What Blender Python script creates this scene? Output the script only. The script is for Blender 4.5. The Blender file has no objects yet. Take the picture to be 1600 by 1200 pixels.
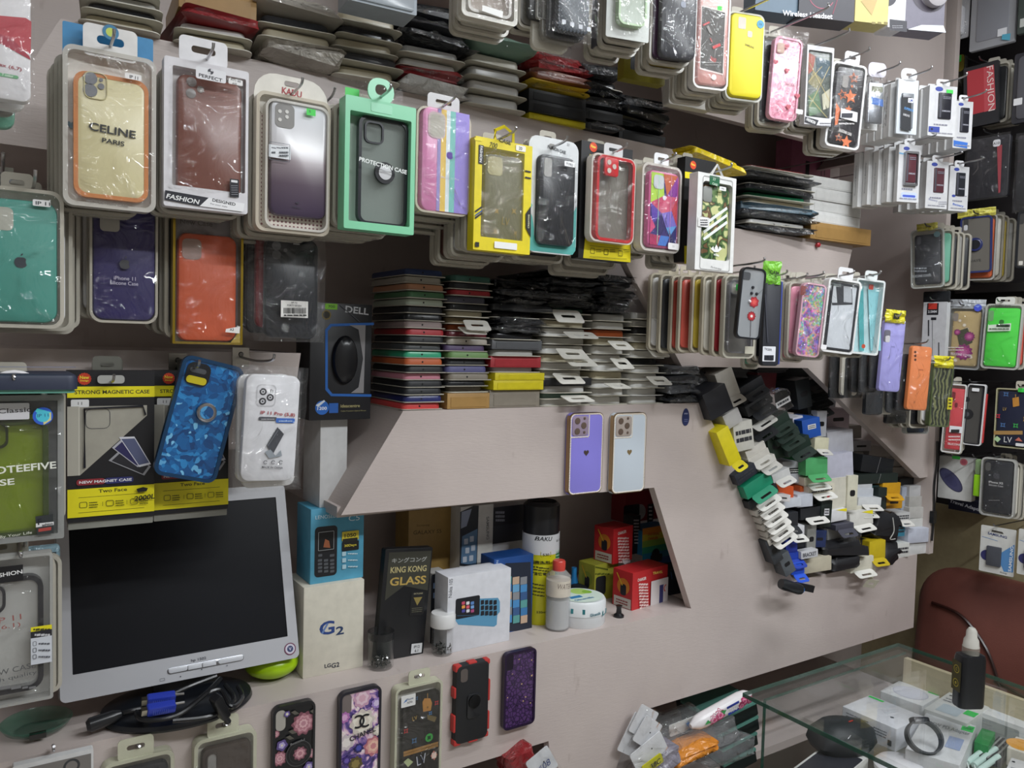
import bpy, bmesh, math, random
from math import sin, cos, pi, radians, sqrt, atan2
from mathutils import Vector, Matrix, noise

S = bpy.context.scene
COL = S.collection
rnd = random.Random(7)

# ------------------------------------------------------------------ camera
F = 1240.0
YAW, PITCH, ROLL = radians(33.1), radians(2.85), radians(1.50)
EYE = Vector((0, 0, 1.6))
_r = Vector((cos(YAW), -sin(YAW), 0)); _f = Vector((sin(YAW), cos(YAW), 0)); _d = Vector((0, 0, -1))
FW = cos(PITCH) * _f + sin(PITCH) * _d
_d2 = cos(PITCH) * _d - sin(PITCH) * _f
RT = cos(ROLL) * _r - sin(ROLL) * _d2
DN = cos(ROLL) * _d2 + sin(ROLL) * _r
cam = bpy.data.objects.new('camera', bpy.data.cameras.new('camera'))
COL.objects.link(cam)
cam.data.sensor_fit = 'HORIZONTAL'; cam.data.sensor_width = 36.0
cam.data.lens = 36.0 * F / 1600.0
cam.data.clip_start = 0.01
cam.matrix_world = Matrix(((RT.x, -DN.x, -FW.x, EYE.x), (RT.y, -DN.y, -FW.y, EYE.y), (RT.z, -DN.z, -FW.z, EYE.z), (0, 0, 0, 1)))
S.camera = cam

# ------------------------------------------------------------------ world, lamps, exposure
S.view_settings.view_transform = 'Standard'; S.view_settings.look = 'None'
S.view_settings.gamma = 1.0; S.view_settings.use_curve_mapping = False
S.view_settings.exposure = -0.22
W = bpy.data.worlds.new('world'); S.world = W; W.use_nodes = True
W.node_tree.nodes['Background'].inputs[0].default_value = (0.86, 0.93, 1.0, 1)
W.node_tree.nodes['Background'].inputs[1].default_value = 0.30
TUBES = [(1.40, 0.40, 0.0, 1.2, 17), (0.05, -0.35, 0.0, 1.2, 11), (1.35, -0.55, 0.0, 1.2, 39)]   # ceiling tube lamps: x, y, turn, length, watts
def area(x, y, z, sx, sy, watts, rz=0.0):
    l = bpy.data.lights.new('tube_light', 'AREA'); l.shape = 'RECTANGLE'; l.size = sx; l.size_y = sy; l.energy = watts; l.color = (0.93, 0.97, 1.0)
    o = bpy.data.objects.new('tube_light', l); COL.objects.link(o); o.location = (x, y, z); o.rotation_euler = (0, 0, rz)
for _x, _y, _a, _l, _w in TUBES:
    area(_x, _y, 2.655, _l, 0.09, _w, _a)

# ------------------------------------------------------------------ pixel (1600x1200) <-> place
def ray(px, py): return RT * ((px - 800) / F) + DN * ((py - 600) / F) + FW
def atY(px, py, Y): r = ray(px, py); return EYE + r * (Y / r.y)
def atX(px, py, X): r = ray(px, py); return EYE + r * (X / r.x)
def atZ(px, py, Z): r = ray(px, py); return EYE + r * ((Z - EYE.z) / r.z)

# ------------------------------------------------------------------ materials
def lin(h):
    v = [int(h[i:i + 2], 16) / 255 for i in (0, 2, 4)]
    return tuple(x / 12.92 if x <= .04045 else ((x + .055) / 1.055) ** 2.4 for x in v) + (1,)
_M = {}
def _new(key):
    m = bpy.data.materials.new(key); m.use_nodes = True; nt = m.node_tree; nt.nodes.clear()
    out = nt.nodes.new('ShaderNodeOutputMaterial'); _M[key] = m
    return m, nt, out
def N(nt, t, **kw):
    n = nt.nodes.new(t)
    for k, v in kw.items():
        if k in ('op', 'operation'): n.operation = v
        elif hasattr(n, k) and not isinstance(k, int) and k not in ('Scale',): setattr(n, k, v)
    return n
def ramp(nt, src, stops, mode='LINEAR'):
    r = nt.nodes.new('ShaderNodeValToRGB'); r.color_ramp.interpolation = mode
    e = r.color_ramp.elements
    while len(e) > 1: e.remove(e[0])
    e[0].position = stops[0][0]; e[0].color = lin(stops[0][1])
    for p, c in stops[1:]:
        k = e.new(p); k.color = lin(c)
    nt.links.new(src, r.inputs[0]); return r.outputs[0]
def tex(nt, kind, scale, detail=2.0, stretch=None, coord='Object', **kw):
    tc = nt.nodes.new('ShaderNodeTexCoord'); t = nt.nodes.new(kind)
    src = tc.outputs[coord]
    if stretch:
        mp = nt.nodes.new('ShaderNodeMapping'); mp.inputs['Scale'].default_value = stretch
        nt.links.new(src, mp.inputs[0]); src = mp.outputs[0]
    nt.links.new(src, t.inputs['Vector'])
    t.inputs['Scale'].default_value = scale
    if 'Detail' in t.inputs: t.inputs['Detail'].default_value = detail
    for k, v in kw.items(): setattr(t, k, v)
    return t
def bump(nt, src, strength, dist=0.001):
    b = nt.nodes.new('ShaderNodeBump'); b.inputs['Strength'].default_value = strength; b.inputs['Distance'].default_value = dist
    nt.links.new(src, b.inputs['Height']); return b.outputs[0]
def princ(nt, out, color=None, rough=.5, metal=0, spec=.5, coat=0):
    p = nt.nodes.new('ShaderNodeBsdfPrincipled')
    if isinstance(color, str): p.inputs['Base Color'].default_value = lin(color)
    elif color is not None: nt.links.new(color, p.inputs['Base Color'])
    p.inputs['Roughness'].default_value = rough; p.inputs['Metallic'].default_value = metal
    p.inputs['Specular IOR Level'].default_value = spec; p.inputs['Coat Weight'].default_value = coat
    nt.links.new(p.outputs[0], out.inputs[0]); return p
def clear(nt, out, tint, op, rough, bmp=None, fres=.75, base=.04):
    """clear plastic: mostly see-through, a little of its own tint, mirror-like glints"""
    tr = nt.nodes.new('ShaderNodeBsdfTransparent'); df = nt.nodes.new('ShaderNodeBsdfDiffuse'); df.inputs[0].default_value = lin(tint)
    gl = nt.nodes.new('ShaderNodeBsdfAnisotropic'); gl.inputs['Roughness'].default_value = rough
    m1 = nt.nodes.new('ShaderNodeMixShader'); m1.inputs[0].default_value = op
    nt.links.new(tr.outputs[0], m1.inputs[1]); nt.links.new(df.outputs[0], m1.inputs[2])
    fr = nt.nodes.new('ShaderNodeLayerWeight'); fr.inputs[0].default_value = .5
    pw = nt.nodes.new('ShaderNodeMath'); pw.operation = 'POWER'; pw.inputs[1].default_value = 4.5; nt.links.new(fr.outputs['Facing'], pw.inputs[0])
    ad = nt.nodes.new('ShaderNodeMath'); ad.operation = 'MULTIPLY_ADD'; ad.use_clamp = True; ad.inputs[1].default_value = fres; ad.inputs[2].default_value = base
    nt.links.new(pw.outputs[0], ad.inputs[0])
    m2 = nt.nodes.new('ShaderNodeMixShader'); nt.links.new(ad.outputs[0], m2.inputs[0])
    nt.links.new(m1.outputs[0], m2.inputs[1]); nt.links.new(gl.outputs[0], m2.inputs[2])
    if bmp is not None: nt.links.new(bmp, gl.inputs['Normal']); nt.links.new(bmp, fr.inputs['Normal'])
    nt.links.new(m2.outputs[0], out.inputs[0])
def mat(key):
    """'p:rrggbb' plastic, 'c:' card or paper, 'k:' ink, 'm:' metal, 't:' milky clear plastic, 'f:' crinkled film, 's:' satin rubber, or a named pattern"""
    if key in _M: return _M[key]
    m, nt, out = _new(key)
    kind, _, c = key.partition(':')
    if kind == 'p': princ(nt, out, c, .28)
    elif kind == 's': princ(nt, out, c, .5)
    elif kind == 'screen': princ(nt, out, c, .35, 0, .12)
    elif kind == 'k': princ(nt, out, c, .45)
    elif kind == 'c':
        t = tex(nt, 'ShaderNodeTexNoise', 60, 3)
        mx = nt.nodes.new('ShaderNodeMix'); mx.data_type = 'RGBA'; mx.blend_type = 'MULTIPLY'; mx.inputs[0].default_value = 1
        mx.inputs[6].default_value = lin(c); nt.links.new(ramp(nt, t.outputs[0], [(.3, 'f2f2f2'), (.7, 'ffffff')]), mx.inputs[7])
        princ(nt, out, mx.outputs[2], .42)
    elif kind == 'm': princ(nt, out, c, .28, 1)
    elif kind == 't':
        clear(nt, out, c, .68, .18)
    elif kind == 'v':
        clear(nt, out, c, .28, .12)
    elif kind == 'f':
        t = tex(nt, 'ShaderNodeTexNoise', 17, 3, noise_dimensions='3D')
        t.inputs['Distortion'].default_value = 1.2
        clear(nt, out, c or 'e8eaee', .02 if not c else .13, .05, bump(nt, t.outputs[0], .9, .034), .8, .04)
    elif kind == 'b':   # crinkled bag with its own colour
        t = tex(nt, 'ShaderNodeTexNoise', 26, 5); t.inputs['Distortion'].default_value = 1.5
        p = princ(nt, out, c, .2, 0, .8); nt.links.new(bump(nt, t.outputs[0], .8, .015), p.inputs['Normal'])
    elif kind == 'glass': clear(nt, out, '5f8078', .02, .0, None, .9, .016)
    elif kind == 'glassedge': clear(nt, out, '2f5a4c', .75, .05)
    elif kind == 'paint':
        t = tex(nt, 'ShaderNodeTexNoise', 4, 6); t2 = tex(nt, 'ShaderNodeTexNoise', 55, 2, (1, 1, 7))
        col = ramp(nt, t.outputs[0], [(.3, 'bbafab'), (.55, 'c5b9b4'), (.75, 'c0b4b0')])
        t3 = tex(nt, 'ShaderNodeTexNoise', 9, 5, (3, 1, 1)); sm = ramp(nt, t3.outputs[0], [(.66, 'ffffff'), (.80, 'cfc6c2')])
        mx = nt.nodes.new('ShaderNodeMix'); mx.data_type = 'RGBA'; mx.blend_type = 'MULTIPLY'; mx.inputs[0].default_value = 1
        nt.links.new(col, mx.inputs[6]); nt.links.new(sm, mx.inputs[7])
        p = princ(nt, out, mx.outputs[2], .38); nt.links.new(bump(nt, t2.outputs[0], .12, .002), p.inputs['Normal'])
    elif kind == 'marble':
        t2 = tex(nt, 'ShaderNodeTexNoise', 40, 2); t = nt.nodes.new('ShaderNodeTexVoronoi'); t.inputs['Scale'].default_value = 150
        ad = nt.nodes.new('ShaderNodeMix'); ad.data_type = 'RGBA'; ad.blend_type = 'ADD'; ad.inputs[0].default_value = .035
        tc = nt.nodes.new('ShaderNodeTexCoord'); nt.links.new(tc.outputs['Object'], ad.inputs[6]); nt.links.new(t2.outputs['Color'], ad.inputs[7]); nt.links.new(ad.outputs[2], t.inputs['Vector'])
        col = ramp(nt, t.outputs['Color'], [(.15, '0b4076'), (.4, '0f5896'), (.6, '166aac'), (.78, '2a86c6'), (.9, '7cc4ea')])
        princ(nt, out, col, .2, 0, .6, .5)
    elif kind == 'camo':
        t = tex(nt, 'ShaderNodeTexNoise', 48, 1.5); t.inputs['Distortion'].default_value = .6
        princ(nt, out, ramp(nt, t.outputs[0], [(0, 'c3c58c'), (.42, '5d7748'), (.5, '2f4a2c'), (.57, '6c5138'), (.64, 'b9bd84')], 'CONSTANT'), .4)
    elif kind == 'ombre':
        tc = nt.nodes.new('ShaderNodeTexCoord'); sx = nt.nodes.new('ShaderNodeSeparateXYZ'); nt.links.new(tc.outputs['Generated'], sx.inputs[0])
        princ(nt, out, ramp(nt, sx.outputs[2], [(0, '453a50'), (.28, '625562'), (.48, '968a8f'), (.62, 'd2d0d3'), (1, 'dfe2e8')]), .2)
    elif kind == 'glitter':
        t = tex(nt, 'ShaderNodeTexVoronoi', 130, 0, feature='DISTANCE_TO_EDGE'); t2 = tex(nt, 'ShaderNodeTexVoronoi', 420, 0); t3 = tex(nt, 'ShaderNodeTexNoise', 30, 2)
        base = ramp(nt, t.outputs['Distance'], [(0, '1c1028'), (.05, '35204a'), (.2, '523468')])
        sp = ramp(nt, t2.outputs['Color'], [(.90, '000000'), (.92, 'c8a878')], 'CONSTANT')
        mx = nt.nodes.new('ShaderNodeMix'); mx.data_type = 'RGBA'; mx.blend_type = 'LIGHTEN'; mx.inputs[0].default_value = 1
        nt.links.new(base, mx.inputs[6]); nt.links.new(sp, mx.inputs[7]); princ(nt, out, mx.outputs[2], .2, 0, .5, .5)
    elif kind == 'pinkshell':
        t = tex(nt, 'ShaderNodeTexNoise', 60, 5); t.inputs['Distortion'].default_value = 2
        princ(nt, out, ramp(nt, t.outputs[0], [(.32, 'c4607c'), (.45, 'e08aa4'), (.55, 'f2b4c6'), (.68, 'fae0e8')]), .2, 0, .6, .4)
    elif kind == 'multiglit':
        t = tex(nt, 'ShaderNodeTexNoise', 28, 1); t.inputs['Distortion'].default_value = 1
        t2 = tex(nt, 'ShaderNodeTexVoronoi', 300, 0)
        col = ramp(nt, t.outputs[0], [(.3, '6f5f9c'), (.42, '9a79a8'), (.48, 'c98aa8'), (.54, 'a8b08c'), (.6, '7aa2a8'), (.7, 'd8a0b8')])
        mx = nt.nodes.new('ShaderNodeMix'); mx.data_type = 'RGBA'; mx.blend_type = 'OVERLAY'; mx.inputs[0].default_value = .6
        nt.links.new(col, mx.inputs[6]); nt.links.new(t2.outputs['Color'], mx.inputs[7]); princ(nt, out, mx.outputs[2], .25)
    elif kind == 'flowers':
        t = tex(nt, 'ShaderNodeTexNoise', 34, 4); t.inputs['Distortion'].default_value = 2.2
        princ(nt, out, ramp(nt, t.outputs[0], [(.3, '2a1f4e'), (.42, '4d3a86'), (.48, '8a6aa8'), (.53, 'd9b0c8'), (.6, 'efe6e4'), (.7, 'e0b8b0')]), .22, 0, .5, .5)
    elif kind == 'leather':
        t = tex(nt, 'ShaderNodeTexVoronoi', 260, 0); t2 = tex(nt, 'ShaderNodeTexNoise', 6, 4)
        p = princ(nt, out, ramp(nt, t2.outputs[0], [(.3, '643a33'), (.7, '76463d')]), .42); nt.links.new(bump(nt, t.outputs[0], .25, .001), p.inputs['Normal'])
    elif kind == 'dotmesh':
        t = tex(nt, 'ShaderNodeTexVoronoi', 190, 0); t.inputs['Randomness'].default_value = 0
        princ(nt, out, ramp(nt, t.outputs['Distance'], [(0, '8a5f62'), (.33, '8a5f62'), (.36, 'e6ddd2')], 'CONSTANT'), .4)
    elif kind == 'carbon':
        t = tex(nt, 'ShaderNodeTexChecker', 330)
        t.inputs[1].default_value = lin('1e2329'); t.inputs[2].default_value = lin('5a626c'); princ(nt, out, t.outputs[0], .3)
    elif kind == 'leafdark':
        t = tex(nt, 'ShaderNodeTexWave', 30, 4); t.inputs['Distortion'].default_value = 9
        princ(nt, out, ramp(nt, t.outputs[0], [(.2, '23291f'), (.6, '4c5440'), (.85, '7a7d52')]), .4)
    elif kind == 'tubeglow':
        e = nt.nodes.new('ShaderNodeEmission'); e.inputs[0].default_value = (.95, .98, 1, 1); e.inputs[1].default_value = 9; nt.links.new(e.outputs[0], out.inputs[0])
    else: raise KeyError(key)
    return m

# ------------------------------------------------------------------ shapes (verts, faces)
def rr(w, h, r, cx=0.0, cz=0.0, n=5):
    r = max(min(r, w / 2 - 1e-5, h / 2 - 1e-5), 1e-5); P = []
    for sx, sz, a in ((1, 1, 0), (-1, 1, 90), (-1, -1, 180), (1, -1, 270)):
        for k in range(n + 1):
            t = radians(a + 90 * k / n); P.append((cx + sx * (w / 2 - r) + r * cos(t), cz + sz * (h / 2 - r) + r * sin(t)))
    return P
def loft(loops, cap0=True, cap1=True):
    """loops of equal length, first one at the back"""
    V = [p for L in loops for p in L]; n = len(loops[0]); Fc = []
    for k in range(len(loops) - 1):
        for i in range(n):
            j = (i + 1) % n; Fc.append((k * n + i, k * n + j, (k + 1) * n + j, (k + 1) * n + i))
    if cap0: Fc.append(tuple(range(n))[::-1])
    if cap1: Fc.append(tuple(range((len(loops) - 1) * n, len(loops) * n)))
    return V, Fc
def slab(w, h, r, y0, y1, bev=0.0, cx=0.0, cz=None, n=5):
    """rounded slab standing in XZ, front at y0"""
    cz = h / 2 if cz is None else cz
    o = rr(w, h, r, cx, cz, n)
    L = [[(x, y1, z) for x, z in o]]
    if bev > 0:
        L.append([(x, y0 + bev, z) for x, z in o])
        i1 = rr(w - bev * .6, h - bev * .6, r - bev * .3, cx, cz, n); L.append([(x, y0 + bev * .3, z) for x, z in i1])
        i2 = rr(w - 2 * bev, h - 2 * bev, r - bev, cx, cz, n); L.append([(x, y0, z) for x, z in i2])
    else: L.append([(x, y0, z) for x, z in o])
    return loft(L)
def ring(w, h, r, wi, hi, ri, y0, y1, cx=0.0, cz=None, cxi=None, czi=None, n=5):
    cz = h / 2 if cz is None else cz; cxi = cx if cxi is None else cxi; czi = cz if czi is None else czi
    o = rr(w, h, r, cx, cz, n); i = rr(wi, hi, ri, cxi, czi, n)
    L = [[(x, y1, z) for x, z in o], [(x, y0, z) for x, z in o], [(x, y0, z) for x, z in i], [(x, y1, z) for x, z in i]]
    L.append(L[0])
    V, Fc = loft(L, False, False); return V, Fc
def sheet(w, h, y, cx=0.0, cz=None, bulge=0.0, seed=0, n=9, amp=0.0):
    """thin film, a little uneven"""
    cz = h / 2 if cz is None else cz; V = []; Fc = []
    for j in range(n + 1):
        for i in range(n + 1):
            a = i / n; b = j / n; x = cx + (a - .5) * w; z = cz + (b - .5) * h
            d = bulge * (1 - (2 * a - 1) ** 4) * (1 - (2 * b - 1) ** 4) + amp * noise.noise(Vector((a * 4 + seed, b * 5, seed * .37)))
            V.append((x, y - d, z))
    for j in range(n):
        for i in range(n):
            k = j * (n + 1) + i; Fc.append((k, k + 1, k + n + 2, k + n + 1))
    return V, Fc
def box(x0, x1, y0, y1, z0, z1):
    V = [(x, y, z) for x in (x0, x1) for y in (y0, y1) for z in (z0, z1)]
    return V, [(0, 1, 3, 2), (4, 6, 7, 5), (0, 4, 5, 1), (2, 3, 7, 6), (0, 2, 6, 4), (1, 5, 7, 3)]
def lathe(prof, n=28, c=(0, 0)):
    L = [[(c[0] + r * cos(2 * pi * k / n), c[1] + r * sin(2 * pi * k / n), z) for k in range(n)] for r, z in prof]
    return loft(L)
def tube(pts, r, n=8, closed=False):
    pts = [Vector(p) for p in pts]; L = []; up = Vector((.3, .2, 1)).normalized()
    for i, p in enumerate(pts):
        a = pts[max(i - 1, 0)]; b = pts[min(i + 1, len(pts) - 1)]
        if closed: a = pts[i - 1]; b = pts[(i + 1) % len(pts)]
        d = (b - a).normalized(); s = d.cross(up)
        if s.length < 1e-3: s = d.cross(Vector((1, 0, 0)))
        s.normalize(); u = s.cross(d)
        L.append([tuple(p + (s * cos(2 * pi * k / n) + u * sin(2 * pi * k / n)) * r) for k in range(n)])
    if closed: L.append(L[0])
    return loft(L, not closed, not closed)
def curve_pts(P, k=8):
    """smooth line through points"""
    P = [Vector(p) for p in P]; Q = [P[0]] + P + [P[-1]]; out = []
    for i in range(1, len(Q) - 2):
        for s in range(k):
            t = s / k; a, b, c, d = Q[i - 1], Q[i], Q[i + 1], Q[i + 2]
            out.append(.5 * (2 * b + (c - a) * t + (2 * a - 5 * b + 4 * c - d) * t * t + (3 * b - a - 3 * c + d) * t ** 3))
    out.append(P[-1]); return out
def crumple(w, d, h, seed, amp=.25, n=12, m=7):
    """a soft flat packet lying in XY, sitting on z=0"""
    L = []
    for k in range(m + 1):
        t = k / m; zz = h * t; s = sqrt(max(0.0, 1 - (2 * t - 1) ** 4)) * .22 + .78
        if k in (0, m): s *= .8
        o = rr(w * s, d * s, .012, 0, 0, n); l = []
        for x, y in o:
            q = Vector((x * 30 + seed * 3.1, y * 30, t * 3 + seed)); f = 1 + amp * noise.noise(q)
            l.append((x * f, y * f, max(0, zz + h * amp * 1.2 * noise.noise(q + Vector((9, 3, 1))) * (0 < k))))
        L.append(l)
    return loft(L)
def turn(g, rx=0, ry=0, rz=0, loc=(0, 0, 0)):
    m = Matrix.Translation(loc) @ Matrix.Rotation(rz, 4, 'Z') @ Matrix.Rotation(ry, 4, 'Y') @ Matrix.Rotation(rx, 4, 'X')
    return [tuple(m @ Vector(v)) for v in g[0]], g[1]
FLAT = dict(rx=-pi / 2)     # a standing slab laid on its back, front side up

# ------------------------------------------------------------------ objects
def obj(name, geos, parent=None, smooth=38, loc=None):
    """geos: [((verts, faces), material key), ...] -> ONE mesh object"""
    if not isinstance(geos, list): geos = [geos]
    V = []; Fc = []; I = []; keys = []
    for g, k in geos:
        if k not in keys: keys.append(k)
        o = len(V); V += g[0]; Fc += [tuple(o + i for i in f) for f in g[1]]; I += [keys.index(k)] * len(g[1])
    me = bpy.data.meshes.new(name); me.from_pydata(V, [], Fc)
    for k in keys: me.materials.append(mat(k))
    me.polygons.foreach_set('material_index', I)
    if smooth:
        me.polygons.foreach_set('use_smooth', [True] * len(Fc)); me.set_sharp_from_angle(angle=radians(smooth))
    me.update()
    o = bpy.data.objects.new(name, me); COL.objects.link(o)
    if parent is not None: o.parent = parent
    if loc is not None: o.location = loc
    return o
LABELS = {}
def tag(o, label, cat, group=None):
    o['label'] = label; o['category'] = cat
    if group: o['group'] = group
    LABELS.setdefault(label, []).append(o.name); return o
def thing(name, label, cat, loc, rot=(0, 0, 0), group=None):
    o = bpy.data.objects.new(name, None); o.empty_display_size = .02; COL.objects.link(o)
    o.location = loc; o.rotation_euler = rot
    return tag(o, label, cat, group)
def struct(name, geos): o = obj(name, geos); o['kind'] = 'structure'; return o
ORD = 'first second third fourth fifth sixth seventh eighth ninth tenth eleventh twelfth thirteenth fourteenth fifteenth sixteenth seventeenth eighteenth nineteenth twentieth'.split()

# ------------------------------------------------------------------ printing and lettering
_T = {}
def text_geo(s, bold):
    k = (s, bold)
    if k in _T: return _T[k]
    c = bpy.data.curves.new('t', 'FONT'); c.body = s; c.size = 1.0; c.align_x = 'CENTER'; c.align_y = 'CENTER'; c.resolution_u = 3
    c.offset = .022 if bold else 0.0
    o = bpy.data.objects.new('t', c); COL.objects.link(o)
    me = o.to_mesh()
    V = [(v.co.x, v.co.y) for v in me.vertices]; Fc = [tuple(p.vertices) for p in me.polygons]
    o.to_mesh_clear(); bpy.data.objects.remove(o); bpy.data.curves.remove(c)
    if V:
        x0 = min(v[0] for v in V); x1 = max(v[0] for v in V); y0 = min(v[1] for v in V); y1 = max(v[1] for v in V)
        V = [(x - (x0 + x1) / 2, y - (y0 + y1) / 2) for x, y in V]
    else: x0 = x1 = y0 = y1 = 0
    _T[k] = (V, Fc, x1 - x0, y1 - y0); return _T[k]
class Art:
    """flat print on a face w x h; positions are fractions from the face's upper left corner"""
    u = 1.0; clip = None
    def __init__(s, w, h, y=0.0, cx=0.0, z0=0.0): s.w, s.h, s.y, s.cx, s.z0, s.g, s.k = w, h, y, cx, z0, [], 0
    def pt(s, a, b): return (s.cx + (a - .5) * s.w, s.z0 + (1 - b) * s.h)
    def _add(s, pts, faces, col):
        if s.clip: x0, x1, z0, z1 = s.clip; pts = [(min(max(x, x0), x1), min(max(z, z0), z1)) for x, z in pts]
        s.k += 1; y = s.y - .00025 - .00006 * s.k
        s.g.append((([(x, y, z) for x, z in pts], faces), col if ':' in col or col in ('marble', 'camo', 'flowers', 'glitter', 'pinkshell', 'multiglit') else 'k:' + col)); return s
    def poly(s, ab, col): p = [s.pt(a, b) for a, b in ab]; return s._add(p, [tuple(range(len(p)))], col)
    def rect(s, a0, b0, a1, b1, col, r=0.0):
        x0, z0 = s.pt(a0, b0); x1, z1 = s.pt(a1, b1)
        p = rr(abs(x1 - x0), abs(z1 - z0), r * s.u, (x0 + x1) / 2, (z0 + z1) / 2, 4) if r else [(x0, z0), (x1, z0), (x1, z1), (x0, z1)]
        return s._add(p, [tuple(range(len(p)))], col)
    def circ(s, a, b, r, col, n=22, sq=1.0):
        r = r * s.u; x, z = s.pt(a, b); return s._add([(x + r * cos(2 * pi * k / n), z + r * sq * sin(2 * pi * k / n)) for k in range(n)], [tuple(range(n))], col)
    def arc(s, a, b, r, th, a0, a1, col, n=20):
        r *= s.u; th *= s.u; x, z = s.pt(a, b); P = []
        for rad in (r, r - th):
            for k in range(n + 1):
                t = radians(a0 + (a1 - a0) * k / n); P.append((x + rad * cos(t), z + rad * sin(t)))
        return s._add(P, [(k, k + 1, n + 2 + k, n + 1 + k) for k in range(n)], col)
    def frame(s, a0, b0, a1, b1, th, col, r=.003):
        th *= s.u; r *= s.u; x0, z0 = s.pt(a0, b1); x1, z1 = s.pt(a1, b0); w = x1 - x0; h = z1 - z0; c = ((x0 + x1) / 2, (z0 + z1) / 2)
        o = rr(w, h, r, *c, 4); i = rr(w - 2 * th, h - 2 * th, r - th, *c, 4); n = len(o)
        return s._add(o + i, [(k, (k + 1) % n, n + (k + 1) % n, n + k) for k in range(n)], col)
    def line(s, a0, b0, a1, b1, th, col):
        th *= s.u; x0, z0 = s.pt(a0, b0); x1, z1 = s.pt(a1, b1); dx, dz = x1 - x0, z1 - z0; L = sqrt(dx * dx + dz * dz); nx, nz = -dz / L * th / 2, dx / L * th / 2
        return s._add([(x0 + nx, z0 + nz), (x1 + nx, z1 + nz), (x1 - nx, z1 - nz), (x0 - nx, z0 - nz)], [(0, 1, 2, 3)], col)
    def text(s, t, a, b, hgt, col, bold=True, rot=0.0, wid=None, slant=0.0):
        """hgt: glyph height in metres; wid: fit to this width in metres"""
        V, Fc, tw, th = text_geo(t, bold)
        if not V: return s
        k = hgt * s.u / max(th, .3); kx = wid * s.u / tw if wid else k; x, z = s.pt(a, b); c, q = cos(radians(rot)), sin(radians(rot)); P = []
        for u, v in V:
            u, v = u * kx + v * k * slant, v * k; P.append((x + u * c - v * q, z + u * q + v * c))
        return s._add(P, Fc, col)
    def lines(s, a0, b0, a1, n, gap, th, col, seed=1):
        """rows of unreadably small print"""
        q = random.Random(seed)
        for i in range(n):
            a = a0; b = b0 + i * gap
            while a < a1 - .01:
                e = min(a1, a + (a1 - a0) * q.uniform(.08, .28)); s.rect(a, b, e, b + th, col); a = e + (a1 - a0) * .03
        return s
    def apple(s, a, b, r, col):
        r *= s.u; x, z = s.pt(a, b); P = []
        for k in range(36):
            t = 2 * pi * k / 36; m = 1 - .16 * max(0, cos(t - pi / 2)) ** 6 - .10 * max(0, cos(t + pi / 2)) ** 8
            if abs(((t + pi) % (2 * pi)) - pi - .12) < .38: m *= .80
            P.append((x + r * .92 * m * cos(t), z + r * m * sin(t)))
        s._add(P, [tuple(range(36))], col)
        lf = [(x + r * (.05 + .42 * q * .5 + .14 * sin(pi * q)), z + r * (1.08 + .45 * q)) for q in [k / 6 for k in range(7)]] + [(x + r * (.05 + .42 * q * .5 - .12 * sin(pi * q)), z + r * (1.08 + .45 * q)) for q in [k / 6 for k in range(5, 0, -1)]]
        return s._add(lf, [tuple(range(len(lf)))], col)
    def heart(s, a, b, r, col):
        r *= s.u; x, z = s.pt(a, b); P = []
        for k in range(30):
            t = 2 * pi * k / 30; P.append((x + r * sin(t) ** 3, z + r * (13 * cos(t) - 5 * cos(2 * t) - 2 * cos(3 * t) - cos(4 * t)) / 15))
        return s._add(P, [tuple(range(30))], col)
    def star(s, a, b, r, col, rot=0, n=5, inner=.45):
        r *= s.u; x, z = s.pt(a, b); P = []
        for k in range(2 * n):
            t = radians(90 + rot) + pi * k / n; q = r if k % 2 == 0 else r * inner; P.append((x + q * cos(t), z + q * sin(t)))
        return s._add(P, [tuple(range(2 * n))], col)
    def flower(s, a, b, r, cols, petals=9, seed=1):
        """layered petals"""
        r *= s.u; q = random.Random(seed); x, z = s.pt(a, b)
        for L, col in enumerate(cols):
            rad = r * (1 - L / (len(cols) + .4)); m = max(5, petals - (L % 3)); P = []; ph = q.uniform(0, 6)
            for k in range(8 * m):
                t = 2 * pi * k / (8 * m); P.append((x + rad * (.91 + .09 * cos(m * t + ph)) * cos(t), z + rad * (.91 + .09 * cos(m * t + ph)) * sin(t)))
            s._add(P, [tuple(range(8 * m))], col)
        return s
    def bars(s, a0, b0, a1, b1, col='202020', seed=3):
        q = random.Random(seed); a = a0
        while a < a1: e = a + (a1 - a0) * q.choice((.012, .02, .035)); s.rect(a, b0, min(e, a1), b1, col); a = e + (a1 - a0) * q.choice((.015, .025))
        return s
    def done(s, parent, name='printed_design'): return obj(name, s.g, parent, smooth=0) if s.g else None
# ------------------------------------------------------------------ the room and the cut-out display wall
YF, YB, XE = 1.20, 1.52, 2.165      # front face of the display wall, its back board, its right-hand end
def wz(px, py): p = atY(px, py, YF); return (p.x, p.z)
def zat(px, py): return atY(px, py, YF).z
def prism(P, y0, y1):
    n = len(P); V = [(x, y0, z) for x, z in P] + [(x, y1, z) for x, z in P]
    a = sum(P[i][0] * P[(i + 1) % n][1] - P[(i + 1) % n][0] * P[i][1] for i in range(n))
    f0, f1 = tuple(range(n)), tuple(range(2 * n - 1, n - 1, -1))
    if a > 0: f0, f1 = f0, f1
    side = [(i, n + i, n + (i + 1) % n, (i + 1) % n) for i in range(n)]
    return V, [f0, f1] + side
Z_SHELF = zat(632, 641); Z_LEDGE = zat(1080, 951); Z_TOP = zat(700, 158); Z_MID = zat(1300, 379)
zb_low = zat(992, 1114); zb_left = zat(857, 1158); zb1 = zat(75, 234); z_d = zat(1262, 575)
xw = lambda px, py: wz(px, py)[0]
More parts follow.
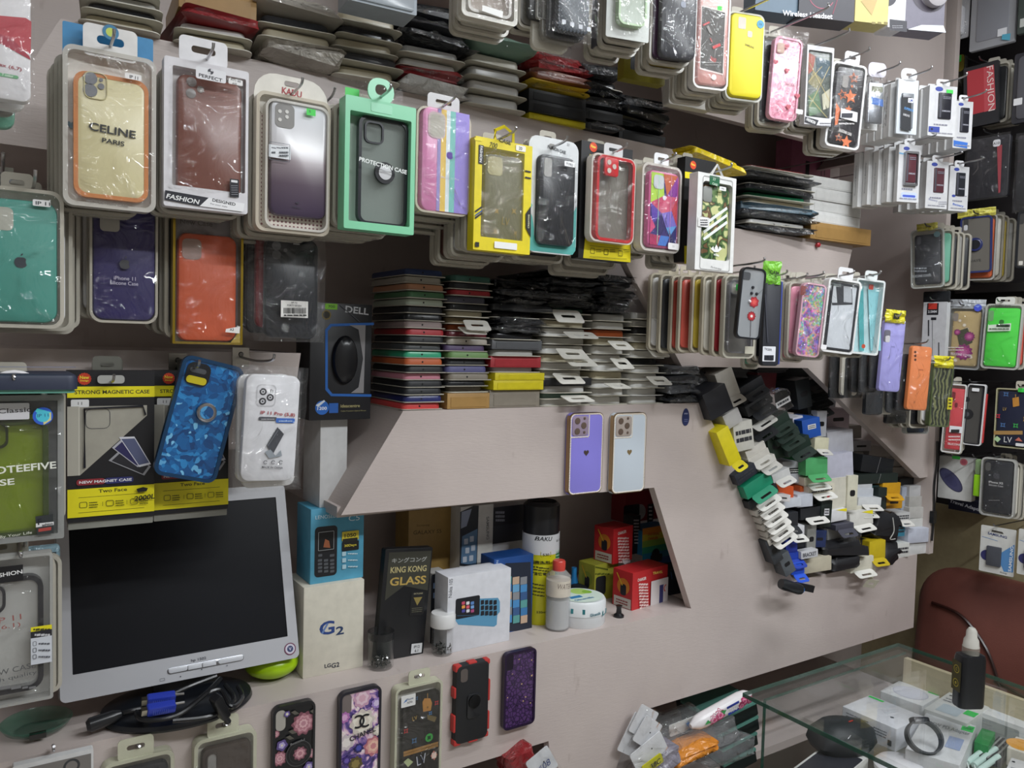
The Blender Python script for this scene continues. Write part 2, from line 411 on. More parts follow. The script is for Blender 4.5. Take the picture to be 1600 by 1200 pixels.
pA = [wz(630, 642), (xw(1097, 630), Z_SHELF), wz(1240, 908), (XE - .03, zat(1240, 908)), (XE - .03, zb_low), wz(992, 1114), (xw(930, 1255), .62), (xw(930, 1255) - .02, .45), (xw(890, 1230), .45), (xw(857, 1158), zb_left), (-.6, zb_left), (-.6, Z_LEDGE), (xw(1080, 951), Z_LEDGE), wz(1022, 762), wz(533, 805)]
pB2 = [(xw(1000, -60), 2.75), (xw(1474, 90), 2.75), wz(1474, 125), wz(1372, 247), (xw(1045, 162), zat(1372, 247))]
pB1 = [(xw(95, 24), Z_TOP), (xw(1068, 238), Z_TOP), (xw(1140, 375), Z_MID), (xw(1333, 380), Z_MID), wz(1320, 440), (xw(1345, 560), zat(1345, 560)), (XE, zat(1345, 560)),
       (XE, zat(1437, 747)), wz(1437, 747), wz(1262, 575), (xw(1066, 573), z_d), wz(985, 425), (xw(950, 350), zb1), (xw(0, 222) - .02, zb1)]
pL = [(-.6, zat(300, 549)), (xw(470, 552), zat(300, 549)), (xw(448, 705), zat(300, 705)), (-.6, zat(300, 705))]
T_ = .018
def shelf(xa, xb, z, up=False): return box(xa, xb, YF + T_, YB, z - (0 if up else T_), z + (T_ if up else 0)), 'paint:'
def side(p, q):
    (x0, z0), (x1, z1) = p, q; V = [(x0 + dx, y, z0) for y in (YF + T_, YB) for dx in (0, T_)] + [(x1 + dx, y, z1) for y in (YF + T_, YB) for dx in (0, T_)]
    return (V, [(0, 1, 3, 2), (4, 6, 7, 5), (0, 4, 5, 1), (2, 3, 7, 6), (0, 2, 6, 4), (1, 5, 7, 3)]), 'paint:'
z_nc = zat(1022, 762); z_hp = zat(1240, 908); z_b2 = zat(1372, 247)
struct('wall_left', [(prism(P, YF, YF + T_), 'paint:') for P in (pA, pB2, pB1, pL)] + [
    shelf(xw(630, 642), xw(1097, 630), Z_SHELF), shelf(xw(533, 805), xw(1045, 762), z_nc, True), side(wz(533, 805), wz(630, 642)), shelf(-.6, xw(1080, 951) + .03, Z_LEDGE), shelf(xw(1200, 900), XE, z_hp),
    shelf(xw(95, 24), xw(1068, 238), Z_TOP), shelf(xw(0, 222), xw(960, 365), zb1, True), shelf(xw(1140, 375), xw(1333, 380), Z_MID), shelf(xw(1066, 573), xw(1262, 575), z_d, True),
    side((pL[2][0] - T_, pL[2][1]), (pL[1][0] - T_, pL[1][1])), shelf(-.6, pL[1][0], pL[1][1]), shelf(-.6, pL[2][0], pL[2][1], True), side(wz(1474, 125), wz(1372, 247))])
struct('wall_back', (box(-1.6, 2.49, YB, YB + .03, 0, 2.75), 'paint:'))
struct('trim_1', (box(XE, XE + .022, YF - .015, YB, zat(1240, 908) , 2.75), 'paint:'))
struct('wall_side', (box(-1.63, -1.6, -2.66, YB + .03, 0, 2.75), 'c:c9c2ba'))
ZB0 = zat(850, -70)
struct('trim_5', [(box(xw(700, 0), xw(1000, -60) - .002, YF, YF + T_, ZB0, 2.75), 'paint:'), (box(xw(700, 0), xw(1000, -60), YF + T_, YB, ZB0, ZB0 + T_), 'paint:')])
XR = 2.46
struct('wall_right', (box(XR, XR + .03, -2.6, YB + .03, 0, 2.75), 'c:6d655c'))
struct('wall_front', (box(-1.6, XR, -2.66, -2.6, 0, 2.75), 'c:c9c2ba'))
struct('floor', (box(-1.6, XR, -2.6, YB, -.04, 0), 'c:c4beb6'))
struct('ceiling', (box(-1.6, XR + .03, -2.66, YB + .03, 2.75, 2.79), 'c:e4e4e2'))
for _i, (_x, _y, _a, _l, _w) in enumerate(TUBES):
    t = thing('tube_lamp', ('ceiling tube lamp over the glass counter', 'ceiling tube lamp over the open floor by the display wall', 'ceiling tube lamp at the far side of the shop')[_i], 'lamp', (_x, _y, 2.75), (0, 0, _a))
    obj('housing', (box(-_l / 2, _l / 2, -.035, .035, -.05, 0), 'p:e8e8e8'), t)
    obj('tube', (turn(lathe([(.013, -_l / 2 + .02), (.013, _l / 2 - .02)], 14), 0, pi / 2, 0, (0, 0, -.07)), 'tubeglow:'), t)

# ------------------------------------------------------------------ placing things that face the room
class Ctx:
    """a standing thing: its Empty at the middle of the bottom edge of its front face, w wide and h high"""
    def hit(s, px, py, y=0.0):
        M = s.t.matrix_basis; o = M @ Vector((0, y, 0)); n = M.to_3x3() @ Vector((0, 1, 0)); r = ray(px, py)
        return M.inverted() @ (EYE + r * ((o - EYE).dot(n) / r.dot(n)))
    def sub(s, x0, y0, x1, y1, y=0.0):
        mx, my = (x0 + x1) / 2, (y0 + y1) / 2; L, R, T, B = s.hit(x0, my, y), s.hit(x1, my, y), s.hit(mx, y0, y), s.hit(mx, y1, y)
        return R.x - L.x, T.z - B.z, (L.x + R.x) / 2, B.z
    def case(s, bb, y0, t, col, **kw): w, h, cx, z0 = s.sub(*bb, y0); s.c = (w, h, cx, z0); return case(s.t, w, h, y0, t, col, cx, z0, **kw)
    def art(s, y=0.0): return PArt(s, y)
    def clip(s, A, m=.004): A.clip = (-s.w / 2 + m, s.w / 2 - m, m, s.h - m); return A
class PArt(Art):
    """print whose positions are read off the photograph, on the thing's own front plane"""
    def __init__(s, k, y=0.0): s.q = k; s.y = y; s.g = []; s.k = 0; s.u = k.m
    def pt(s, a, b): p = s.q.hit(a, b, s.y); return (p.x, p.z)
def frame(x0, y0, x1, y1, Y=None, yaw=0.0, X=None):
    mx, my = (x0 + x1) / 2, (y0 + y1) / 2
    c = atX(mx, my, X) if X is not None else atY(mx, my, Y)
    e = Vector((cos(yaw), sin(yaw), 0)); n = Vector((-sin(yaw), cos(yaw), 0))
    def hit(px, py): r = ray(px, py); return EYE + r * ((c - EYE).dot(n) / r.dot(n))
    L, R, T, B = hit(x0, my), hit(x1, my), hit(mx, y0), hit(mx, y1)
    k = Ctx(); k.w = (R - L).dot(e); k.h = T.z - B.z; m = (L + R) / 2; k.loc = Vector((m.x, m.y, B.z)); k.yaw = yaw; k.m = k.h / (y1 - y0); return k
def place(name, bb, label, cat, Y=None, yaw=0.0, X=None, lean=0.0, roll=0.0, group=None, w=None, h=None):
    k = frame(*bb, Y=Y, yaw=radians(yaw), X=X)
    if w: k.w = w
    if h: k.h = h
    if roll:
        th = radians(roll); e = Vector((cos(k.yaw), sin(k.yaw), 0)); k.loc = k.loc + Vector((0, 0, k.h / 2)) - (e * sin(th) + Vector((0, 0, cos(th)))) * (k.h / 2)
    k.t = thing(name, label, cat, k.loc, (radians(lean), radians(roll), radians(yaw)), group); k.label = label; k.t.rotation_mode = 'XYZ'; return k

LENS = '30343a'
def case(p, w, h, y0, t, col, cx=0.0, z0=0.0, cam='sq', camcol='b9b6ae', name='phone_case', r=None, rim=None, bev=None, label=None):
    """a phone's back case: rounded shell, camera opening, for clear ones a coloured bumper rim"""
    r = r or w * .145; bev = bev or min(.004, t * .45)
    if rim:
        q = w * .06
        c = obj(name, [(ring(w, h, r, w - 2 * q, h - 2 * q, r - q, y0, y0 + t, cx, z0 + h / 2), rim), (slab(w - 2 * q + .001, h - 2 * q + .001, r - q, y0 + .0018, y0 + t, 0, cx, z0 + h / 2), col)], p)
    else:
        c = obj(name, [(slab(w, h, r, y0, y0 + t, bev, cx, z0 + h / 2), col)], p)
    if label: c['label'] = label
    y = y0 - (0 if not rim else -.0012)
    def opening(cw, ch, x, z, rad, lenses):
        g = [(ring(cw + .004, ch + .004, rad + .002, cw, ch, rad, y - .0012, y + .001, x, z), rim or (col if not col.startswith(('t', 'v')) else 't:d8d8d4')), (slab(cw, ch, rad, y - .0004, y + .001, 0, x, z), 's:' + camcol)]
        for lx, lz, lr in lenses: g.append((turn(lathe([(lr, 0), (lr, .0011), (lr * .8, .0014)], 14), pi / 2, 0, 0, (x + lx, y, z + lz)), 'p:' + LENS))
        obj('camera_opening', g, c)
    L, T = cx - w / 2, z0 + h
    if cam in ('sq', 'sq3', 'sq2'):
        s = w * .40; cxx, czz = L + w * .09 + s / 2, T - w * .09 - s / 2
        ln = {'sq': [], 'sq3': [(-s * .22, s * .22, s * .19), (-s * .22, -s * .22, s * .19), (s * .24, 0, s * .19)], 'sq2': [(-s * .2, s * .24, s * .21), (-s * .2, -s * .24, s * .21), (s * .25, .1 * s, s * .08)]}[cam]
        opening(s, s, cxx, czz, s * .28, ln)
    elif cam == 'pill': opening(w * .17, w * .40, L + w * .20, T - w * .32, w * .08, [])
    elif cam == 'rect': opening(w * .17, w * .34, L + w * .24, T - w * .27, w * .03, [])
    elif cam == 'band': opening(w * .70, w * .36, cx, T - w * .34, w * .05, [])
    elif cam == 'tri':
        opening(w * .22, w * .34, L + w * .27, T - w * .27, w * .05, []); 
    return c
def finger(parent, w, h, y0, a, b, col='m:8a8a90', inner='p:20222a', r=None):
    """ring holder stuck on a case"""
    r = r or w * .17; x, z = (a - .5) * w, (1 - b) * h
    o = obj('ring_holder', [(turn(lathe([(r, 0), (r, .0025), (r * .86, .004)], 30), pi / 2, 0, 0, (x, y0, z)), col), (turn(lathe([(r * .7, 0), (r * .68, .0046)], 24), pi / 2, 0, 0, (x, y0, z)), inner),
        (tube([(x + r * .92 * cos(q), y0 - .004, z + r * .92 * sin(q)) for q in [2 * pi * k / 24 for k in range(24)]], .0012, 6, True), col)], parent)
    return o
def tab(p, w, h, cx, z0, y0, t, col, slot='euro', r=.006, name='hang_tab'):
    """hanging tab with its hole, standing on top of a pack"""
    if slot == 'none': return obj(name, (slab(w, h, r, y0, y0 + t, 0, cx, z0 + h / 2), col), p)
    hw, hh = (w * .5, h * .26) if slot == 'euro' else (min(w, h) * .5, min(w, h) * .42)
    return obj(name, (ring(w, h, r, hw, hh, hh / 2.2, y0, y0 + t, cx, z0 + h / 2, cx, z0 + h * .55), col), p)
def blister(k, tray='t:dcd8cc', t=.014, rim=.0045, film='f:', r=.011, back='c:d8d4c8', film_y=-.0012, name='tray'):
    """moulded clear tray with a rim, closed by a film or lid in front"""
    o = obj(name, [(ring(k.w, k.h, r, k.w - 2 * rim, k.h - 2 * rim, r - rim * .6, 0, t), tray), (slab(k.w - rim, k.h - rim, r, t - .0015, t, 0, 0, k.h / 2), back)], k.t)
    if film: obj('cover_film', (sheet(k.w * .95, k.h * .96, film_y, 0, k.h / 2, .002, int(k.w * 1e5) % 97, 9, .0012), film), k.t)
    return o
HOOKS = 0
def hook(k, label, rise=.02, a=.5, z=None, Yw=YF, plate=True, out=.03, col='m:c4c4c6'):
    """metal peg from the display wall through the hanging tabs"""
    global HOOKS; HOOKS += 1
    e = Vector((cos(k.yaw), sin(k.yaw), 0)); p = Vector(k.loc) + e * ((a - .5) * k.w); z = k.loc.z + k.h + .008 if z is None else z
    t = thing('display_hook', label, 'hook', (p.x, Yw, z), (0, 0, 0), 'metal pegs on the display wall')
    L = Yw - p.y + out
    obj('peg', (tube(curve_pts([(0, 0, 0), (0, -L * .5, -.003), (0, -L + .012, .0), (0, -L, .008)], 5), .0019, 7), col), t)
    if plate: obj('mounting_plate', [(box(-.012, .012, -.003, 0, -.014, .014), 'm:b0aca4'), (turn(lathe([(.004, 0), (.003, .002)], 10), pi / 2, 0, 0, (0, -.003, .004)), 'm:70706e')], t)
    return t
ROWG = 'spare packs hanging behind the front ones'
CN = {'d8d4c8': 'cream', 'e6e6e6': 'white', '202226': 'black', '3a3c40': 'charcoal', '8c8a84': 'grey', 'c9574a': 'red', 'b8a088': 'beige', '6a4a44': 'brown', '4a5a8a': 'blue', 'c8b040': 'yellow', 'd890a4': 'pink', '6aa890': 'green', 'e08050': 'orange', '5a3a5a': 'plum', 'a8c8c0': 'pale green', '8a2028': 'maroon'}
def behind(k, what, cols, dy=.017, dx=0.0, dz=0.0, w=None, h=None, y0=.02, tr='t:cfcabd', jit=.003, bag=False, kind='phone case pack'):
    """the packs that hang further back on the same peg"""
    q = random.Random(hash(what) % 1000 if False else sum(map(ord, what)))
    e = Vector((cos(k.yaw), sin(k.yaw), 0)); n = Vector((-sin(k.yaw), cos(k.yaw), 0))
    for i, c in enumerate(cols):
        ww = (w or k.w) * q.uniform(.95, 1.0); hh = (h or k.h) * q.uniform(.95, 1.01)
        loc = Vector(k.loc) + n * (y0 + dy * i) + e * (dx * (i + 1) + q.uniform(-jit, jit)) + Vector((0, 0, k.h - hh + dz * (i + 1) + q.uniform(-jit, jit)))
        t = thing('phone_case_pack', f"{CN[c]} pack hung {ORD[i + 1]} behind {what}", 'phone case', loc, (0, 0, k.yaw + q.uniform(-.03, .03)), 'packs hanging behind ' + what)
        th = min(.011, dy * .75)
        if bag:
            obj('phone_case', (slab(ww * .84, hh * .9, .011, .001, th, .002, 0, hh * .48), 'p:' + c), t); obj('plastic_bag', (sheet(ww, hh, -.0005, 0, hh / 2, .003, i, 9, .003), 'f:'), t)
        else:
            obj('tray', [(ring(ww, hh, .011, ww - .008, hh - .008, .008, 0, th), tr), (slab(ww - .004, hh - .004, .01, th - .0012, th, 0, 0, hh / 2), 'c:cfcabd')], t)
            obj('phone_case', (slab(ww * .84, hh * .88, .01, .001, th - .002, .002, 0, hh / 2), 'p:' + c), t)
            obj('hang_tab', (ring(ww * .34, .022, .005, ww * .17, .006, .0028, th - .0012, th, 0, hh + .009), tr), t)
def bag(k, w=None, h=None, y=-.004, name='plastic_bag', amp=.004, cz=None, bulge=.004, back=None, seed=None):
    w = w or k.w; h = h or k.h; sd = seed if seed is not None else int(abs(k.loc.x) * 1e4) % 89
    g = [(sheet(w, h, y, 0, cz or h / 2, bulge, sd, 12, amp), 'f:')]
    if back is not None: g.append((sheet(w, h, back, 0, cz or h / 2, -.001, sd + 5, 8, amp * .5), 'f:'))
    return obj(name, g, k.t)
# ------------------------------------------------------------------ long row of packs hanging on the upper strip of the display wall
PC = 'phone case'
YR = 1.03
# pale yellow lettered case
k = place('phone_case_pack', (98, 80, 244, 326), 'clear pack with a pale yellow case lettered in black and an orange edge', PC, Y=YR)
blister(k, 't:e2ded6', .016, .005, back='c:ece8e0')
c = k.case((118, 121, 229, 309), .001, .010, 'p:ddd3a6', cam='none', bev=.003)
cw, chh, ccx, cz0 = k.c
obj('edge', (ring(cw + .004, chh + .004, .013, cw - .005, chh - .005, .010, .0006, .0112, ccx, cz0 + chh / 2), 'p:d48a54'), c)['label'] = 'orange edge'
w_, h_, x_, z_ = k.sub(131, 113, 168, 155, 0); obj('camera_opening', [(ring(w_, h_, .007, w_ - .002, h_ - .002, .006, -.0006, .001, x_, z_ + h_ / 2), 'p:cfc698')] + [(turn(lathe([(r_, 0), (r_, .0009)], 18), pi / 2, 0, 0, (k.hit(a_, b_).x, .0004, k.hit(a_, b_).z)), 'p:84868c') for a_, b_, r_ in ((141, 122, .0072), (141, 141, .0072), (158, 125, .002), (158, 135, .0034))], c)
A = k.art(-.0002); A.text('CELINE', 176, 204, 12.5, '2a2c2c', True, -3, 67).text('PARIS', 177, 222, 7.5, '2a2c2c', True, -3, 32)
A.text('My choice', 173, 94, 8, 'a8a49c', False, -4, 46).text('PROTECTION CASE', 168, 318, 4, '8a8680', True, -2, 60); A.done(k.t)
A = k.art(-.004); A.rect(195, 113, 221, 127, 'f4f2f0', 2).text('IP 11', 209, 121, 5, '3a3a3e', True, -3); A.done(k.t, 'size_sticker')
A = k.art(.012); A.heart(111, 195, 6, '5a7c8c'); A.done(k.t, 'printed_heart')
obj('backing_card', (slab(k.w * .98, .05, .002, .017, .018, 0, 0, k.h + .004), 'c:3f8fc4'), k.t)
tab(k.t, .056, .036, .0, k.h - .008, .002, .0012, 'c:eceae8')
A = Art(.1, .1, .0018, 0, k.h - .04); A.circ(.5, .38, .0085, '3a80a8').circ(.5, .38, .005, 'c8d860'); A.done(k.t, 'tab_print')
hook(k, 'metal peg through the pale yellow lettered case pack', plate=False)
behind(k, 'the pale yellow lettered case', ['e6e6e6', '8c8a84', 'd8d4c8', '3a3c40'], .0135, -.0030, -.002)

# brown leather-look case in a white box
k = place('phone_case_pack', (256, 99, 388, 328), 'white window box with a brown leather-look case under shiny film', PC, Y=YR)
obj('box_frame', [(ring(k.w, k.h, .003, k.w * .87, k.h * .80, .002, 0, .016, 0, None, .003, k.h * .545), 'c:e6e4e8'), (slab(k.w - .002, k.h - .002, .002, .0145, .016, 0, 0, k.h / 2), 'c:dcd8d6')], k.t)
k.case((277, 122, 378, 309), .003, .010, 'p:7c4c40', cam='none', bev=.004)
cw, chh, ccx, cz0 = k.c
obj('camera_opening', [(turn(lathe([(.0058 * s_, 0), (.0058 * s_, .0012), (.0046 * s_, .0016)], 18), pi / 2, 0, 0, (k.hit(a_, b_).x, .0036, k.hit(a_, b_).z)), 'p:' + q_) for a_, b_, s_, q_ in ((300, 127, 1, '8c8684'), (299, 145, 1, '94908e'), (314, 139, .7, '98948f'))], k.t)
bag(k, k.w * .88, k.h * .82, -.0005, 'window_film', .003, k.h * .53, .004)
A = k.art(-.0012); A.poly([(258, 297), (326, 309), (312, 322), (257, 312)], '24242e').poly([(326, 309), (382, 318), (380, 331), (312, 322)], 'f4f4f6')
A.text('FASHION', 286, 311, 7.5, 'f4f4f4', True, -5, 48, .2).text('DESIGNED', 350, 316, 5, '2c2c34', True, -5, 36).text('For your style', 342, 321, 2.6, '50505a', False, -5, 26)
A.rect(359, 279, 373, 309, '1c1c24', 1).rect(361, 281, 371, 286, 'e8e8ea', .5).lines(361, 290, 371, 5, 3.4, 1, 'a0a0a8'); A.done(k.t)
A = k.art(-.012); A.rect(306, 103, 353, 131, 'e8e8ec', 3).text('PERFECT', 329, 121.5, 5.4, '26262c', True, -3, 35).circ(329, 112, 4.4, '404048').rect(329, 108, 333, 112, 'd8d8dc').rect(325, 112, 329, 116, 'd8d8dc').rect(357, 122, 379, 135, 'ecebea', 1.5).text('AT1 60', 368, 126, 3, '50504e', True, -4, 16).text('A10', 366, 131, 3, '50504e'); A.done(k.t, 'stickers')
tab(k.t, .056, .032, -.004, k.h - .002, .004, .0012, 'c:ecebee')
hook(k, 'metal peg through the white window box with the brown case')
behind(k, 'the brown leather-look case', ['e6e6e6', 'b8a088', '8c8a84'], .0145, -.0025, -.0025)

# ombre case
k = place('phone_case_pack', (400, 150, 516, 365), 'clear pack with a case fading from white to dusky purple', PC, Y=YR)
blister(k, 't:e0d6c4', .016, .004, back='dotmesh', film=None)
obj('inner_tray', (ring(k.w * .86, k.h * .93, .012, k.w * .80, k.h * .895, .010, -.003, .012, .004, k.h * .49), 't:e8e4dc'), k.t)
c = k.case((423, 159, 511, 339), .000, .010, 'ombre', cam='none', bev=.004)
cw, chh, ccx, cz0 = k.c
w_, h_, x_, z_ = k.sub(430, 163, 460, 200, 0); obj('camera_opening', [(slab(w_, h_, .006, -.0006, .001, 0, x_, z_ + h_ / 2), 's:8c8a88')] + [(turn(lathe([(.0024, 0), (.0024, .0006)], 12), pi / 2, 0, 0, (k.hit(a_, b_).x, -.0006, k.hit(a_, b_).z)), 'p:d8d6d2') for a_, b_ in ((437, 174), (437, 187), (448, 175), (448, 183))], c)
A = k.art(-.004); A.rect(479, 169, 493, 182, '44d854', 1).text('%', 484, 174, 4, '2a7a38', True, -10)
A.rect(420, 225, 454, 250, 'e4e8ec', 1).frame(421, 226, 453, 249, .6, '58606c', 1).lines(424, 230, 450, 1, 5, 2.4, '50545c', 2).lines(424, 237, 430, 1, 5, 3, '50545c', 3).lines(436, 237, 450, 2, 5, 3, '50545c', 4); A.done(k.t, 'stickers')
A = k.art(-.001); A.text('HARDEN', 463, 324, 3, '2c2438', True, -4, 14).circ(465, 317, 3, '2c2438', 10, .5); A.done(k.t)
obj('card_header', (ring(k.w, .06, .028, .02, .007, .003, .013, .0145, 0, k.h - .002, 0, k.h + .018), 'c:e6e2d8'), k.t)
A = Art(k.w, .05, .0128, 0, k.h - .02); A.text('KADU', .5, .44, .0085, 'a83038', True, -3, .026); A.done(k.t, 'brand_print')
hook(k, 'metal peg through the pack with the white to purple case')
behind(k, 'the white to purple case', ['d8d4c8', 'e6e6e6', '8c8a84', 'd8d4c8', '5a3a5a'], .016, -.003, -.002)

# mint green framed box
k = place('phone_case_pack', (538, 158, 648, 362), 'mint green framed clear box with a black ring case inside', PC, Y=YR - .02)
obj('box_frame', [(ring(k.w, k.h, .002, k.w * .87, k.h * .83, .002, -.001, .022, 0, None, 0, k.h * .475), 'p:8cd8ae'), (slab(k.w - .002, k.h - .002, .002, .0215, .023, 0, 0, k.h / 2), 'p:a8b4ac'), (slab(k.w * .3, k.h * .07, .002, -.0015, .0, 0, 0, k.h * .945), 'p:9ce0bc')], k.t)
k.case((560, 184, 637, 353), .008, .009, 'v:9aa29e', cam='none', rim='p:26282e', r=.013)
w_, h_, x_, z_ = k.sub(569, 190, 599, 225, .008); obj('camera_opening', [(ring(w_, h_, .008, w_ - .005, h_ - .005, .006, .006, .0098, x_, z_ + h_ / 2), 'p:26282e')], k.t)
p_ = k.hit(602, 270, .006)
obj('ring_holder', [(turn(lathe([(.015, 0), (.0145, .0035)], 30), pi / 2, 0, 0, (p_.x, .010, p_.z)), 'p:2c2c30'), (turn(lathe([(.0095, 0), (.0095, .0042)], 26), pi / 2, 0, 0, (p_.x, .010, p_.z)), 'm:c8c8ca')], k.t)
A = k.art(-.003); A.text('PROTECTION CASE', 599, 259, 6.6, 'f2f6f4', True, -7, 82); A.done(k.t)
tab(k.t, .038, .034, 0, k.h - .003, .002, .002, 'p:9ce0bc', 'round', .016)
obj('film_header', (sheet(k.w, .03, .022, -.01, k.h + .014, .001, 4, 6, .002), 'f:'), k.t)
A = Art(.1, .1, .02, -.03, k.h - .04); A.rect(.36, .44, .56, .58, '50d060', .001); A.done(k.t, 'price_sticker')
hook(k, 'metal peg through the mint green framed box')
behind(k, 'the mint green framed box', ['d8d4c8', 'e6e6e6', '8c8a84', '6aa890', 'd8d4c8', '8c8a84'], .017, -.005, -.002, y0=.027)

# rainbow case
k = place('phone_case_pack', (650, 171, 735, 335), 'clear pack with a pastel striped case, pink to violet', PC, Y=YR)
blister(k, 't:e4dcc8', .015, .003, r=.014)
c = k.case((659, 170, 734, 333), -.001, .011, 'p:d888b4', cam='none', bev=.004, r=.013)
A = k.art(-.001); st = [(.31, .38, '9a90c8'), (.38, .49, 'e8c45c'), (.49, .57, 'e0eaf0'), (.57, .68, '7cc4bc'), (.68, .97, '9c8cdc')]
cw, chh, ccx, cz0 = k.c; A2 = Art(cw, chh, -.001, ccx, cz0)
for a_, b_, q_ in st: A2.rect(a_, .012, b_, .988, q_)
A2.rect(.11, .05, .47, .30, 'c8b4b4', .009).rect(.15, .07, .45, .285, 'b8b2a6', .007); A2.apple(.57, .44, .0058, '5a34a0').text('iPhone 11 Pro', .58, .66, .003, 'e8e4f0', False, 0, .03); A2.done(c)
tab(k.t, .052, .024, 0, k.h - .002, .004, .001, 't:e8e8ea')
hook(k, 'metal peg through the pastel striped case pack')
behind(k, 'the pastel striped case', ['202226', '3a3c40', 'd8d4c8', '8a2028', '8c8a84'], .017, .004, -.004)

# yellow box
k = place('phone_case_pack', (741, 220, 830, 394), 'yellow and black window box with a dark monogram case', PC, Y=YR - .015)
obj('box_frame', [(ring(k.w, k.h, .0012, k.w * .74, k.h * .80, .001, 0, .018, 0, None, -.001, k.h * .52), 'c:ecd822'), (slab(k.w - .002, k.h - .002, .001, .017, .0185, 0, 0, k.h / 2), 'c:d8c628')], k.t)
c = k.case((757, 243, 818, 376), .004, .010, 's:4e5052', cam='none', r=.012, bev=.003)
w_, h_, x_, z_ = k.sub(762, 245, 785, 274, .004); obj('camera_opening', (slab(w_, h_, .006, .0033, .005, 0, x_, z_ + h_ / 2), 's:a8a488'), c)
A = k.art(.0035)
for a_, b_, q_ in ((803, 330, 9), (774, 362, 8), (805, 364, 7), (776, 330, 8)): A.star(a_, b_, q_ * .75, '8a7248', 45, 4, .35)
A.text('LV', 790, 346, 12, '857048', False, -6, 14); A.done(c, 'pattern')
obj('window_film', (sheet(k.w * .76, k.h * .82, .0004, 0, k.h * .52, .001, 8, 7, .001), 'f:f4e896'), k.t)
A = k.art(-.0003); A.poly([(741, 215), (753, 217), (753, 221), (742, 219)], 'f0e030').text('CASE', 789, 221, 6, '30300c', True, -6, 22).rect(748, 226, 755, 257, '1e1e20', 1).text('FASHION', 751.5, 241, 4.6, 'e8e8e8', True, -92, 25)
A.text('700', 771, 227, 8, '181818', False, -2, 14, .2).rect(806, 226, 821, 238, 'f2f0e4', 2).text('20', 813, 232, 5, '3a3a3a')
for b_ in (323, 333): A.line(742, b_ + 8, 753, b_, 2.6, '20222c')
for b_ in (267, 277): A.line(820, b_, 829, b_ + 2, 2.4, '20222c')
A.line(742, 337, 753, 329, 2, '2f5a9c').poly([(829, 322), (821, 334), (821, 356), (829, 372)], '20221e').text('CREATIVE', 825.5, 346, 3, 'd8d8b0', True, 90, 22).rect(742, 378, 748, 386, '20221e').rect(772, 377, 807, 391, 'f2f2f0', 1); A.done(k.t)
obj('hang_tab', [(tube([(-.016, .002, k.h), (-.016, .002, k.h + .014), (0, .002, k.h + .022), (.016, .002, k.h + .014), (.016, .002, k.h)], .0028, 4), 'c:ecd822')], k.t)
hook(k, 'metal peg through the yellow and black window box')
behind(k, 'the yellow and black window box', ['d8d4c8', 'd8d4c8', 'e6e6e6', '8c8a84', '6a4a44', 'c8b040'], .017, -.002, -.003, y0=.022)

# teal edged white card
k = place('phone_case_pack', (830, 214, 908, 396), 'white and teal card with a glossy black case under clear film', PC, Y=YR)
obj('backing_card', (slab(k.w, k.h, .016, .010, .0115, 0, 0, k.h / 2), 'c:dfe2e4'), k.t)
A = Art(k.w, k.h, .0099, 0, 0); A.poly([(.01, .62), (.10, .70), (.14, .8), (.14, .9), (.9, .9), (.92, .62), (.99, .56), (.99, .95), (.93, .99), (.07, .99), (.01, .95)], '5cb4ae').rect(.06, .86, .94, .97, '5cb4ae').poly([(.01, .56), (.10, .60), (.01, .68)], '8cc8c4'); A.done(k.t, 'card_print')
k.case((842, 243, 899, 384), .000, .010, 'p:1c1e24', cam='none', r=.012, bev=.004)
w_, h_, x_, z_ = k.sub(850, 247, 862, 276, 0); obj('camera_opening', (slab(w_, h_, .004, -.0008, .001, 0, x_, z_ + h_ / 2), 's:a4a4a0'), k.t)
bag(k, k.w * .78, k.h * .80, -.0015, 'cover_film', .0028, k.h * .47, .003)
A = k.art(.0096); A.text('FASHION CASE', 870, 234, 5.2, '4a4e54', True, -7, 36).text('20', 888, 226, 4, '9a9a9e', False, -8); A.done(k.t)
A = k.art(-.006); A.rect(882, 251, 898, 262, 'f0f0f2', 1.5).text('P11PRO', 890, 257, 4, '44464c', True, -6, 13); A.done(k.t, 'size_sticker')
obj('tab_hole', (slab(.014, .008, .004, .0094, .0116, 0, -.004, k.h - .013), 's:8c8a86'), k.t)
hook(k, 'metal peg through the white and teal card', a=.46, z=k.loc.z + k.h - .012)
behind(k, 'the white and teal card', ['e6e6e6', '202226', '8c8a84', 'c9574a', 'b8a088'], .018, -.001, -.004)

# red edged case over a black and yellow box
k2 = place('phone_case_pack', (906, 226, 986, 407), 'black and yellow box with a red corner badge behind the red edged case', PC, Y=YR + .01)
obj('box', (slab(k2.w, k2.h, .001, 0, .020, 0, 0, k2.h / 2), 'c:1f1f22'), k2.t)
A = k2.art(0); A.poly([(914, 372), (985, 379), (985, 410), (911, 403)], 'ecdc1c').poly([(921, 241), (985, 250), (985, 262), (921, 254)], 'ecdc1c').circ(927, 230, 7.5, 'd84824').text('New', 927, 229, 4.6, 'f4e050', True, -7, 10)
for a_ in (926, 947, 969): A.frame(a_ - 4, 388 + (a_ - 926) * .09, a_ + 3, 396 + (a_ - 926) * .09, .8, '40400c', 1).lines(a_ + 5, 390, a_ + 13, 2, 3, 1, '50500c', int(a_))
A.line(920, 384, 978, 390, .6, '50500c').line(920, 401, 978, 405, .6, '50500c'); A.done(k2.t)
k = place('phone_case_pack', (923, 243, 992, 380), 'clear pack with a smoky case that has a bright red edge', PC, Y=YR - .012)
blister(k, 't:e8e0d8', .014, .003, r=.013)
k.case((932, 245, 991, 378), -.001, .011, 'v:54504a', cam='none', rim='p:c03034', r=.013)
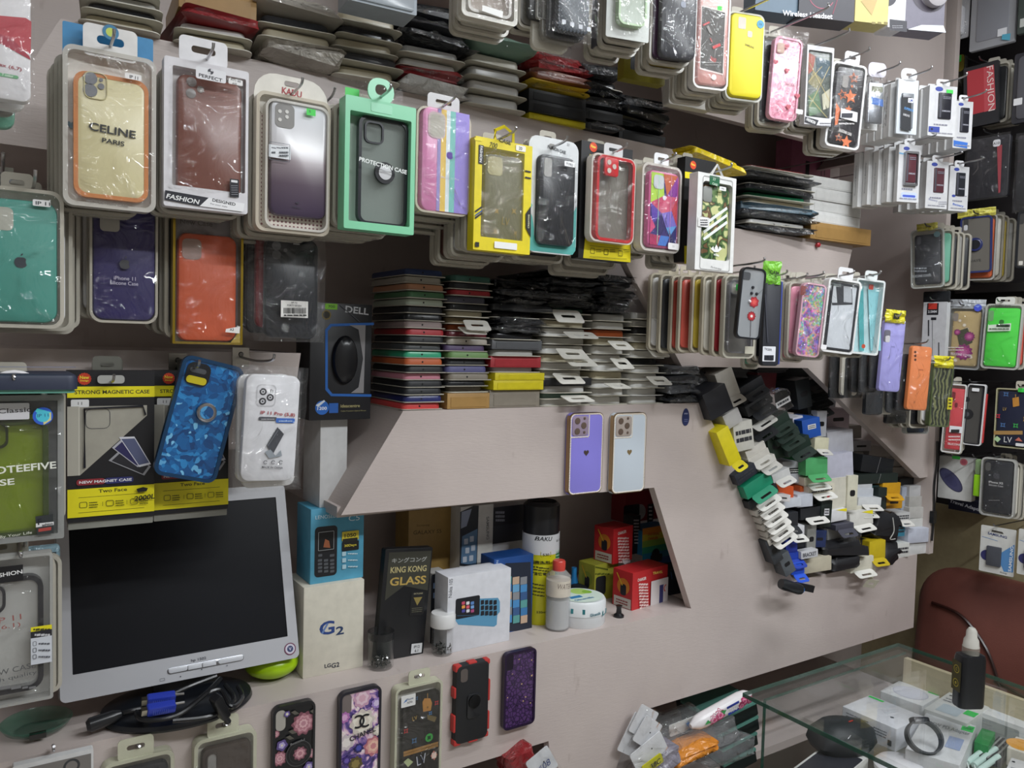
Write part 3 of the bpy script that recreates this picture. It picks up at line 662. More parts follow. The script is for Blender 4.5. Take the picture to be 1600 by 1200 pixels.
w_, h_, x_, z_ = k.sub(943, 247, 965, 276, 0); obj('camera_opening', [(slab(w_, h_, .005, -.003, .001, .001, x_, z_ + h_ / 2), 'p:c03034')] + [(turn(lathe([(.0042, 0), (.0042, .0006)], 14), pi / 2, 0, 0, (k.hit(a_, b_).x, -.003, k.hit(a_, b_).z)), 's:c8b8b0') for a_, b_ in ((950, 254), (950, 267), (958, 261))], k.t)
A = k.art(-.0006); A.text('iPhone11 Pro', 963, 325, 4.2, 'd8d6d2', False, -7, 22).text('Silicone Case', 963, 331, 4, 'd8d6d2', False, -7, 22); A.done(k.t)
tab(k.t, .040, .022, 0, k.h - .002, .003, .001, 't:e8e8ea')
hook(k, 'metal peg through the red edged case pack')
behind(k2, 'the black and yellow box', ['d8d4c8', 'e6e6e6', '8c8a84', '8c8a84', 'd8d4c8'], .018, .003, -.006, y0=.024)

# prism case
k = place('phone_case_pack', (1002, 257, 1064, 394), 'clear pack with a case printed in jagged rainbow facets', PC, Y=YR - .015)
blister(k, 't:e2dcd4', .018, .004, r=.014)
c = k.case((1013, 268, 1060, 388), .0, .010, 'p:c45a8c', cam='none', r=.011, bev=.003)
cw, chh, ccx, cz0 = k.c; A = Art(cw * .88, chh * .94, -.0001, ccx, cz0 + chh * .03)
for P_, q_ in (([(0, 0), (1, 0), (1, 1), (0, 1)], '3a2c74'), ([(0, 0), (.45, 0), (.5, .3), (0, .42)], 'b4d850'), ([(.45, 0), (1, 0), (.6, .3)], 'c0603c'), ([(1, 0), (1, .3), (.6, .3)], '8c3c9c'), ([(0, .42), (.5, .3), (.42, .55)], 'c8486c'), ([(.5, .3), (1, .3), (.8, .5), (.42, .55)], 'd86080'),
    ([(0, .42), (.42, .55), (.1, .72)], '5a3ca4'), ([(.42, .55), (.8, .5), (1, .7), (.6, .74)], '8070c8'), ([(1, .3), (1, .7), (.8, .5)], 'cc4450'), ([(.6, .74), (1, .7), (.75, .86)], '60a0dc'), ([(.1, .72), (.42, .55), (.6, .74), (.4, .86)], '2c2060'), ([(0, .6), (.2, .75), (0, .85)], 'd04a7c'), ([(.2, .86), (.4, .86), (.3, 1), (0, 1), (0, .85)], 'b03060'), ([(.75, .86), (1, .7), (1, 1), (.6, 1)], '24246c'), ([(.4, .86), (.75, .86), (.6, 1), (.3, 1)], '4878c8')): A.poly(P_, q_)
A.rect(.08, .03, .46, .22, 'c8ccd0', .006).apple(.5, .33, .0045, 'ece4f0').line(.28, .02, .28, .98, .0008, 'a0e8c0').line(.74, .02, .74, .98, .0008, 'e0a0d0'); A.done(c)
A = k.art(-.004); A.rect(1044, 379, 1060, 391, 'eceaea', 1.5).text('11', 1052, 385, 3.5, '8a8a90'); A.done(k.t, 'size_sticker')
tab(k.t, .034, .022, 0, k.h - .002, .004, .0012, 'c:e8e8ea')
hook(k, 'metal peg through the rainbow facet case pack')
behind(k, 'the rainbow facet case', ['d8d4c8', 'e6e6e6', 'd8d4c8', 'c8b040', '8c8a84'], .018, -.003, -.001, y0=.021)

# camouflage case in a white box
k = place('phone_case_pack', (1088, 273, 1148, 424), 'white window box with a green camouflage case and three white stripes', PC, Y=YR - .05)
obj('box_frame', [(ring(k.w, k.h, .001, k.w * .78, k.h * .80, .008, 0, .020, 0, None, .002, k.h * .52), 'c:e8e8e6'), (slab(k.w - .002, k.h - .002, .001, .0185, .020, 0, 0, k.h / 2), 'c:e0e0dc')], k.t)
c = k.case((1097, 290, 1139, 410), .005, .010, 'camo', cam='none', r=.011, bev=.003)
w_, h_, x_, z_ = k.sub(1098, 291, 1112, 316, .005); obj('camera_opening', (slab(w_, h_, .006, .0035, .006, .001, x_, z_ + h_ / 2), 's:8a8c88'), c)
A = k.art(.0044)
for q_ in (0, 1, 2): A.line(1099, 352 + q_ * 11, 1136, 325 + q_ * 11, 4.6, 'e8ecea')
for q_ in (-22, 0, 22): x_, y_ = 1119, 391; A.poly([(x_ - 2 + q_ * .05, y_ + 3), (x_ + q_ * .28 - 2.6, y_ - 4 + abs(q_) * .08), (x_ + q_ * .22, y_ - 9 + abs(q_) * .12), (x_ + q_ * .28 + 2.6, y_ - 4 + abs(q_) * .08), (x_ + 2 + q_ * .05, y_ + 3)], 'eef0ee')
A.text('adidas', 1119, 398, 4, 'eef0ee', True, -6, 12); A.done(c)
A = k.art(-.0003); A.rect(1109, 274, 1124, 291, '2a6a48').text('77', 1116, 280, 5, 'd8ecd8').text('CASE', 1117, 288, 3.4, 'd8ecd8', True, -6, 12).frame(1093, 283, 1145, 420, .7, '7a7a78', 4).text('My choice design', 1119, 419, 3.4, '4a4a4a', False, -5, 24)
A.rect(1124, 291, 1134, 299, 'f4f4f2', 1).text('11PRO', 1129, 295, 3, '40424a', True, -6, 8); A.done(k.t)
A = k.art(-.001); A.rect(1091, 338, 1108, 356, 'ecebea', 1).frame(1092.5, 340, 1107, 354, .5, '9a9a9a', 1).lines(1094, 343, 1105, 3, 3.6, 2, '4a4a50', 5); A.done(k.t, 'price_sticker')
obj('hang_tab', (tube([(-.014, .002, k.h), (.0, .002, k.h + .018), (.014, .002, k.h)], .0024, 4), 'c:e8e8e6'), k.t)
hook(k, 'metal peg through the white box with the camouflage case', Yw=YF)
k2 = place('phone_case_pack', (1068, 248, 1116, 412), 'black and yellow box with a red badge behind the camouflage case', PC, Y=YR + .0)
obj('box', (slab(k2.w, k2.h, .001, 0, .020, 0, 0, k2.h / 2), 'c:202022'), k2.t)
A = k2.art(0); A.circ(1083, 258, 6.5, 'd84824').text('New', 1083, 257, 4, 'f4e050', True, -7, 9).poly([(1070, 268), (1090, 271), (1090, 281), (1070, 278)], 'ecdc1c').poly([(1069, 384), (1090, 386), (1090, 414), (1069, 412)], 'ecdc1c'); A.done(k2.t)
behind(k2, 'the boxed camouflage case', ['8c8a84', 'd8d4c8', '202226', '8c8a84'], .019, -.002, -.001, y0=.024)
k = place('plastic_pouch', (1070, 238, 1150, 260), 'yellow foil pouch lying over the black box by the camouflage case', 'pouch', Y=YR + .06, roll=8)
obj('pouch', (turn(crumple(k.w, .05, .018, 4, .3), 0, 0, 0, (0, 0, 0)), 'b:e8cc1c'), k.t)
# ------------------------------------------------------------------ upper row of packs, in front of the topmost strip
def euro(k, w=.034, hgt=.022, y=.004, col='t:e8e8ea', a=.5): tab(k.t, w, hgt, (a - .5) * k.w, k.h - .002, y, .0012, col)
k = place('phone_case_pack', (722, -70, 810, 33), 'cream framed clear pack with a blank white sticker above the red bags', PC, Y=1.0, yaw=-6)
blister(k, 't:d8d4c8', .018, .006, r=.008, back='c:b8aa9c')
k.case((732, -60, 800, 24), .002, .011, 'v:b8a898', cam='none', rim='t:d8d4cc')
A = k.art(-.004); A.poly([(754, 8), (786, 18), (785, 28), (753, 17)], 'f0f0ee'); A.done(k.t, 'white_sticker')
hook(k, 'metal peg holding the cream framed pack', plate=False); behind(k, 'the cream framed pack with the blank sticker', ['8c8a84', 'd8d4c8', 'e6e6e6'], .018, .003, -.002)
k = place('phone_case_pack', (822, -70, 872, 36), 'dark clear pack in a bag hanging beside the honeycomb textured case', PC, Y=1.02, yaw=-8)
k.case((828, -60, 868, 30), 0, .012, 'p:3a3c3e', cam='none'); k.case((840, -60, 862, 30), -.008, .006, 'v:c8c8c0', cam='none', rim='t:d8d8d4', name='clear_case'); bag(k, y=-.010, back=.016)
hook(k, 'metal peg holding the dark bagged pack', plate=False); behind(k, 'the dark bagged pack', ['8c8a84', '202226'], .018, -.004, -.004)
k = place('phone_case_pack', (862, -80, 934, 58), 'bagged charcoal case with a fine honeycomb texture and four small white icons', PC, Y=.97, yaw=-10)
k.case((873, -70, 922, 51), 0, .012, 'carbon', cam='none', bev=.003); bag(k, y=-.006, back=.016, amp=.006, bulge=.006)
A = k.art(-.0002)
for a_, b_ in ((881, 34), (894, 38), (907, 42), (920, 46)): A.rect(a_ - 3, b_ - 4, a_ + 3, b_ + 4, 'd8dce4', .6)
A.done(k.t, 'icon_print'); hook(k, 'metal peg holding the honeycomb textured case', plate=False); behind(k, 'the honeycomb textured case', ['3a3c40', '8c8a84', 'd8d4c8'], .018, -.003, -.003, bag=True)
k = place('phone_case_pack', (934, -70, 989, 76), 'grey window box with a black band along its foot beside the honeycomb textured case', PC, Y=1.0, yaw=-10)
obj('box', (slab(k.w, k.h, .001, 0, .018, 0, 0, k.h / 2), 'c:3c3a44'), k.t); obj('clear_case', (slab(k.w * .6, k.h * .8, .01, -.002, .002, .001, k.w * .08, k.h * .62), 't:c8c4b4'), k.t)
A = k.art(0); A.poly([(935, 64), (990, 77), (990, 82), (935, 70)], 'c8c8ca').poly([(935, 46), (966, 52), (958, 67), (935, 62)], '2c2c36').poly([(966, 52), (990, 57), (990, 80), (958, 67)], 'd8d8dc').text('FASHION', 946, 55, 6, 'e8e8ec', True, -14, 24, .1).text('SAMSUNG', 975, 66, 3.6, '3c3c44', True, -14, 19).lines(966, 70, 982, 1, 3, 1.2, '80808a'); A.done(k.t)
hook(k, 'metal peg holding the grey window box', plate=False); behind(k, 'the grey window box', ['8c8a84', 'd8d4c8'], .018, .002, -.004)
k = place('phone_case_pack', (954, -90, 1022, 58), 'white pack with a shiny pale green clear case inside its bag', PC, Y=.95, yaw=-14)
obj('backing_card', (slab(k.w, k.h, .003, .012, .014, 0, 0, k.h / 2), 'c:d4d8d4'), k.t)
k.case((968, -80, 1012, 40), 0, .012, 't:c8d4c4', cam='none', rim='p:a8c498', r=.012); bag(k, y=-.005, amp=.005, bulge=.005)
hook(k, 'metal peg holding the pale green clear case', plate=False); behind(k, 'the pale green clear case', ['e6e6e6', '8c8a84', 'c8b040'], .016, .001, -.005)
k = place('phone_case_pack', (1028, -60, 1092, 96), 'glossy black case in a bag with a small pale fruit emblem', PC, Y=.95, yaw=-16)
k.case((1034, -50, 1090, 92), 0, .012, 'p:2a2b32', cam='none', bev=.005, r=.012); A = k.art(-.0002); A.apple(1068, 7, 5.5, '9aa0b0'); A.done(k.t, 'emblem'); bag(k, y=-.006, back=.015, amp=.005)
hook(k, 'metal peg holding the glossy black bagged case', plate=False); behind(k, 'the glossy black bagged case', ['5a3a5a', 'c8b040', 'd8d4c8'], .016, -.002, -.004)
k = place('phone_case_pack', (1085, -14, 1140, 140), 'white tray with a rose pink panel reading 360 on a dark window', PC, Y=.955, yaw=-17)
blister(k, 'p:e4e2e0', .018, .003, r=.012, film='f:')
k.case((1092, -10, 1138, 132), .001, .010, 'p:d49c94', cam='none', bev=.002)
A = k.art(.0008); A.poly([(1096, 8), (1134, 19), (1130, 118), (1093, 108)], 'f0e0dc').poly([(1097, 10), (1133, 20), (1129, 115), (1094, 106)], '4a4642').rect(1121, 9, 1128, 17, '44d854', .5).text('360', 1114, 93, 7, 'd8504c', True, -16, 11).lines(1101, 97, 1126, 2, 4, 1.5, 'c0bcb8', 4).circ(1115, 121, 4.5, 'f4f0ee')
A.line(1098, 40, 1108, 35, 2.5, 'd84848').poly([(1103, 42), (1107, 41), (1113, 55), (1108, 52)], '989490').line(1109, 60, 1112, 66, 2, 'c05050').line(1113, 75, 1125, 70, 4.5, 'd84040').text('STYLE 2018', 1113, 17, 3, 'c8c4c0', True, -16, 12).text('FULL BODY', 1117, 27, 3, 'c8c4c0', True, -16, 14).line(1117, 76, 1116, 88, .5, 'c0bcb8').line(1120, 36, 1119, 42, .5, 'c0bcb8'); A.done(k.t)
hook(k, 'metal peg holding the rose pink panel pack', plate=False); behind(k, 'the rose pink panel pack', ['e6e6e6', '202226', 'd8d4c8'], .015, -.003, -.003)
k = place('phone_case_pack', (1137, 18, 1195, 157), 'bright yellow rubber case in a clear tray with a round blue sticker', PC, Y=.965, yaw=-17)
obj('tray', [(ring(k.w, k.h, .012, k.w - .006, k.h - .006, .010, .004, .014), 't:dcdcd4'), (slab(k.w - .004, k.h - .004, .011, .0125, .014, 0, 0, k.h / 2), 't:dcdcd4')], k.t)
k.case((1141, 22, 1193, 152), -.002, .012, 's:ecdc28', cam='none', bev=.004, r=.011)
A = k.art(-.002); A.rect(1154, 26, 1165, 46, 'd4ccc0', 2).rect(1168, 48, 1175, 59, 'd4ccc0', 2.5).text('SAMSUNG', 1171, 72, 3.6, '7c7420', True, -12, 17).circ(1188, 38, 6.5, '4a9cc0').text('2/8', 1188, 38, 3, '205878', True, -12); A.done(k.t)
hook(k, 'metal peg holding the bright yellow case', rise=0, out=.09, plate=False); behind(k, 'the bright yellow case', ['202226', 'd8d4c8', 'd8d4c8'], .015, -.002, -.003)
k = place('phone_case_pack', (1199, 46, 1254, 194), 'pink shell glitter case with small red hearts in a crinkled bag', PC, Y=.985, yaw=-18, roll=3)
k.case((1206, 58, 1250, 188), 0, .012, 'pinkshell', cam='none', rim='p:e49cb4', r=.011); bag(k, y=-.006, back=.016, amp=.007, bulge=.006)
A = k.art(-.0002); A.rect(1215, 66, 1225, 84, 'c4a494', 2).text('kimoci', 1236, 131, 7, '8a4a5c', False, 4, 17)
for a_, b_ in ((1229, 73), (1212, 97), (1232, 167), (1246, 150), (1230, 110)): A.heart(a_, b_, 4.5, 'c45464')
A.done(k.t); A = k.art(-.012); A.rect(1244, 170, 1254, 179, 'ece8ea', 1.2); A.done(k.t, 'size_sticker')
hook(k, 'metal peg holding the pink shell glitter case', out=.09, plate=False); behind(k, 'the pink shell glitter case', ['202226', '4a5a8a', 'd8d4c8'], .015, -.002, -.002)
k = place('phone_case_pack', (1259, 72, 1301, 196), 'white edged window box with a dark case crossed by gold lines', PC, Y=1.0, yaw=-18)
obj('box', [(ring(k.w, k.h, .001, k.w * .88, k.h * .84, .002, 0, .016, 0, None, 0, k.h * .52), 'c:dcdce0'), (slab(k.w - .001, k.h - .001, .001, .015, .016, 0, 0, k.h / 2), 'c:d4d4d4')], k.t)
k.case((1262, 80, 1298, 182), .003, .010, 'p:5a625c', cam='none', bev=.002); A = k.art(.0028)
A.poly([(1263, 82), (1274, 88), (1270, 110), (1263, 116)], 'a85c4c').poly([(1274, 88), (1297, 96), (1296, 118), (1278, 128)], '36505c').poly([(1263, 150), (1278, 140), (1284, 175), (1264, 182)], '5a7a58').poly([(1284, 148), (1297, 138), (1296, 168), (1286, 172)], 'c4c0a8').poly([(1270, 110), (1284, 124), (1276, 140), (1263, 130)], '8a8460')
for a_, b_, c_, d_ in ((1263, 96, 1297, 160), (1296, 104, 1264, 168), (1263, 150, 1292, 184), (1263, 128, 1284, 104)): A.line(a_, b_, c_, d_, 1, 'c8b478')
A.circ(1282, 93, 2.6, 'e8f0f8'); A.done(k.t, 'pattern'); obj('window_film', (sheet(k.w * .9, k.h * .86, .0003, 0, k.h * .52, .001, 5, 7, .001), 'f:'), k.t)
A = k.art(-.0002); A.poly([(1258, 182), (1279, 188), (1275, 197), (1257, 191)], '24242c').text('FASHION', 1267, 189, 5, 'f0f0f0', True, -16, 17, .2).lines(1281, 192, 1298, 2, 4, 1.6, '6a6a74'); A.done(k.t)
hook(k, 'metal peg holding the gold crossed case', out=.06, plate=False); behind(k, 'the gold crossed case', ['d8d4c8', '202226', 'c8b040'], .015, -.003, -.003)
k = place('phone_case_pack', (1295, 98, 1349, 232), 'white tray with a black case covered in orange stars and a barcode sticker', PC, Y=.985, yaw=-20, roll=4)
blister(k, 'p:e6e6e8', .018, .004, r=.010)
k.case((1303, 105, 1346, 226), .001, .010, 'p:2b282c', cam='none', bev=.002)
A = k.art(.0008)
for a_, b_, r_, q_ in ((1329, 151, 12, 10), (1322, 222, 11, 0), (1326, 171, 7, 5), (1331, 135, 3, 0)): A.star(a_, b_, r_, 'dc7440', q_)
for a_, b_, r_, q_ in ((1334, 122, 9, 10), (1316, 148, 9, 20), (1310, 215, 7, 0)): A.star(a_, b_, r_, 'dc7440', q_).star(a_, b_, r_ * .7, '2b282c', q_)
A.poly([(1306, 160), (1313, 172), (1308, 195), (1304, 196)], 'dc7440').rect(1317, 117, 1324, 138, '8c8884', 3).lines(1310, 186, 1334, 2, 6, 3, 'd8d4d4', 3).text('SILICONE CASE', 1320, 207, 4.5, 'f0ece8', True, -10, 24); A.done(k.t, 'star_print')
A = k.art(-.004); A.poly([(1314, 169), (1340, 176), (1339, 191), (1313, 184)], 'eaeaec').bars(1315, 177, 1331, 184, '30303a', 3); A.done(k.t, 'barcode_sticker')
tab(k.t, .034, .026, .004, k.h - .002, .002, .002, 'p:e6e6e8'); hook(k, 'metal peg holding the orange star case', out=.05, plate=False); behind(k, 'the orange star case', ['d8d4c8', '202226', 'd8d4c8'], .015, -.003, -.002)

# batteries
BG = 'boxed phone batteries on the upper strip'
def battery_box(bb, label, Y, yaw, dark='26262e', blue=True, t=.020, green=False, cord=False, wrap=False):
    k = place('battery_box', bb, label, 'battery box', Y=Y, yaw=yaw, group=BG)
    obj('box', (slab(k.w, k.h, .001, 0, t, 0, 0, k.h / 2), 'c:dadadc'), k.t)
    b = obj('battery', (slab(k.w * .46, k.h * .52, .002, -.003, .001, .001, k.w * .06, k.h * .60), 'p:' + dark), k.t)
    A = Art(k.w, k.h, 0, 0, 0); A.rect(.22, .10, .85, .70, 'd4d4d8', .003)
    A.circ(.34, .07, k.w * .14, '3a4aa0', 20, .55); A.lines(.2, .76, .7, 1, .05, .03, '8a8a98', 3).lines(.12, .93, .9, 1, .05, .02, '9a9aa4', 5)
    if blue: A.rect(.03, .82, .42, .93, '3448a0').circ(.14, .875, k.w * .04, '181838', 10)
    if green: A.rect(.60, .07, .84, .15, '44d854')
    A.done(k.t); A = Art(k.w * .46, k.h * .52, -.003, k.w * .06, k.h * .34); A.rect(.06, .04, .2, .96, '4a4a54').text('SAMSUNG', .58, .7, k.h * .03, 'b8b8c4', True, 0, k.w * .3).lines(.3, .15, .9, 2, .06, .03, '80808c', 2); A.done(b)
    tab(k.t, k.w * .5, .016, 0, k.h - .001, .002, .001, 'c:e6e6e8'); return k
def spare_boxes(k, n, what, dx=-.004, dz=.0, t=.020):
    for i in range(n):
        e = Vector((cos(k.yaw), sin(k.yaw), 0)); m = Vector((-sin(k.yaw), cos(k.yaw), 0))
        q = thing('battery_box', f'closed white battery box hung {ORD[i + 1]} behind {what}', 'battery box', Vector(k.loc) + m * (.022 * (i + 1)) + e * (dx * (i + 1)) + Vector((0, 0, dz * (i + 1) + rnd.uniform(-.003, .003))), (0, 0, k.yaw), BG)
        obj('box', (slab(k.w * .98, k.h * rnd.uniform(.97, 1), .001, 0, t, 0, 0, k.h / 2), 'c:dedede'), q)
        A = Art(t, k.h, 0, 0, 0); A.text('Standard Battery', .5, .5, .004, '5a5a66', False, 90, k.h * .55); o = A.done(q, 'side_print'); o.rotation_euler = (0, 0, -pi / 2); o.location = (-k.w * .49 - .0003, t / 2, 0)
        obj('hang_tab', (slab(k.w * .42, .016, .003, .004, .005, 0, 0, k.h + .006), 'c:dedede'), q)
k = place('battery_pack', (1353, 118, 1384, 199), 'silver phone battery with a blue band in a clear bag', 'phone battery', Y=1.02, yaw=-20, group=BG)
obj('battery', (slab(k.w * .72, k.h * .78, .002, 0, .006, .001, 0, k.h * .47), 'm:b0b4bc'), k.t); A = k.art(0); A.poly([(1361, 151), (1380, 156), (1380, 167), (1361, 162)], '3c6cb8').rect(1362, 134, 1379, 145, '8a8c78').rect(1368, 142, 1374, 150, 'f0f0f0'); A.done(k.t); bag(k, y=-.004, back=.008, amp=.003); obj('bag_header', (slab(k.w * .9, .03, .01, .0, .002, 0, 0, k.h + .012), 'c:dcd8e4'), k.t)
hook(k, 'metal peg holding the bagged silver battery', out=.05, plate=False)
spare_boxes(k, 3, 'the bagged silver battery', -.001)
k = place('battery_pack', (1402, 124, 1434, 210), 'dark grey phone battery sealed in a white plastic envelope', 'phone battery', Y=1.02, yaw=-22, group=BG)
obj('envelope', (slab(k.w, k.h, .002, 0, .005, .001, 0, k.h / 2), 'p:dfe6ee'), k.t); obj('battery', (slab(k.w * .56, k.h * .64, .0015, -.004, .001, .001, -.002, k.h * .42), 'p:7c8086'), k.t)
A = k.art(-.0041); A.poly([(1409, 149), (1424, 152), (1423, 205), (1408, 202)], '24262c').rect(1419, 153, 1427, 161, 'e8eaf4', .5).text('LM', 1423, 157, 4, '3c50a8').text('SUPERIOR', 1420, 171, 4, '5a98d8', True, -12, 17).text('SAMSUNG', 1416, 180, 3.6, 'd0d0d4', True, -10, 12).lines(1411, 150, 1422, 1, 3, 2, 'a0a0a8'); A.done(k.t)
obj('hang_tab', (ring(.040, .028, .012, .014, .006, .003, .0, .001, 0, k.h + .010), 'c:e8e8ea'), k.t)
hook(k, 'metal peg holding the white battery envelope', out=.05, plate=False); spare_boxes(k, 4, 'the white battery envelope', -.003)
k = battery_box((1451, 134, 1494, 213), 'white battery box with a green price sticker at the end of the upper strip', 1.0, -24, green=True)
hook(k, 'metal peg holding the battery box with the green sticker', out=.05, plate=False); spare_boxes(k, 5, 'the battery box with the green sticker', -.006)
k = battery_box((1490, 158, 1519, 232), 'small white battery box with a bright blue foot band', 1.03, -24, blue=False, t=.03); A = k.art(-.0002); A.poly([(1490, 219), (1512, 223), (1511, 232), (1490, 228)], '3a74d0'); A.done(k.t, 'blue_band')
hook(k, 'metal peg holding the battery box with the blue foot', out=.05, plate=False); spare_boxes(k, 4, 'the battery box with the blue foot', -.005)
k = battery_box((1403, 226, 1437, 316), 'white cardboard battery pack with a maroon cell taped on its front', 1.05, -22, '5a3038', False, .012); obj('clear_shell', (ring(k.w * .62, k.h * .60, .003, k.w * .52, k.h * .52, .002, -.006, 0, k.w * .05, k.h * .58), 'm:a8a8ac'), k.t); A = k.art(0); A.line(1405, 239, 1434, 245, 2.4, '7ab0d8').rect(1408, 300, 1432, 313, 'c8d4f0', 3).rect(1410, 304, 1430, 309, '4a62c8', 2); A.done(k.t, 'foot_print')
hook(k, 'metal peg holding the maroon taped battery', out=.05, plate=False, Yw=YF + .3); spare_boxes(k, 4, 'the maroon taped battery', -.010)
k = battery_box((1447, 252, 1481, 326), 'white battery box with a dark red cell window in the lower row', 1.08, -22, '5a343c', False)
A = k.art(0); A.text('Battery', 1458, 313, 4, '6a70a0', False, -8, 16).lines(1466, 315, 1479, 2, 3, 1.4, '9a9aa8'); A.done(k.t, 'foot_print'); hook(k, 'metal peg holding the dark red cell battery box', out=.05, plate=False, Yw=YF + .3); spare_boxes(k, 3, 'the dark red cell battery box', -.008)
k = battery_box((1483, 260, 1513, 330), 'white battery box with a black cell and blue lettering in the lower row', 1.08, -22, '26282e', False)
A = k.art(0); A.text('Battery', 1497, 321, 4.5, '4a6cc0', True, -8, 20).circ(1490, 306, 3.4, '3a4aa0', 16, .6).lines(1496, 306, 1510, 1, 3, 1.4, '8a8a98'); A.done(k.t, 'foot_print'); hook(k, 'metal peg holding the black cell battery box', out=.05, plate=False, Yw=YF + .3); spare_boxes(k, 3, 'the black cell battery box', -.008)

# packs half hidden under the row
k = place('phone_case_pack', (1046, 96, 1115, 168), 'empty looking white frame box hanging under the rose pink panel pack', PC, Y=1.10, yaw=-8)
obj('box_frame', [(ring(k.w, k.h, .004, k.w * .74, k.h * .70, .012, 0, .02, 0, None, .002, k.h * .56), 'c:d8d6d0'), (slab(k.w - .002, k.h - .002, .003, .018, .02, 0, 0, k.h / 2), 'c:3c3e42')], k.t); hook(k, 'metal peg holding the white frame box', out=.03)
k = place('phone_case_pack', (975, 60, 1040, 128), 'yellow framed black window box under the glossy black bagged case', PC, Y=1.08, yaw=-8)
obj('box_frame', [(ring(k.w, k.h, .002, k.w * .78, k.h * .74, .003, 0, .02, 0, None, .004, k.h * .60), 'c:8c8420'), (slab(k.w - .002, k.h - .002, .002, .018, .02, 0, 0, k.h / 2), 'c:24282e')], k.t); hook(k, 'metal peg holding the yellow framed black box', out=.03)

# headset boxes at the top
def hbox(bb, label, Y, yaw, col, d=.045):
    k = place('headset_box', bb, label, 'headset box', Y=Y, yaw=yaw, group='headset boxes above the batteries'); obj('box', (slab(k.w, k.h, .001, 0, d, .0, 0, k.h / 2), 'c:' + col), k.t); return k
k = hbox((1182, -90, 1250, 20), 'slate blue headset box, first of the headset boxes', 1.02, -20, '5c7488')
hook(k, 'metal peg holding the slate blue headset box', plate=False)
k = hbox((1250, -90, 1337, 30), 'black headset box with white Wireless Headset lettering', .98, -22, '34323c'); A = k.art(0); A.text('Wireless Headset', 1262, 23, 8.5, 'eceaf0', True, 2, 88).arc(1284, -10, 24, 1.2, 180, 330, 'b85870').line(1310, -6, 1301, 22, 1.4, '8a2c48'); A.done(k.t)
hook(k, 'metal peg holding the black headset box', plate=False)
k = hbox((1338, -90, 1390, 36), 'pale yellow headset box with three tiny icons along its foot', .99, -22, 'd8cc7c'); A = k.art(0)
for a_ in (1365, 1374, 1384): A.rect(a_ - 3, 34, a_ + 3, 38, '8a7c3c', .8)
A.poly([(1345, 2), (1378, -20), (1362, 24)], 'c8ac6c'); A.done(k.t); hook(k, 'metal peg holding the pale yellow headset box', plate=False)
k = hbox((1390, -90, 1417, 44), 'narrow white and black headset box between the yellow box and the clear pack', 1.0, -22, 'e4e4ea'); A = k.art(0); A.poly([(1390, 30), (1417, 33), (1417, 50), (1390, 47)], '33323c').circ(1386, -8, 18, '3c3a44').lines(1394, 40, 1410, 2, 3, 1.2, 'b0b0b8'); A.done(k.t); hook(k, 'metal peg holding the narrow headset box', plate=False)
k = hbox((1417, -90, 1478, 48), 'clear fronted pack showing a dark round headphone cup', 1.0, -22, '7c7888'); A = k.art(0); A.circ(1452, -14, 34, '4a4450', 30).circ(1456, -10, 22, '8c8890', 30).poly([(1418, 46), (1440, 39), (1474, 40), (1478, 51)], 'ecf2fa'); A.done(k.t)
obj('ear_cup', (turn(lathe([(.026, 0), (.026, .014), (.016, .02)], 28), pi / 2, 0, 0, (k.hit(1458, -6).x, 0, k.hit(1458, -6).z)), 'p:c8c4c8'), k.t); hook(k, 'metal peg holding the clear fronted headphone pack', plate=False)
# ------------------------------------------------------------------ left hand packs: lower rows
def rowg(k): return None
k = place('phone_case_pack', (-60, 292, 100, 512), 'large clear tray with a mint turquoise case and a fruit emblem', PC, Y=1.045)
blister(k, 't:dcd6c8', .018, .004, r=.013)
k.case((-40, 311, 90, 503), .001, .011, 's:48988a', cam='none', bev=.004, r=.013)
A = k.art(.0008); A.rect(-18, 321, 21, 361, 'b8b8ac', 8).apple(32.5, 410, 9.5, '3a4048'); A.done(k.t); A = k.art(-.004); A.rect(51, 311, 79, 324, 'e8e8e8', 2).text('IP 11', 67, 318, 5.5, '3a3c40', True, 0, 20); A.done(k.t, 'size_sticker')
hook(k, 'metal peg holding the mint turquoise case', a=.7); behind(k, 'the mint turquoise case', ['d8d4c8', 'e6e6e6', '8c8a84', '3a3c40'], .018, .006, -.002)
k = place('phone_case_pack', (140, 290, 247, 505), 'clear tray with a deep violet case and white lettering', PC, Y=1.115)
blister(k, 't:dcd6c8', .016, .003, r=.014)
k.case((145, 300, 243, 500), .0, .012, 's:2a2060', cam='none', bev=.004, r=.013)
A = k.art(-.004); A.rect(156, 325, 187, 363, 'a8a49c', 6).apple(195, 413, 8.2, '4c4c50').text('iPhone 11', 195, 435, 5.8, 'dcd8e8', False, 0, 31).text('Silicone Case', 194, 442.5, 5.8, 'dcd8e8', False, 0, 40); A.done(k.t)
hook(k, 'metal peg holding the deep violet case', z=k.loc.z + k.h - .01); behind(k, 'the deep violet case', ['d8d4c8', 'e6e6e6', '8c8a84', 'd8d4c8', '202226'], .017, -.005, .001)
k = place('phone_case_pack', (270, 330, 380, 538), 'gold edged window box with a bright orange case under wavy film', PC, Y=1.10)
obj('box_frame', [(ring(k.w, k.h, .001, k.w * .93, k.h * .965, .001, 0, .016), 'm:b49a3c'), (slab(k.w - .001, k.h - .001, .001, .0145, .016, 0, 0, k.h / 2), 'c:8c8688')], k.t)
k.case((278, 366, 370, 533), .002, .011, 's:d05a30', cam='none', bev=.005, r=.012); w_, h_, x_, z_ = k.sub(285, 373, 315, 405, .0); obj('camera_opening', (slab(w_, h_, .006, .0010, .006, 0, x_, z_ + h_ / 2), 's:a08478'), k.t)
A = k.art(.001); A.text('New Case', 307, 348, 8, '58504e', True, 0, 48).poly([(378, 512), (378, 538), (358, 538)], 'b49a3c'); A.done(k.t)
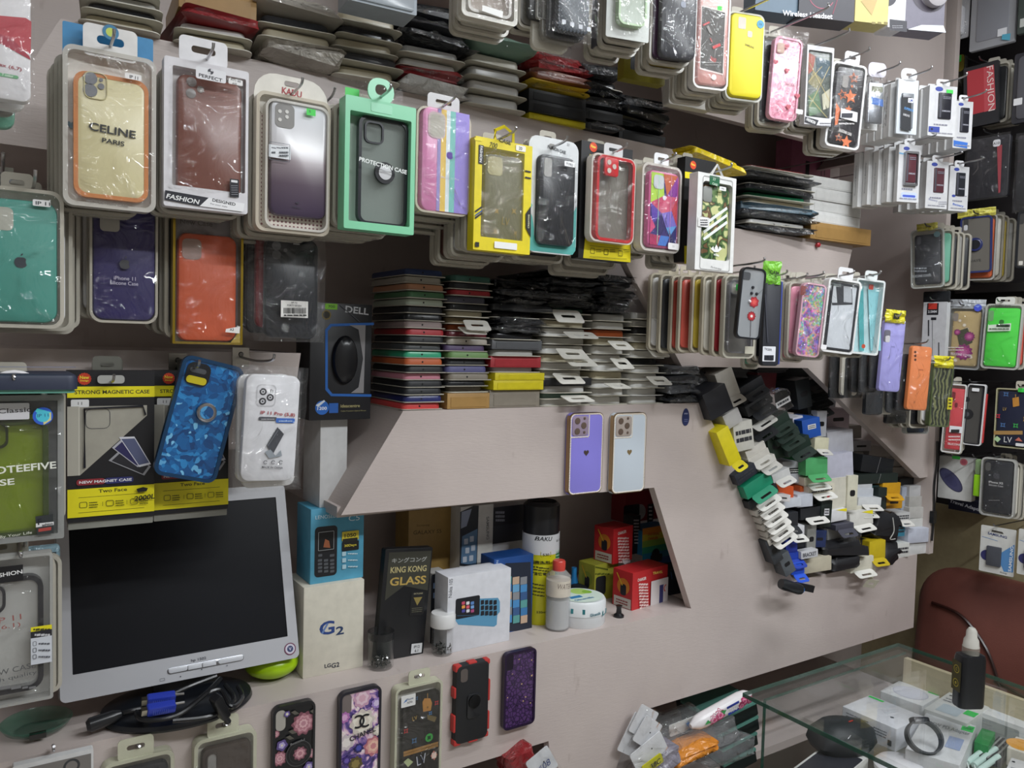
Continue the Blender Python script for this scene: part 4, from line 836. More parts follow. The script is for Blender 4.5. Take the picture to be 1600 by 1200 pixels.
bag(k, k.w * .92, k.h * .95, -.001, 'window_film', .004, None, .004)
A = k.art(-.006); A.poly([(353, 514), (375, 510), (374, 521), (352, 519)], 'eeeae6').text('A3', 362, 515, 4, '3a3a3c'); A.done(k.t, 'size_sticker')
hook(k, 'metal peg holding the gold edged orange case box', z=k.loc.z + k.h - .006); behind(k, 'the gold edged orange case box', ['3a3c40', '202226', 'd8d4c8', '202226'], .017, -.006, .004)
k = place('phone_case_pack', (402, 345, 506, 534), 'black case in a loose clear bag with a white barcode sticker', PC, Y=1.09)
k.case((415, 372, 498, 529), .0, .012, 'p:22252b', cam='none', bev=.005, r=.013); bag(k, y=-.006, back=.016, amp=.007, bulge=.005)
A = k.art(-.0002); A.circ(432, 384, 7, '5c5e62').circ(432, 398, 7, '55575b').circ(446, 391, 3, '55575b').rect(458, 380, 468, 383, '9a9a9a'); A.done(k.t, 'camera_print')
A = k.art(-.012); A.rect(439, 469, 481, 497, 'e8e6e2').bars(443, 481, 478, 490, '2a2a2a', 5).lines(443, 491.5, 478, 1, 2, 2.4, '2a2a2a').text('HP 7.2', 459, 473, 2.6, '3a3a3a').text('FORTY-SEVEN', 459, 477.5, 2.6, '3a3a3a', True, 0, 22); A.done(k.t, 'barcode_sticker')
hook(k, 'metal peg holding the black case with the barcode', z=k.loc.z + k.h - .006); behind(k, 'the black case with the barcode', ['8a2028', '3a3c40', '202226', '8c8a84'], .017, -.005, .004, bag=True)
k = place('phone_case_pack', (480, 150, 540, 325), 'bagged black case hanging between the white to purple case and the mint box', PC, Y=1.12)
k.case((488, 170, 532, 315), 0, .012, 'p:26282c', cam='none'); bag(k, y=-.004, back=.016); hook(k, 'metal peg holding the bagged black case beside the mint box', z=k.loc.z + k.h - .004, plate=False)
# upper left corner
k = place('phone_case_pack', (-70, -60, 54, 158), 'white card with a red phone picture in a clear bag, in the upper corner', PC, Y=.93)
obj('card', (slab(k.w * .96, k.h * .95, .008, 0, .012, .002, -.002, k.h * .5), 'c:e6e4e6'), k.t)
A = k.art(0); A.poly([(-30, 22), (40, 28), (49, 34), (48, 86), (20, 68), (-30, 44)], 'c8505a').poly([(-30, 40), (20, 62), (46, 88), (48, 94), (-30, 52)], 'b04050').text('Pro Max (6,7)', 2, 102, 7, 'b06068', True, -4, 56).rect(-10, 112, 29, 124, '7cbc8c', 5).text('7 color', 12, 118, 4, 'e8f4e8').text('2020', -6, 131, 3.4, '7a7a80'); A.done(k.t); bag(k, y=-.004, amp=.005, bulge=.005)
hook(k, 'metal peg holding the white card with the red phone picture', a=.6, plate=False); behind(k, 'the white card with the red phone picture', ['e6e6e6', '8c8a84', '6aa890'], .02, -.004, -.006, bag=True)
k = place('phone_case_pack', (-40, 268, 48, 300), 'clear bag top of a pack hanging over the mint turquoise case', PC, Y=1.1); k.case((-30, 274, 44, 300), 0, .01, 'p:5a5c5e', cam='none', r=.004); bag(k, y=-.003, back=.012)
hook(k, 'metal peg holding the clear bag over the mint turquoise case')
# row 3
k = place('phone_case_pack', (-95, 618, 100, 850), 'clear box with a lime green back and a smoky bumper case', PC, Y=1.00)
obj('box', [(ring(k.w, k.h, .002, k.w - .012, k.h - .012, .001, 0, .022), 't:a8aaa8'), (slab(k.w - .003, k.h - .003, .001, .021, .023, 0, 0, k.h / 2), 'c:8e9092'), (slab(k.w * .82, k.h * .82, .004, .015, .021, 0, -.006, k.h * .45), 'c:a4bc1c')], k.t)
k.case((-70, 657, 76, 840), .003, .011, 'v:8aa020', cam='none', rim='p:3c4a20', r=.013); obj('window_film', (sheet(k.w * .95, k.h * .95, .0, 0, k.h / 2, .0005, 9, 6, .0006), 'f:'), k.t)
w_, h_, x_, z_ = k.sub(-45, 661, 13, 702, .0); obj('camera_opening', (ring(w_, h_, .008, w_ - .005, h_ - .005, .006, .001, .008, x_, z_ + h_ / 2), 'p:2a3018'), k.t)
A = k.art(-.003); A.text('PROTEEFIVE', 28, 732, 11.5, 'eceee4', True, 3, 104).text('CASE', -6, 755, 10, 'eceee4', True, 3, 48).text('By Your Life', 25, 836, 5.4, 'e4e6d8', False, 4, 43).poly([(55, 807), (83, 803), (84, 833), (58, 836)], '34383a').poly([(56, 818), (84, 815), (84, 820), (56, 824)], 'e4e4e4').poly([(60, 826), (80, 823), (80, 828), (60, 831)], 'b04a44').text('F', 62, 815, 10, '20242a', True, 4).text('ashion', 74, 819, 4.4, '2a2c30', True, 4, 15); A.done(k.t)
A = k.art(-.003); A.circ(67, 650, 14, '3a6ce0').poly([(67, 650), (55, 643), (58, 638), (80, 644)], '5ae4e8').poly([(67, 650), (80, 644), (80, 656), (68, 664)], 'e8e0a0').circ(67, 650, 9.5, '58d4ec').text('IP 11', 67, 649, 5, '2a5a8c', False, 3, 15); A.done(k.t, 'round_sticker')
A = k.art(-.001); A.rect(-50, 631, 46, 655, 'e6e4ea', 2).text('Classic', 23, 641, 7.5, '5c5a5e', True, 3, 44); A.done(k.t, 'name_label')
obj('hang_tab', (tube([(.010 + .028 * cos(q), .004, k.h - .004 + .028 * sin(q)) for q in [pi * j / 12 for j in range(13)]], .0032, 6), 'p:e8e6e8'), k.t)
hook(k, 'metal peg holding the lime green clear box', a=.58, z=k.loc.z + k.h + .016); behind(k, 'the lime green clear box', ['8c8a84', '3a3c40', 'd8d4c8'], .019, .001, .004, y0=.028)
def magnetic(bb, label, Y, mark):
    k = place('phone_case_pack', bb, label, PC, Y=Y, group='black and yellow magnetic case boxes')
    ox = bb[0] - 105
    P = lambda x, y: (x + ox, y)
    w, h = k.w, k.h
    obj('box', [(slab(w, h, .001, .0, .020, 0, 0, h / 2), 'c:1e1e22'), (slab(w * .98, .01, .001, .002, .018, 0, 0, -.004), 'c:8c8c84')], k.t)
    A = Art(w, h, 0); wn = obj('window', None or [((lambda p: loft([[(x, .0, z) for x, z in p], [(x, -.0006, z) for x, z in p]]))([A.pt(*q) for q in ((.0, .235), (.91, .235), (.91, .305), (.14, .688), (.0, .688))]), 'c:a8a498')], k.t)
    cs = obj('phone_case', [(tube([A.pt(.19, .64)[:1] + (-.0022,) + A.pt(.19, .64)[1:], A.pt(.19, .25)[:1] + (-.0022,) + A.pt(.19, .25)[1:], (A.pt(.86, .235)[0], -.0022, A.pt(.86, .24)[1]), (A.pt(.89, .26)[0], -.0022, A.pt(.89, .30)[1])], .0013, 5), 'p:22232c')], wn)
    B = Art(w, h, -.0006); B.frame(.20, .25, .48, .385, .0006, '3a3a44', .007).poly([(.0, .235), (.13, .235), (.13, .688), (.0, .688)], 'b4b0a4').line(.13, .235, .13, .688, .0012, 'd0ccc0'); B.done(wn, 'window_print')
    A = Art(w, h, -.0002); A.circ(.19, .055, .0068, 'c03a20').star(.19, .055, .0078, 'c03a20', 0, 16, .9).text('New', .19, .045, .0042, 'ecd83c', True, 0, .0102).text('Design', .19, .068, .0024, 'ecd83c', True, 0, .0092)
    A.rect(.0, .105, 1, .178, 'e8dc1c').text('STRONG MAGNETIC CASE', .51, .142, .0049, '3c3c20', True, 0, w * .86)
    A.rect(.04, .19, .24, .24, 'e0e0e0', .0015).text('1 1', .14, .215, .0036, '2a2a2a', True)
    # picture of an opened metal case
    for P_, q_, f_ in (([(.46, .60), (.62, .52), (.96, .655), (.88, .715)], '9a9aa0', '26262c'), ([(.50, .515), (.62, .455), (.94, .63), (.80, .655)], 'b4b4bc', '2c2a58'), ([(.58, .445), (.76, .445), (.96, .64), (.82, .655)], 'd4d4dc', '565c7c')):
        A.poly(P_, q_); mx = sum(p[0] for p in P_) / 4; my = sum(p[1] for p in P_) / 4; A.poly([(mx + (a - mx) * .87, my + (b - my) * .87) for a, b in P_], f_)
    A.rect(.10, .715, .42, .755, '8c2c34', .003).rect(.42, .715, .75, .755, '2c3068', .003).text('NEW MAGNET CASE', .43, .735, .0034, 'ececf0', True, 0, w * .6)
    A.rect(.0, .778, 1, .965, 'e8dc1c').text('Two Face', .51, .80, .0044, '3c3c10', True, 0, w * .33).line(.12, .835, .88, .835, .0005, '50500c').line(.12, .935, .88, .935, .0005, '50500c')
    for a in (.13, .43, .71): A.frame(a, .865, a + .09, .905, .0007, '4a4a10', .002).lines(a + .11, .87, a + .21, 3, .015, .006, '50500c', int(a * 99))
    A.line(.39, .87, .39, .90, .0005, '50500c').line(.67, .87, .67, .90, .0005, '50500c')
    A.rect(.33, .03, .64, .085, 'a8a8a4', .004)
    if mark: A.poly([(.78, .80), (.86, .79), (.92, .80), (.90, .82), (.80, .825)], '181814').text('2000L', .88, .862, .0065, '181814', True, 4, w * .25, .2)
    A.done(k.t); return k
k = magnetic((105, 579, 241, 812), 'black and yellow magnetic case box with a price written by hand in marker', 1.11, True); hook(k, 'metal peg holding the magnetic case box with the written price', z=k.loc.z + k.h - .012, a=.49); behind(k, 'the magnetic box with the written price', ['8c8a84', 'd8d4c8', '3a3c40'], .02, .0, -.004, y0=.023, tr='t:7c7c74')
k = magnetic((240, 579, 357, 800), 'black and yellow magnetic case box half covered by the blue marble case', 1.14, False); hook(k, 'metal peg holding the magnetic case box behind the blue marble case', z=k.loc.z + k.h - .012); behind(k, 'the half covered magnetic box', ['3a3c40', '8c8a84'], .02, .004, -.004, y0=.023, tr='t:7c7c74')
k = place('phone_case', (259, 585, 364, 750), 'tilted blue marble case with a silver ring holder, without a pack', PC, Y=1.085, roll=14, w=.079, h=.158)
c = case(k.t, k.w, k.h, 0, .011, 'marble', cam='none', rim='p:123a5c', r=.012, name='shell', bev=.004)
A = Art(k.w, k.h, .0); A.rect(.09, .045, .47, .235, '101114', .009).rect(.14, .09, .4, .13, '4a4c50', .003).rect(.12, .16, .44, .22, 'c8b81c', .004); A.done(k.t, 'camera_opening')
finger(k.t, k.w, k.h, .0, .56, .43, 'm:b4b4b8', 'marble', .0125)
hook(k, 'metal peg holding the blue marble case', z=k.loc.z + k.h * .93, a=.65)
k = place('phone_case_pack', (368, 572, 474, 765), 'crinkled clear bag with a white phone card reading IP 11 Pro', PC, Y=1.06, roll=3)
obj('card', (slab(k.w * .80, k.h * .86, .012, 0, .010, .002, .001, k.h * .5), 'c:e2e2e6'), k.t)
A = k.art(0)
A.rect(401, 600, 430, 636, 'c8c8cc', 7).rect(403, 602, 428, 634, 'e0e0e4', 6)
for a_, b_, r_ in ((411, 612, 5.6), (422, 621, 5.6), (410, 627, 5.6), (424, 611, 2.6)): A.circ(a_, b_, r_, '34343a').circ(a_, b_, r_ * .55, 'd0d0d4').circ(a_, b_, r_ * .25, '34343a')
A.text('IP 11 Pro (5,8)', 434, 647, 6.6, 'b04a50', True, -3, 54).rect(404, 651, 432, 657, '50525a', 2).rect(431, 653, 460, 661, '3a70c8', 2).lines(408, 654, 428, 1, 2, 1.6, 'b0b0b4').lines(435, 657, 456, 1, 2, 1.6, 'b8d0f0')
A.poly([(416, 696), (433, 667), (443, 678), (426, 709)], '44464e').line(418, 696, 434, 672, 1, '7c8088').poly([(413, 706), (422, 702), (430, 712), (438, 703), (440, 712), (420, 716)], '98a0a8')
for a_ in (414, 426, 438): A.arc(a_, 722, 3.2, 1, 20, 320, '5a5c62')
A.text('MADE IN CHINA', 425, 730, 3.4, '5a5c62', True, -3, 33); A.done(k.t); bag(k, y=-.005, back=.014, amp=.008, bulge=.006)
hook(k, 'metal peg holding the bag with the white phone card'); behind(k, 'the bag with the white phone card', ['e6e6e6', 'd8d4c8', 'e6e6e6', '8c8a84'], .016, .006, -.003, bag=True)
k = place('phone_case_pack', (-95, 872, 83, 1108), 'clear pack with a white sheet reading IP 11 and a black framed bumper case', PC, Y=.99)
obj('box', [(ring(k.w, k.h, .003, k.w - .006, k.h - .006, .002, 0, .018), 't:b8b8b4'), (slab(k.w - .002, k.h - .002, .002, .0165, .018, 0, 0, k.h / 2), 'c:d4d4d0')], k.t)
k.case((-80, 905, 68, 1088), .001, .011, 'v:dcdcd8', cam='none', rim='p:26262a', r=.014)
w_, h_, x_, z_ = k.sub(-50, 917, 9, 962, 0); obj('camera_opening', (ring(w_, h_, .010, w_ - .006, h_ - .006, .007, .0, .006, x_, z_ + h_ / 2), 'p:26262a'), k.t)
A = k.art(-.003); A.rect(-20, 888, 36, 906, '1c1c20').text('FASHION', 10, 897, 6.4, 'f0f0f0', True, 4, 42).text('IP 11', 13, 967, 8.4, '9a5c58', False, 4, 34).text('(6.1)', 14, 979, 8.4, '9a5c58', False, 4, 30).text('NEW CASE', 17, 1047, 8.4, '5a5a5c', False, 4, 66).text('high quality', 19, 1059, 7.6, '5a5a5c', False, 4, 66).lines(-10, 1073, 56, 1, 2, 1.6, '7a7a7c')
A.rect(48, 980, 81, 987, 'e8dc24').lines(52, 982, 78, 1, 2, 2.4, '50501c').rect(48, 987, 81, 997, '28282e').lines(54, 990, 78, 1, 2, 2.6, 'c8c8cc').rect(48, 997, 81, 1033, 'd0d4dc')
for b_ in (1005, 1015, 1025): A.frame(51, b_ - 4, 57, b_ + 4, .8, '5a5c64', 1.5).lines(60, b_ - 1, 78, 1, 2, 2, '5a5c64', b_)
A.done(k.t); obj('window_film', (sheet(k.w * .96, k.h * .96, -.0012, 0, k.h / 2, .0005, 12, 6, .0006), 'f:'), k.t)
behind(k, 'the black framed bumper case pack', ['8c8a84', 'd8d4c8', '3a3c40'], .019, .004, -.006)
hook(k, 'metal peg holding the black framed bumper case', a=.7, z=k.loc.z + k.h + .004)
k = place('phone_case_pack', (-20, 858, 94, 905), 'patterned blue grey pouch top showing behind the black framed bumper case', PC, Y=1.08, lean=0); obj('pouch', (slab(k.w, k.h, .004, 0, .012, .004, 0, k.h / 2), 'b:7c98a4'), k.t); A = Art(k.w, k.h, 0)
for i_ in range(6): A.poly([(.1 + .15 * i_, .2), (.2 + .15 * i_, .2), (.15 + .15 * i_, .5)], '3c4448' if i_ % 2 else 'b8c4c8')
A.done(k.t); hook(k, 'metal peg holding the patterned pouch', plate=False)
# wallet lying on the pegs
k = place('phone_wallet', (-70, 556, 116, 582), 'navy stitched wallet case lying flat across the pegs over the lime green box', 'wallet case', Y=1.02); p_ = k
obj('cover', (turn(slab(k.w, .10, .01, 0, .016, .004, 0, 0), **FLAT), 's:2c3348'), k.t); A = Art(k.w, .016, .0, 0, 0); A.line(.02, .5, .98, .5, .0006, '7c84a0'); o = A.done(k.t, 'stitching'); o.location = (0, -.0501, 0)
obj('inner_sleeve', (turn(slab(k.w * .96, .094, .01, .016, .020, .0, 0, 0), rx=-pi / 2), 'p:6aa898'), k.t)
# ------------------------------------------------------------------ stacks lying on the shelves
CNAME = {'2c3c64': 'navy', 'a8a49a': 'pale grey', 'c08c6c': 'peach', '4f7c58': 'green', 'b4c0b0': 'pale mint', '202226': 'black', '968684': 'taupe', 'ac3038': 'red', '4a4e50': 'smoky clear', '40ac84': 'mint green', 'c46438': 'orange', 'cc8898': 'pink', '2a3064': 'deep blue',
 'd84c4c': 'coral red', '3c6458': 'teal', '4e4e5c': 'slate', 'c4bca4': 'cream', '948468': 'tan', '64222c': 'maroon', 'c0bab0': 'off white', '544468': 'purple', '74985f': 'leaf green', '5a5a88': 'lavender', '8c8478': 'grey beige', 'a8834c': 'brown cardboard', '5c5e62': 'grey', 'e0d020': 'yellow', 'e4e4e2': 'white', 'cfcbbd': 'cream card', '303236': 'dark', '9a3034': 'dark red', '8a5a4c': 'reddish brown', 'd8d8d6': 'clear white', 'e8c840': 'yellow foil', '3c3e42': 'charcoal', '7c9a8c': 'grey green', 'b8b8b4': 'silver grey', '2e8a60': 'bright green', '5a7484': 'blue grey'}
FC = {'c': 'phone case', 'b': 'bagged case', 'x': 'flat box', 'r': 'blister card', 't': 'tabbed card'}
def stack(name, x0, x1, ytop, zb, items, Y=YF, depth=.15, yaw=0.0, jit=.02, over=.0, seed=1, group=None):
    """items from the bottom up: (kind, colour, relative height)"""
    q = random.Random(seed); my = 600
    a, b = atY(x0, 500, Y), atY(x1, 500, Y); w = b.x - a.x; xc = (a.x + b.x) / 2
    zt = atY((x0 + x1) / 2, ytop, Y).z; tot = sum(i[2] for i in items); s = (zt - zb) / tot; z = zb; n = len(items)
    for j, (kd, col, rel) in enumerate(items):
        h = rel * s; pos = n - j; cn = CNAME[col]
        lab = f"{cn} {FC[kd]}, " + ('topmost' if pos == 1 else 'lowest' if pos == n else ORD[pos - 1] + ' from top') + f" of {name}"
        jw = jit if kd != 'b' else jit * 2.2
        t = thing({'c': 'phone_case_pack', 'b': 'bagged_phone_case', 'x': 'flat_box', 'r': 'blister_pack', 't': 'blister_pack'}[kd], lab, 'box' if kd == 'x' else 'phone case', (xc + q.uniform(-.003, .003), Y + depth / 2 + q.uniform(-.004, .004) - over, z), (0, 0, yaw + q.uniform(-jw, jw)), group or name)
        if kd == 'c':
            obj('tray', (turn(slab(w * 1.02, depth, .006, 0, .0014, 0, 0, 0), rx=-pi / 2, loc=(0, 0, .0014)), 'c:b8b4a8'), t)
            obj('phone_case', (turn(slab(w * .95, depth * .97, .010, 0, h * .84, min(.0045, h * .4), -.001, 0), rx=-pi / 2, loc=(0, 0, .0015 + h * .84)), 's:' + col if q.random() < .6 else 'p:' + col), t)
            A = Art(w, h); A.circ(.42, .52, .0016, '16181a'); o = A.done(t, 'socket_hole'); o.location = (0, -depth * .485, 0)
        elif kd == 'b':
            obj('bag', (crumple(w * q.uniform(.96, 1.1), depth * q.uniform(.98, 1.12), h * 1.2, q.randint(1, 90), .30, 9, 5), 'b:' + col if q.random() < .6 else 'p:' + col), t)
            obj('bag_seal', (turn(sheet(w * .9, .03, 0, 0, 0, .004, q.randint(1, 99), 8, .010), rx=-1.1, loc=(0, -depth * .52, h * .5)), 'f:'), t)
        elif kd == 'x':
            obj('box', (turn(slab(w, depth, .001, 0, h * .97, .0006, 0, 0), rx=-pi / 2, loc=(0, 0, h * .97)), 'c:' + col), t)
            obj('lid_flap', (box(-w * .42, w * .42, -depth / 2 - .0008, -depth / 2, h * .1, h * .72), 'c:' + col), t)
        else:
            obj('card', (turn(slab(w * 1.0, depth, .012, 0, .0012, 0, 0, 0), rx=-pi / 2, loc=(0, 0, .0013)), 'c:' + ('dad6c8' if col != 'e4e4e2' else 'e4e4e2')), t)
            obj('blister', (turn(slab(w * .84, depth * .86, .012, 0, h * .85, h * .3, 0, .004), rx=-pi / 2, loc=(0, 0, .0014 + h * .85)), ('p:' if col in ('d8d8d6', 'e4e4e2', 'c4bca4', 'cfcbbd', 'b8b8b4') else 't:') + col), t)
            if kd == 't':
                obj('hang_tab', (turn(ring(w * .52, .034, .006, w * .26, .008, .0035, 0, .0010, 0, .017), rx=q.uniform(1.75, 2.35), ry=0, rz=q.uniform(-.2, .2), loc=(w * q.uniform(-.1, .2), -depth * .5, h * .55)), 'c:e8e6de'), t)
        z += h
S1 = 'the tall stack beside the mouse box'
stack(S1, 634, 697, 420, Z_SHELF, [('c', c, 1) for c in ('d84c4c', '2a3064', '202226', '202226', 'cc8898', '202226', 'c46438', '40ac84', '4a4e50', '202226', 'ac3038', '968684', '202226', '202226', 'b4c0b0', '4f7c58', 'c08c6c', 'a8a49a', '2c3c64')], seed=3)
S2 = 'the case stack next to the tall one'
stack(S2, 701, 768, 430, Z_SHELF, [('x', 'a8834c', 2.3), ('r', '8c8478', .9), ('c', '202226', .9), ('c', '8c8478', 1), ('c', '5a5a88', 1.1), ('c', '202226', 1), ('c', '74985f', 1), ('c', '544468', 1), ('c', 'c0bab0', 1), ('c', '64222c', .9), ('t', 'c46438', 1), ('t', '948468', 1), ('r', 'c4bca4', .9), ('c', '202226', 1), ('c', '4e4e5c', 1.1), ('c', 'ac3038', .9), ('c', '202226', 1), ('c', '3c6458', 1.1)], seed=5)
S3 = 'the dark stack holding a red box'
stack(S3, 772, 850, 440, Z_SHELF, [('x', '8c8478', 2.4), ('x', 'e0d020', 1.3), ('x', 'e0d020', 1.0), ('r', 'b8b8b4', .7), ('x', 'ac3038', 1.5), ('r', 'b8b8b4', .9), ('x', '5c5e62', 1.3), ('r', '303236', 1), ('b', '202226', .9), ('b', '303236', 1), ('r', '202226', .9), ('b', '3c3e42', .9), ('b', '202226', 1), ('b', '303236', 1), ('b', '202226', 1.1)], seed=8, depth=.16)
S4 = 'the stack above the violet rhinestone case'
stack(S4, 850, 930, 424, Z_SHELF, [('r', 'd8d8d6', .9), ('t', '7c9a8c', .8), ('r', 'd8d8d6', 1), ('x', '202226', 1.0), ('t', 'b8b8b4', 1), ('r', 'd8d8d6', 1), ('t', 'c4bca4', 1.1), ('t', 'd8d8d6', 1.2), ('r', 'b8b8b4', 1), ('t', 'd8d8d6', 1.2), ('r', 'c4bca4', 1), ('r', '303236', .8), ('t', '3c6458', .8), ('b', '202226', .9), ('b', '303236', .9), ('b', '202226', .9), ('b', '3c3e42', 1), ('b', '202226', 1)], seed=11, depth=.16)
S5 = 'the stack above the white rhinestone case'
stack(S5, 932, 990, 430, Z_SHELF, [('r', 'd8d8d6', 1.1), ('r', 'd8d8d6', 1), ('t', 'd8d8d6', 1.1), ('r', 'c4bca4', 1), ('r', 'd8d8d6', 1.1), ('t', 'd8d8d6', 1), ('r', 'd8d8d6', 1.1), ('t', 'c4bca4', 1), ('r', 'c46438', 1), ('r', 'd8d8d6', 1), ('r', 'b8b8b4', 1), ('b', '3c3e42', .9), ('b', '202226', 1), ('b', '303236', .9), ('b', '202226', 1), ('b', '303236', .9)], seed=13, depth=.16)
S6 = 'the white stack nearest the slanted edge'
stack(S6, 992, 1046, 488, Z_SHELF, [('r', 'd8d8d6', 1.1), ('r', 'e4e4e2', 1), ('r', 'd8d8d6', 1), ('t', 'd8d8d6', 1), ('r', 'd8d8d6', 1), ('r', '202226', 1), ('r', 'd8d8d6', 1.1), ('t', 'c4bca4', 1), ('r', 'd8d8d6', 1), ('r', '202226', 1), ('r', 'd8d8d6', 1), ('t', 'd8d8d6', 1)], seed=17, depth=.16)
S7 = 'the low bag heap at the slanted edge'
stack(S7, 1044, 1092, 572, Z_SHELF, [('b', '3c3e42', 1), ('b', '5c5e62', 1), ('b', '3c3e42', 1), ('b', '5c5e62', 1)], seed=19, depth=.15)
# top shelf
G = 'stacks on the top shelf'
TJ = dict(Y=YF, yaw=-.10, jit=.05)
stack("the top shelf's first stack", 132, 256, -20, Z_TOP, [('r', 'c4bca4', 1), ('r', '303236', 1), ('r', 'b8b8b4', 1), ('r', '7c9a8c', 1)], seed=21, over=.02, **TJ)
stack("the top shelf's second stack", 275, 392, -12, Z_TOP, [('r', 'c4bca4', 1), ('r', 'd8d8d6', .9), ('b', '9a3034', .8), ('x', 'a8834c', 2.2)], seed=22, over=.02, **TJ)
stack("the top shelf's third stack", 402, 520, 8, Z_TOP, [('b', 'c0bab0', 1.4), ('r', 'c4bca4', 1), ('r', '3c3e42', 1), ('b', 'c0bab0', 1.2)], seed=23, over=.03, **TJ)
stack("the top shelf's fourth stack", 516, 615, 22, Z_TOP, [('r', 'c4bca4', 1), ('r', '5c5e62', 1), ('r', 'c4bca4', 1), ('r', '303236', 1), ('t', 'c4bca4', 1.2)], seed=24, over=.03, **TJ)
stack("the top shelf's fifth stack", 616, 714, 18, Z_TOP, [('b', 'd8d8d6', 1), ('b', '9a3034', 1), ('r', 'd8d8d6', 1), ('r', 'b8b8b4', 1), ('b', '303236', 1), ('b', '3c3e42', 1), ('b', '303236', 1)], seed=25, over=.02, **TJ)
stack("the top shelf's sixth stack", 718, 808, 56, Z_TOP, [('r', 'd8d8d6', 1), ('r', 'd8d8d6', 1), ('r', 'b8b8b4', 1), ('r', 'cfcbbd', 1), ('b', '7c9a8c', 1.3)], seed=26, over=.02, **TJ)
stack("the top shelf's seventh stack", 818, 902, 84, Z_TOP, [('x', 'e0d020', .5), ('x', '202226', 1.0), ('x', '202226', 1.0), ('b', 'e8c840', .8), ('b', '8a5a4c', 1), ('b', '9a3034', .8), ('b', '9a3034', .8)], seed=27, over=.01, **TJ)
stack("the top shelf's eighth stack", 906, 960, 104, Z_TOP, [('b', '202226', 1), ('x', '202226', 1), ('b', '303236', 1), ('b', '202226', 1), ('r', '303236', 1), ('b', '3c3e42', 1)], seed=28, over=.01, **TJ)
stack("the top shelf's last stack", 962, 1030, 152, Z_TOP, [('x', '202226', .9), ('b', '202226', 1), ('b', '202226', 1), ('b', '303236', 1)], seed=29, over=.0, **TJ)
k = place('box', (545, -60, 652, 12), 'pale blue grey box hanging at the top edge above the bagged cases', 'box', Y=1.06, yaw=-4); obj('carton', (slab(k.w, k.h, .002, 0, .05, 0, 0, k.h / 2), 'c:a4aeb8'), k.t); obj('clear_lid', (slab(k.w * .9, k.h * .9, .004, -.003, 0, .001, 0, k.h / 2), 't:b8c0c8'), k.t); hook(k, 'metal peg holding the pale blue grey box', plate=False)
# middle shelf
M1 = 'the bag pile on the middle shelf'
stack(M1, 1158, 1252, 262, Z_MID, [('b', '303236', .9), ('r', 'd8d8d6', .8), ('b', '3c3e42', 1), ('b', '5a7484', 1), ('r', 'c4bca4', .8), ('r', '2e8a60', .8), ('b', '202226', .9), ('r', '303236', .7), ('b', '5c5e62', 1), ('t', 'e4e4e2', .6), ('r', '9a3034', .5)], seed=31, over=.02, yaw=-.12, jit=.05)
M2 = 'the white box stack on the middle shelf'
zc = zat(1298, 352)
stack('the base under the white boxes', 1254, 1342, 352, Z_MID, [('x', 'a8834c', 1)], seed=33, over=.02, yaw=-.06)
stack(M2, 1258, 1331, 279, zc, [('x', 'e4e4e2', 1), ('x', 'e4e4e2', 1), ('x', 'e4e4e2', 1.1), ('x', 'e4e4e2', 1)], seed=34, over=.01, yaw=-.05, jit=.06)
k = place('box', (1236, 222, 1298, 285), 'pink box with a picture of black earphones standing behind the white box stack', 'box', Y=1.38); obj('carton', (slab(k.w, k.h + .12, .001, 0, .05, 0, 0, k.h / 2 - .06), 'c:a8647c'), k.t); A = k.art(0); A.rect(1259, 251, 1264, 274, '2a2026').line(1283, 253, 1283, 275, 1.6, '2a2026').line(1288, 253, 1288, 275, 1.6, '2a2026').circ(1283, 253, 1.6, '2a2026').circ(1288, 253, 1.6, '2a2026'); A.done(k.t)
p = atY(1275, 383, YF); t = thing('push_pin', 'small red push pin in the panel under the brown cardboard box', 'pin', (p.x, YF, p.z)); obj('head', (turn(lathe([(.004, 0), (.006, .004), (.006, .008), (.003, .011)], 14), pi / 2), 'p:b02830'), t)
p = atY(1071, 652, YF); t = thing('oval_sticker', 'small navy oval sticker on the panel near the slanted edge', 'sticker', (p.x, YF - .0005, p.z - .018)); obj('paper', (turn(loft([[(.0105 * cos(q) * (1 - .12 * sin(q)), .0185 * sin(q), zz) for q in [2 * pi * j / 26 for j in range(26)]] for zz in (0, .0006)]), pi / 2, 0, 0, (0, 0, .0185)), 'k:27305c'), t); A = Art(.02, .037, -.0006); A.text('SPEED', .5, .3, .003, 'b0b4d0', True, 0, .011).lines(.25, .62, .75, 2, .1, .03, '8088b0'); A.done(t)
# ------------------------------------------------------------------ packs on the middle strip and by the corner
k = place('phone_case_pack', (1131, 430, 1181, 560), 'smoky clear case in a cream tray with a green price sticker', PC, Y=1.02, yaw=-18)
blister(k, 't:e0dccc', .014, .003, r=.012); k.case((1138, 438, 1177, 552), .001, .010, 'v:5a5a62', cam='sq', rim='t:8c8a90', r=.011); A = k.art(-.004); A.rect(1150, 444, 1157, 454, '34b84c', .6); A.done(k.t, 'price_sticker'); A = k.art(-.004); A.rect(1164, 541, 1178, 553, 'c4c0b0', 1); A.done(k.t, 'paper_sticker')
hook(k, 'metal peg holding the cream tray with the green price sticker'); behind(k, 'the cream tray with the green price sticker', ['8a2028', 'd8d4c8', 'c8b040', 'c9574a', 'c9574a', '3a3c40', 'e6e6e6'], .018, -.013, .001, tr='t:dcd4c0')
k = place('phone_case', (1155, 418, 1193, 530), 'black edged clear case with a red flower and pearl studs, without a pack', PC, Y=.985, yaw=-16, roll=4)
case(k.t, k.w, k.h, 0, .010, 't:a8acb0', cam='none', rim='p:1e2024', r=.011, name='shell'); A = k.clip(k.art(.0015))
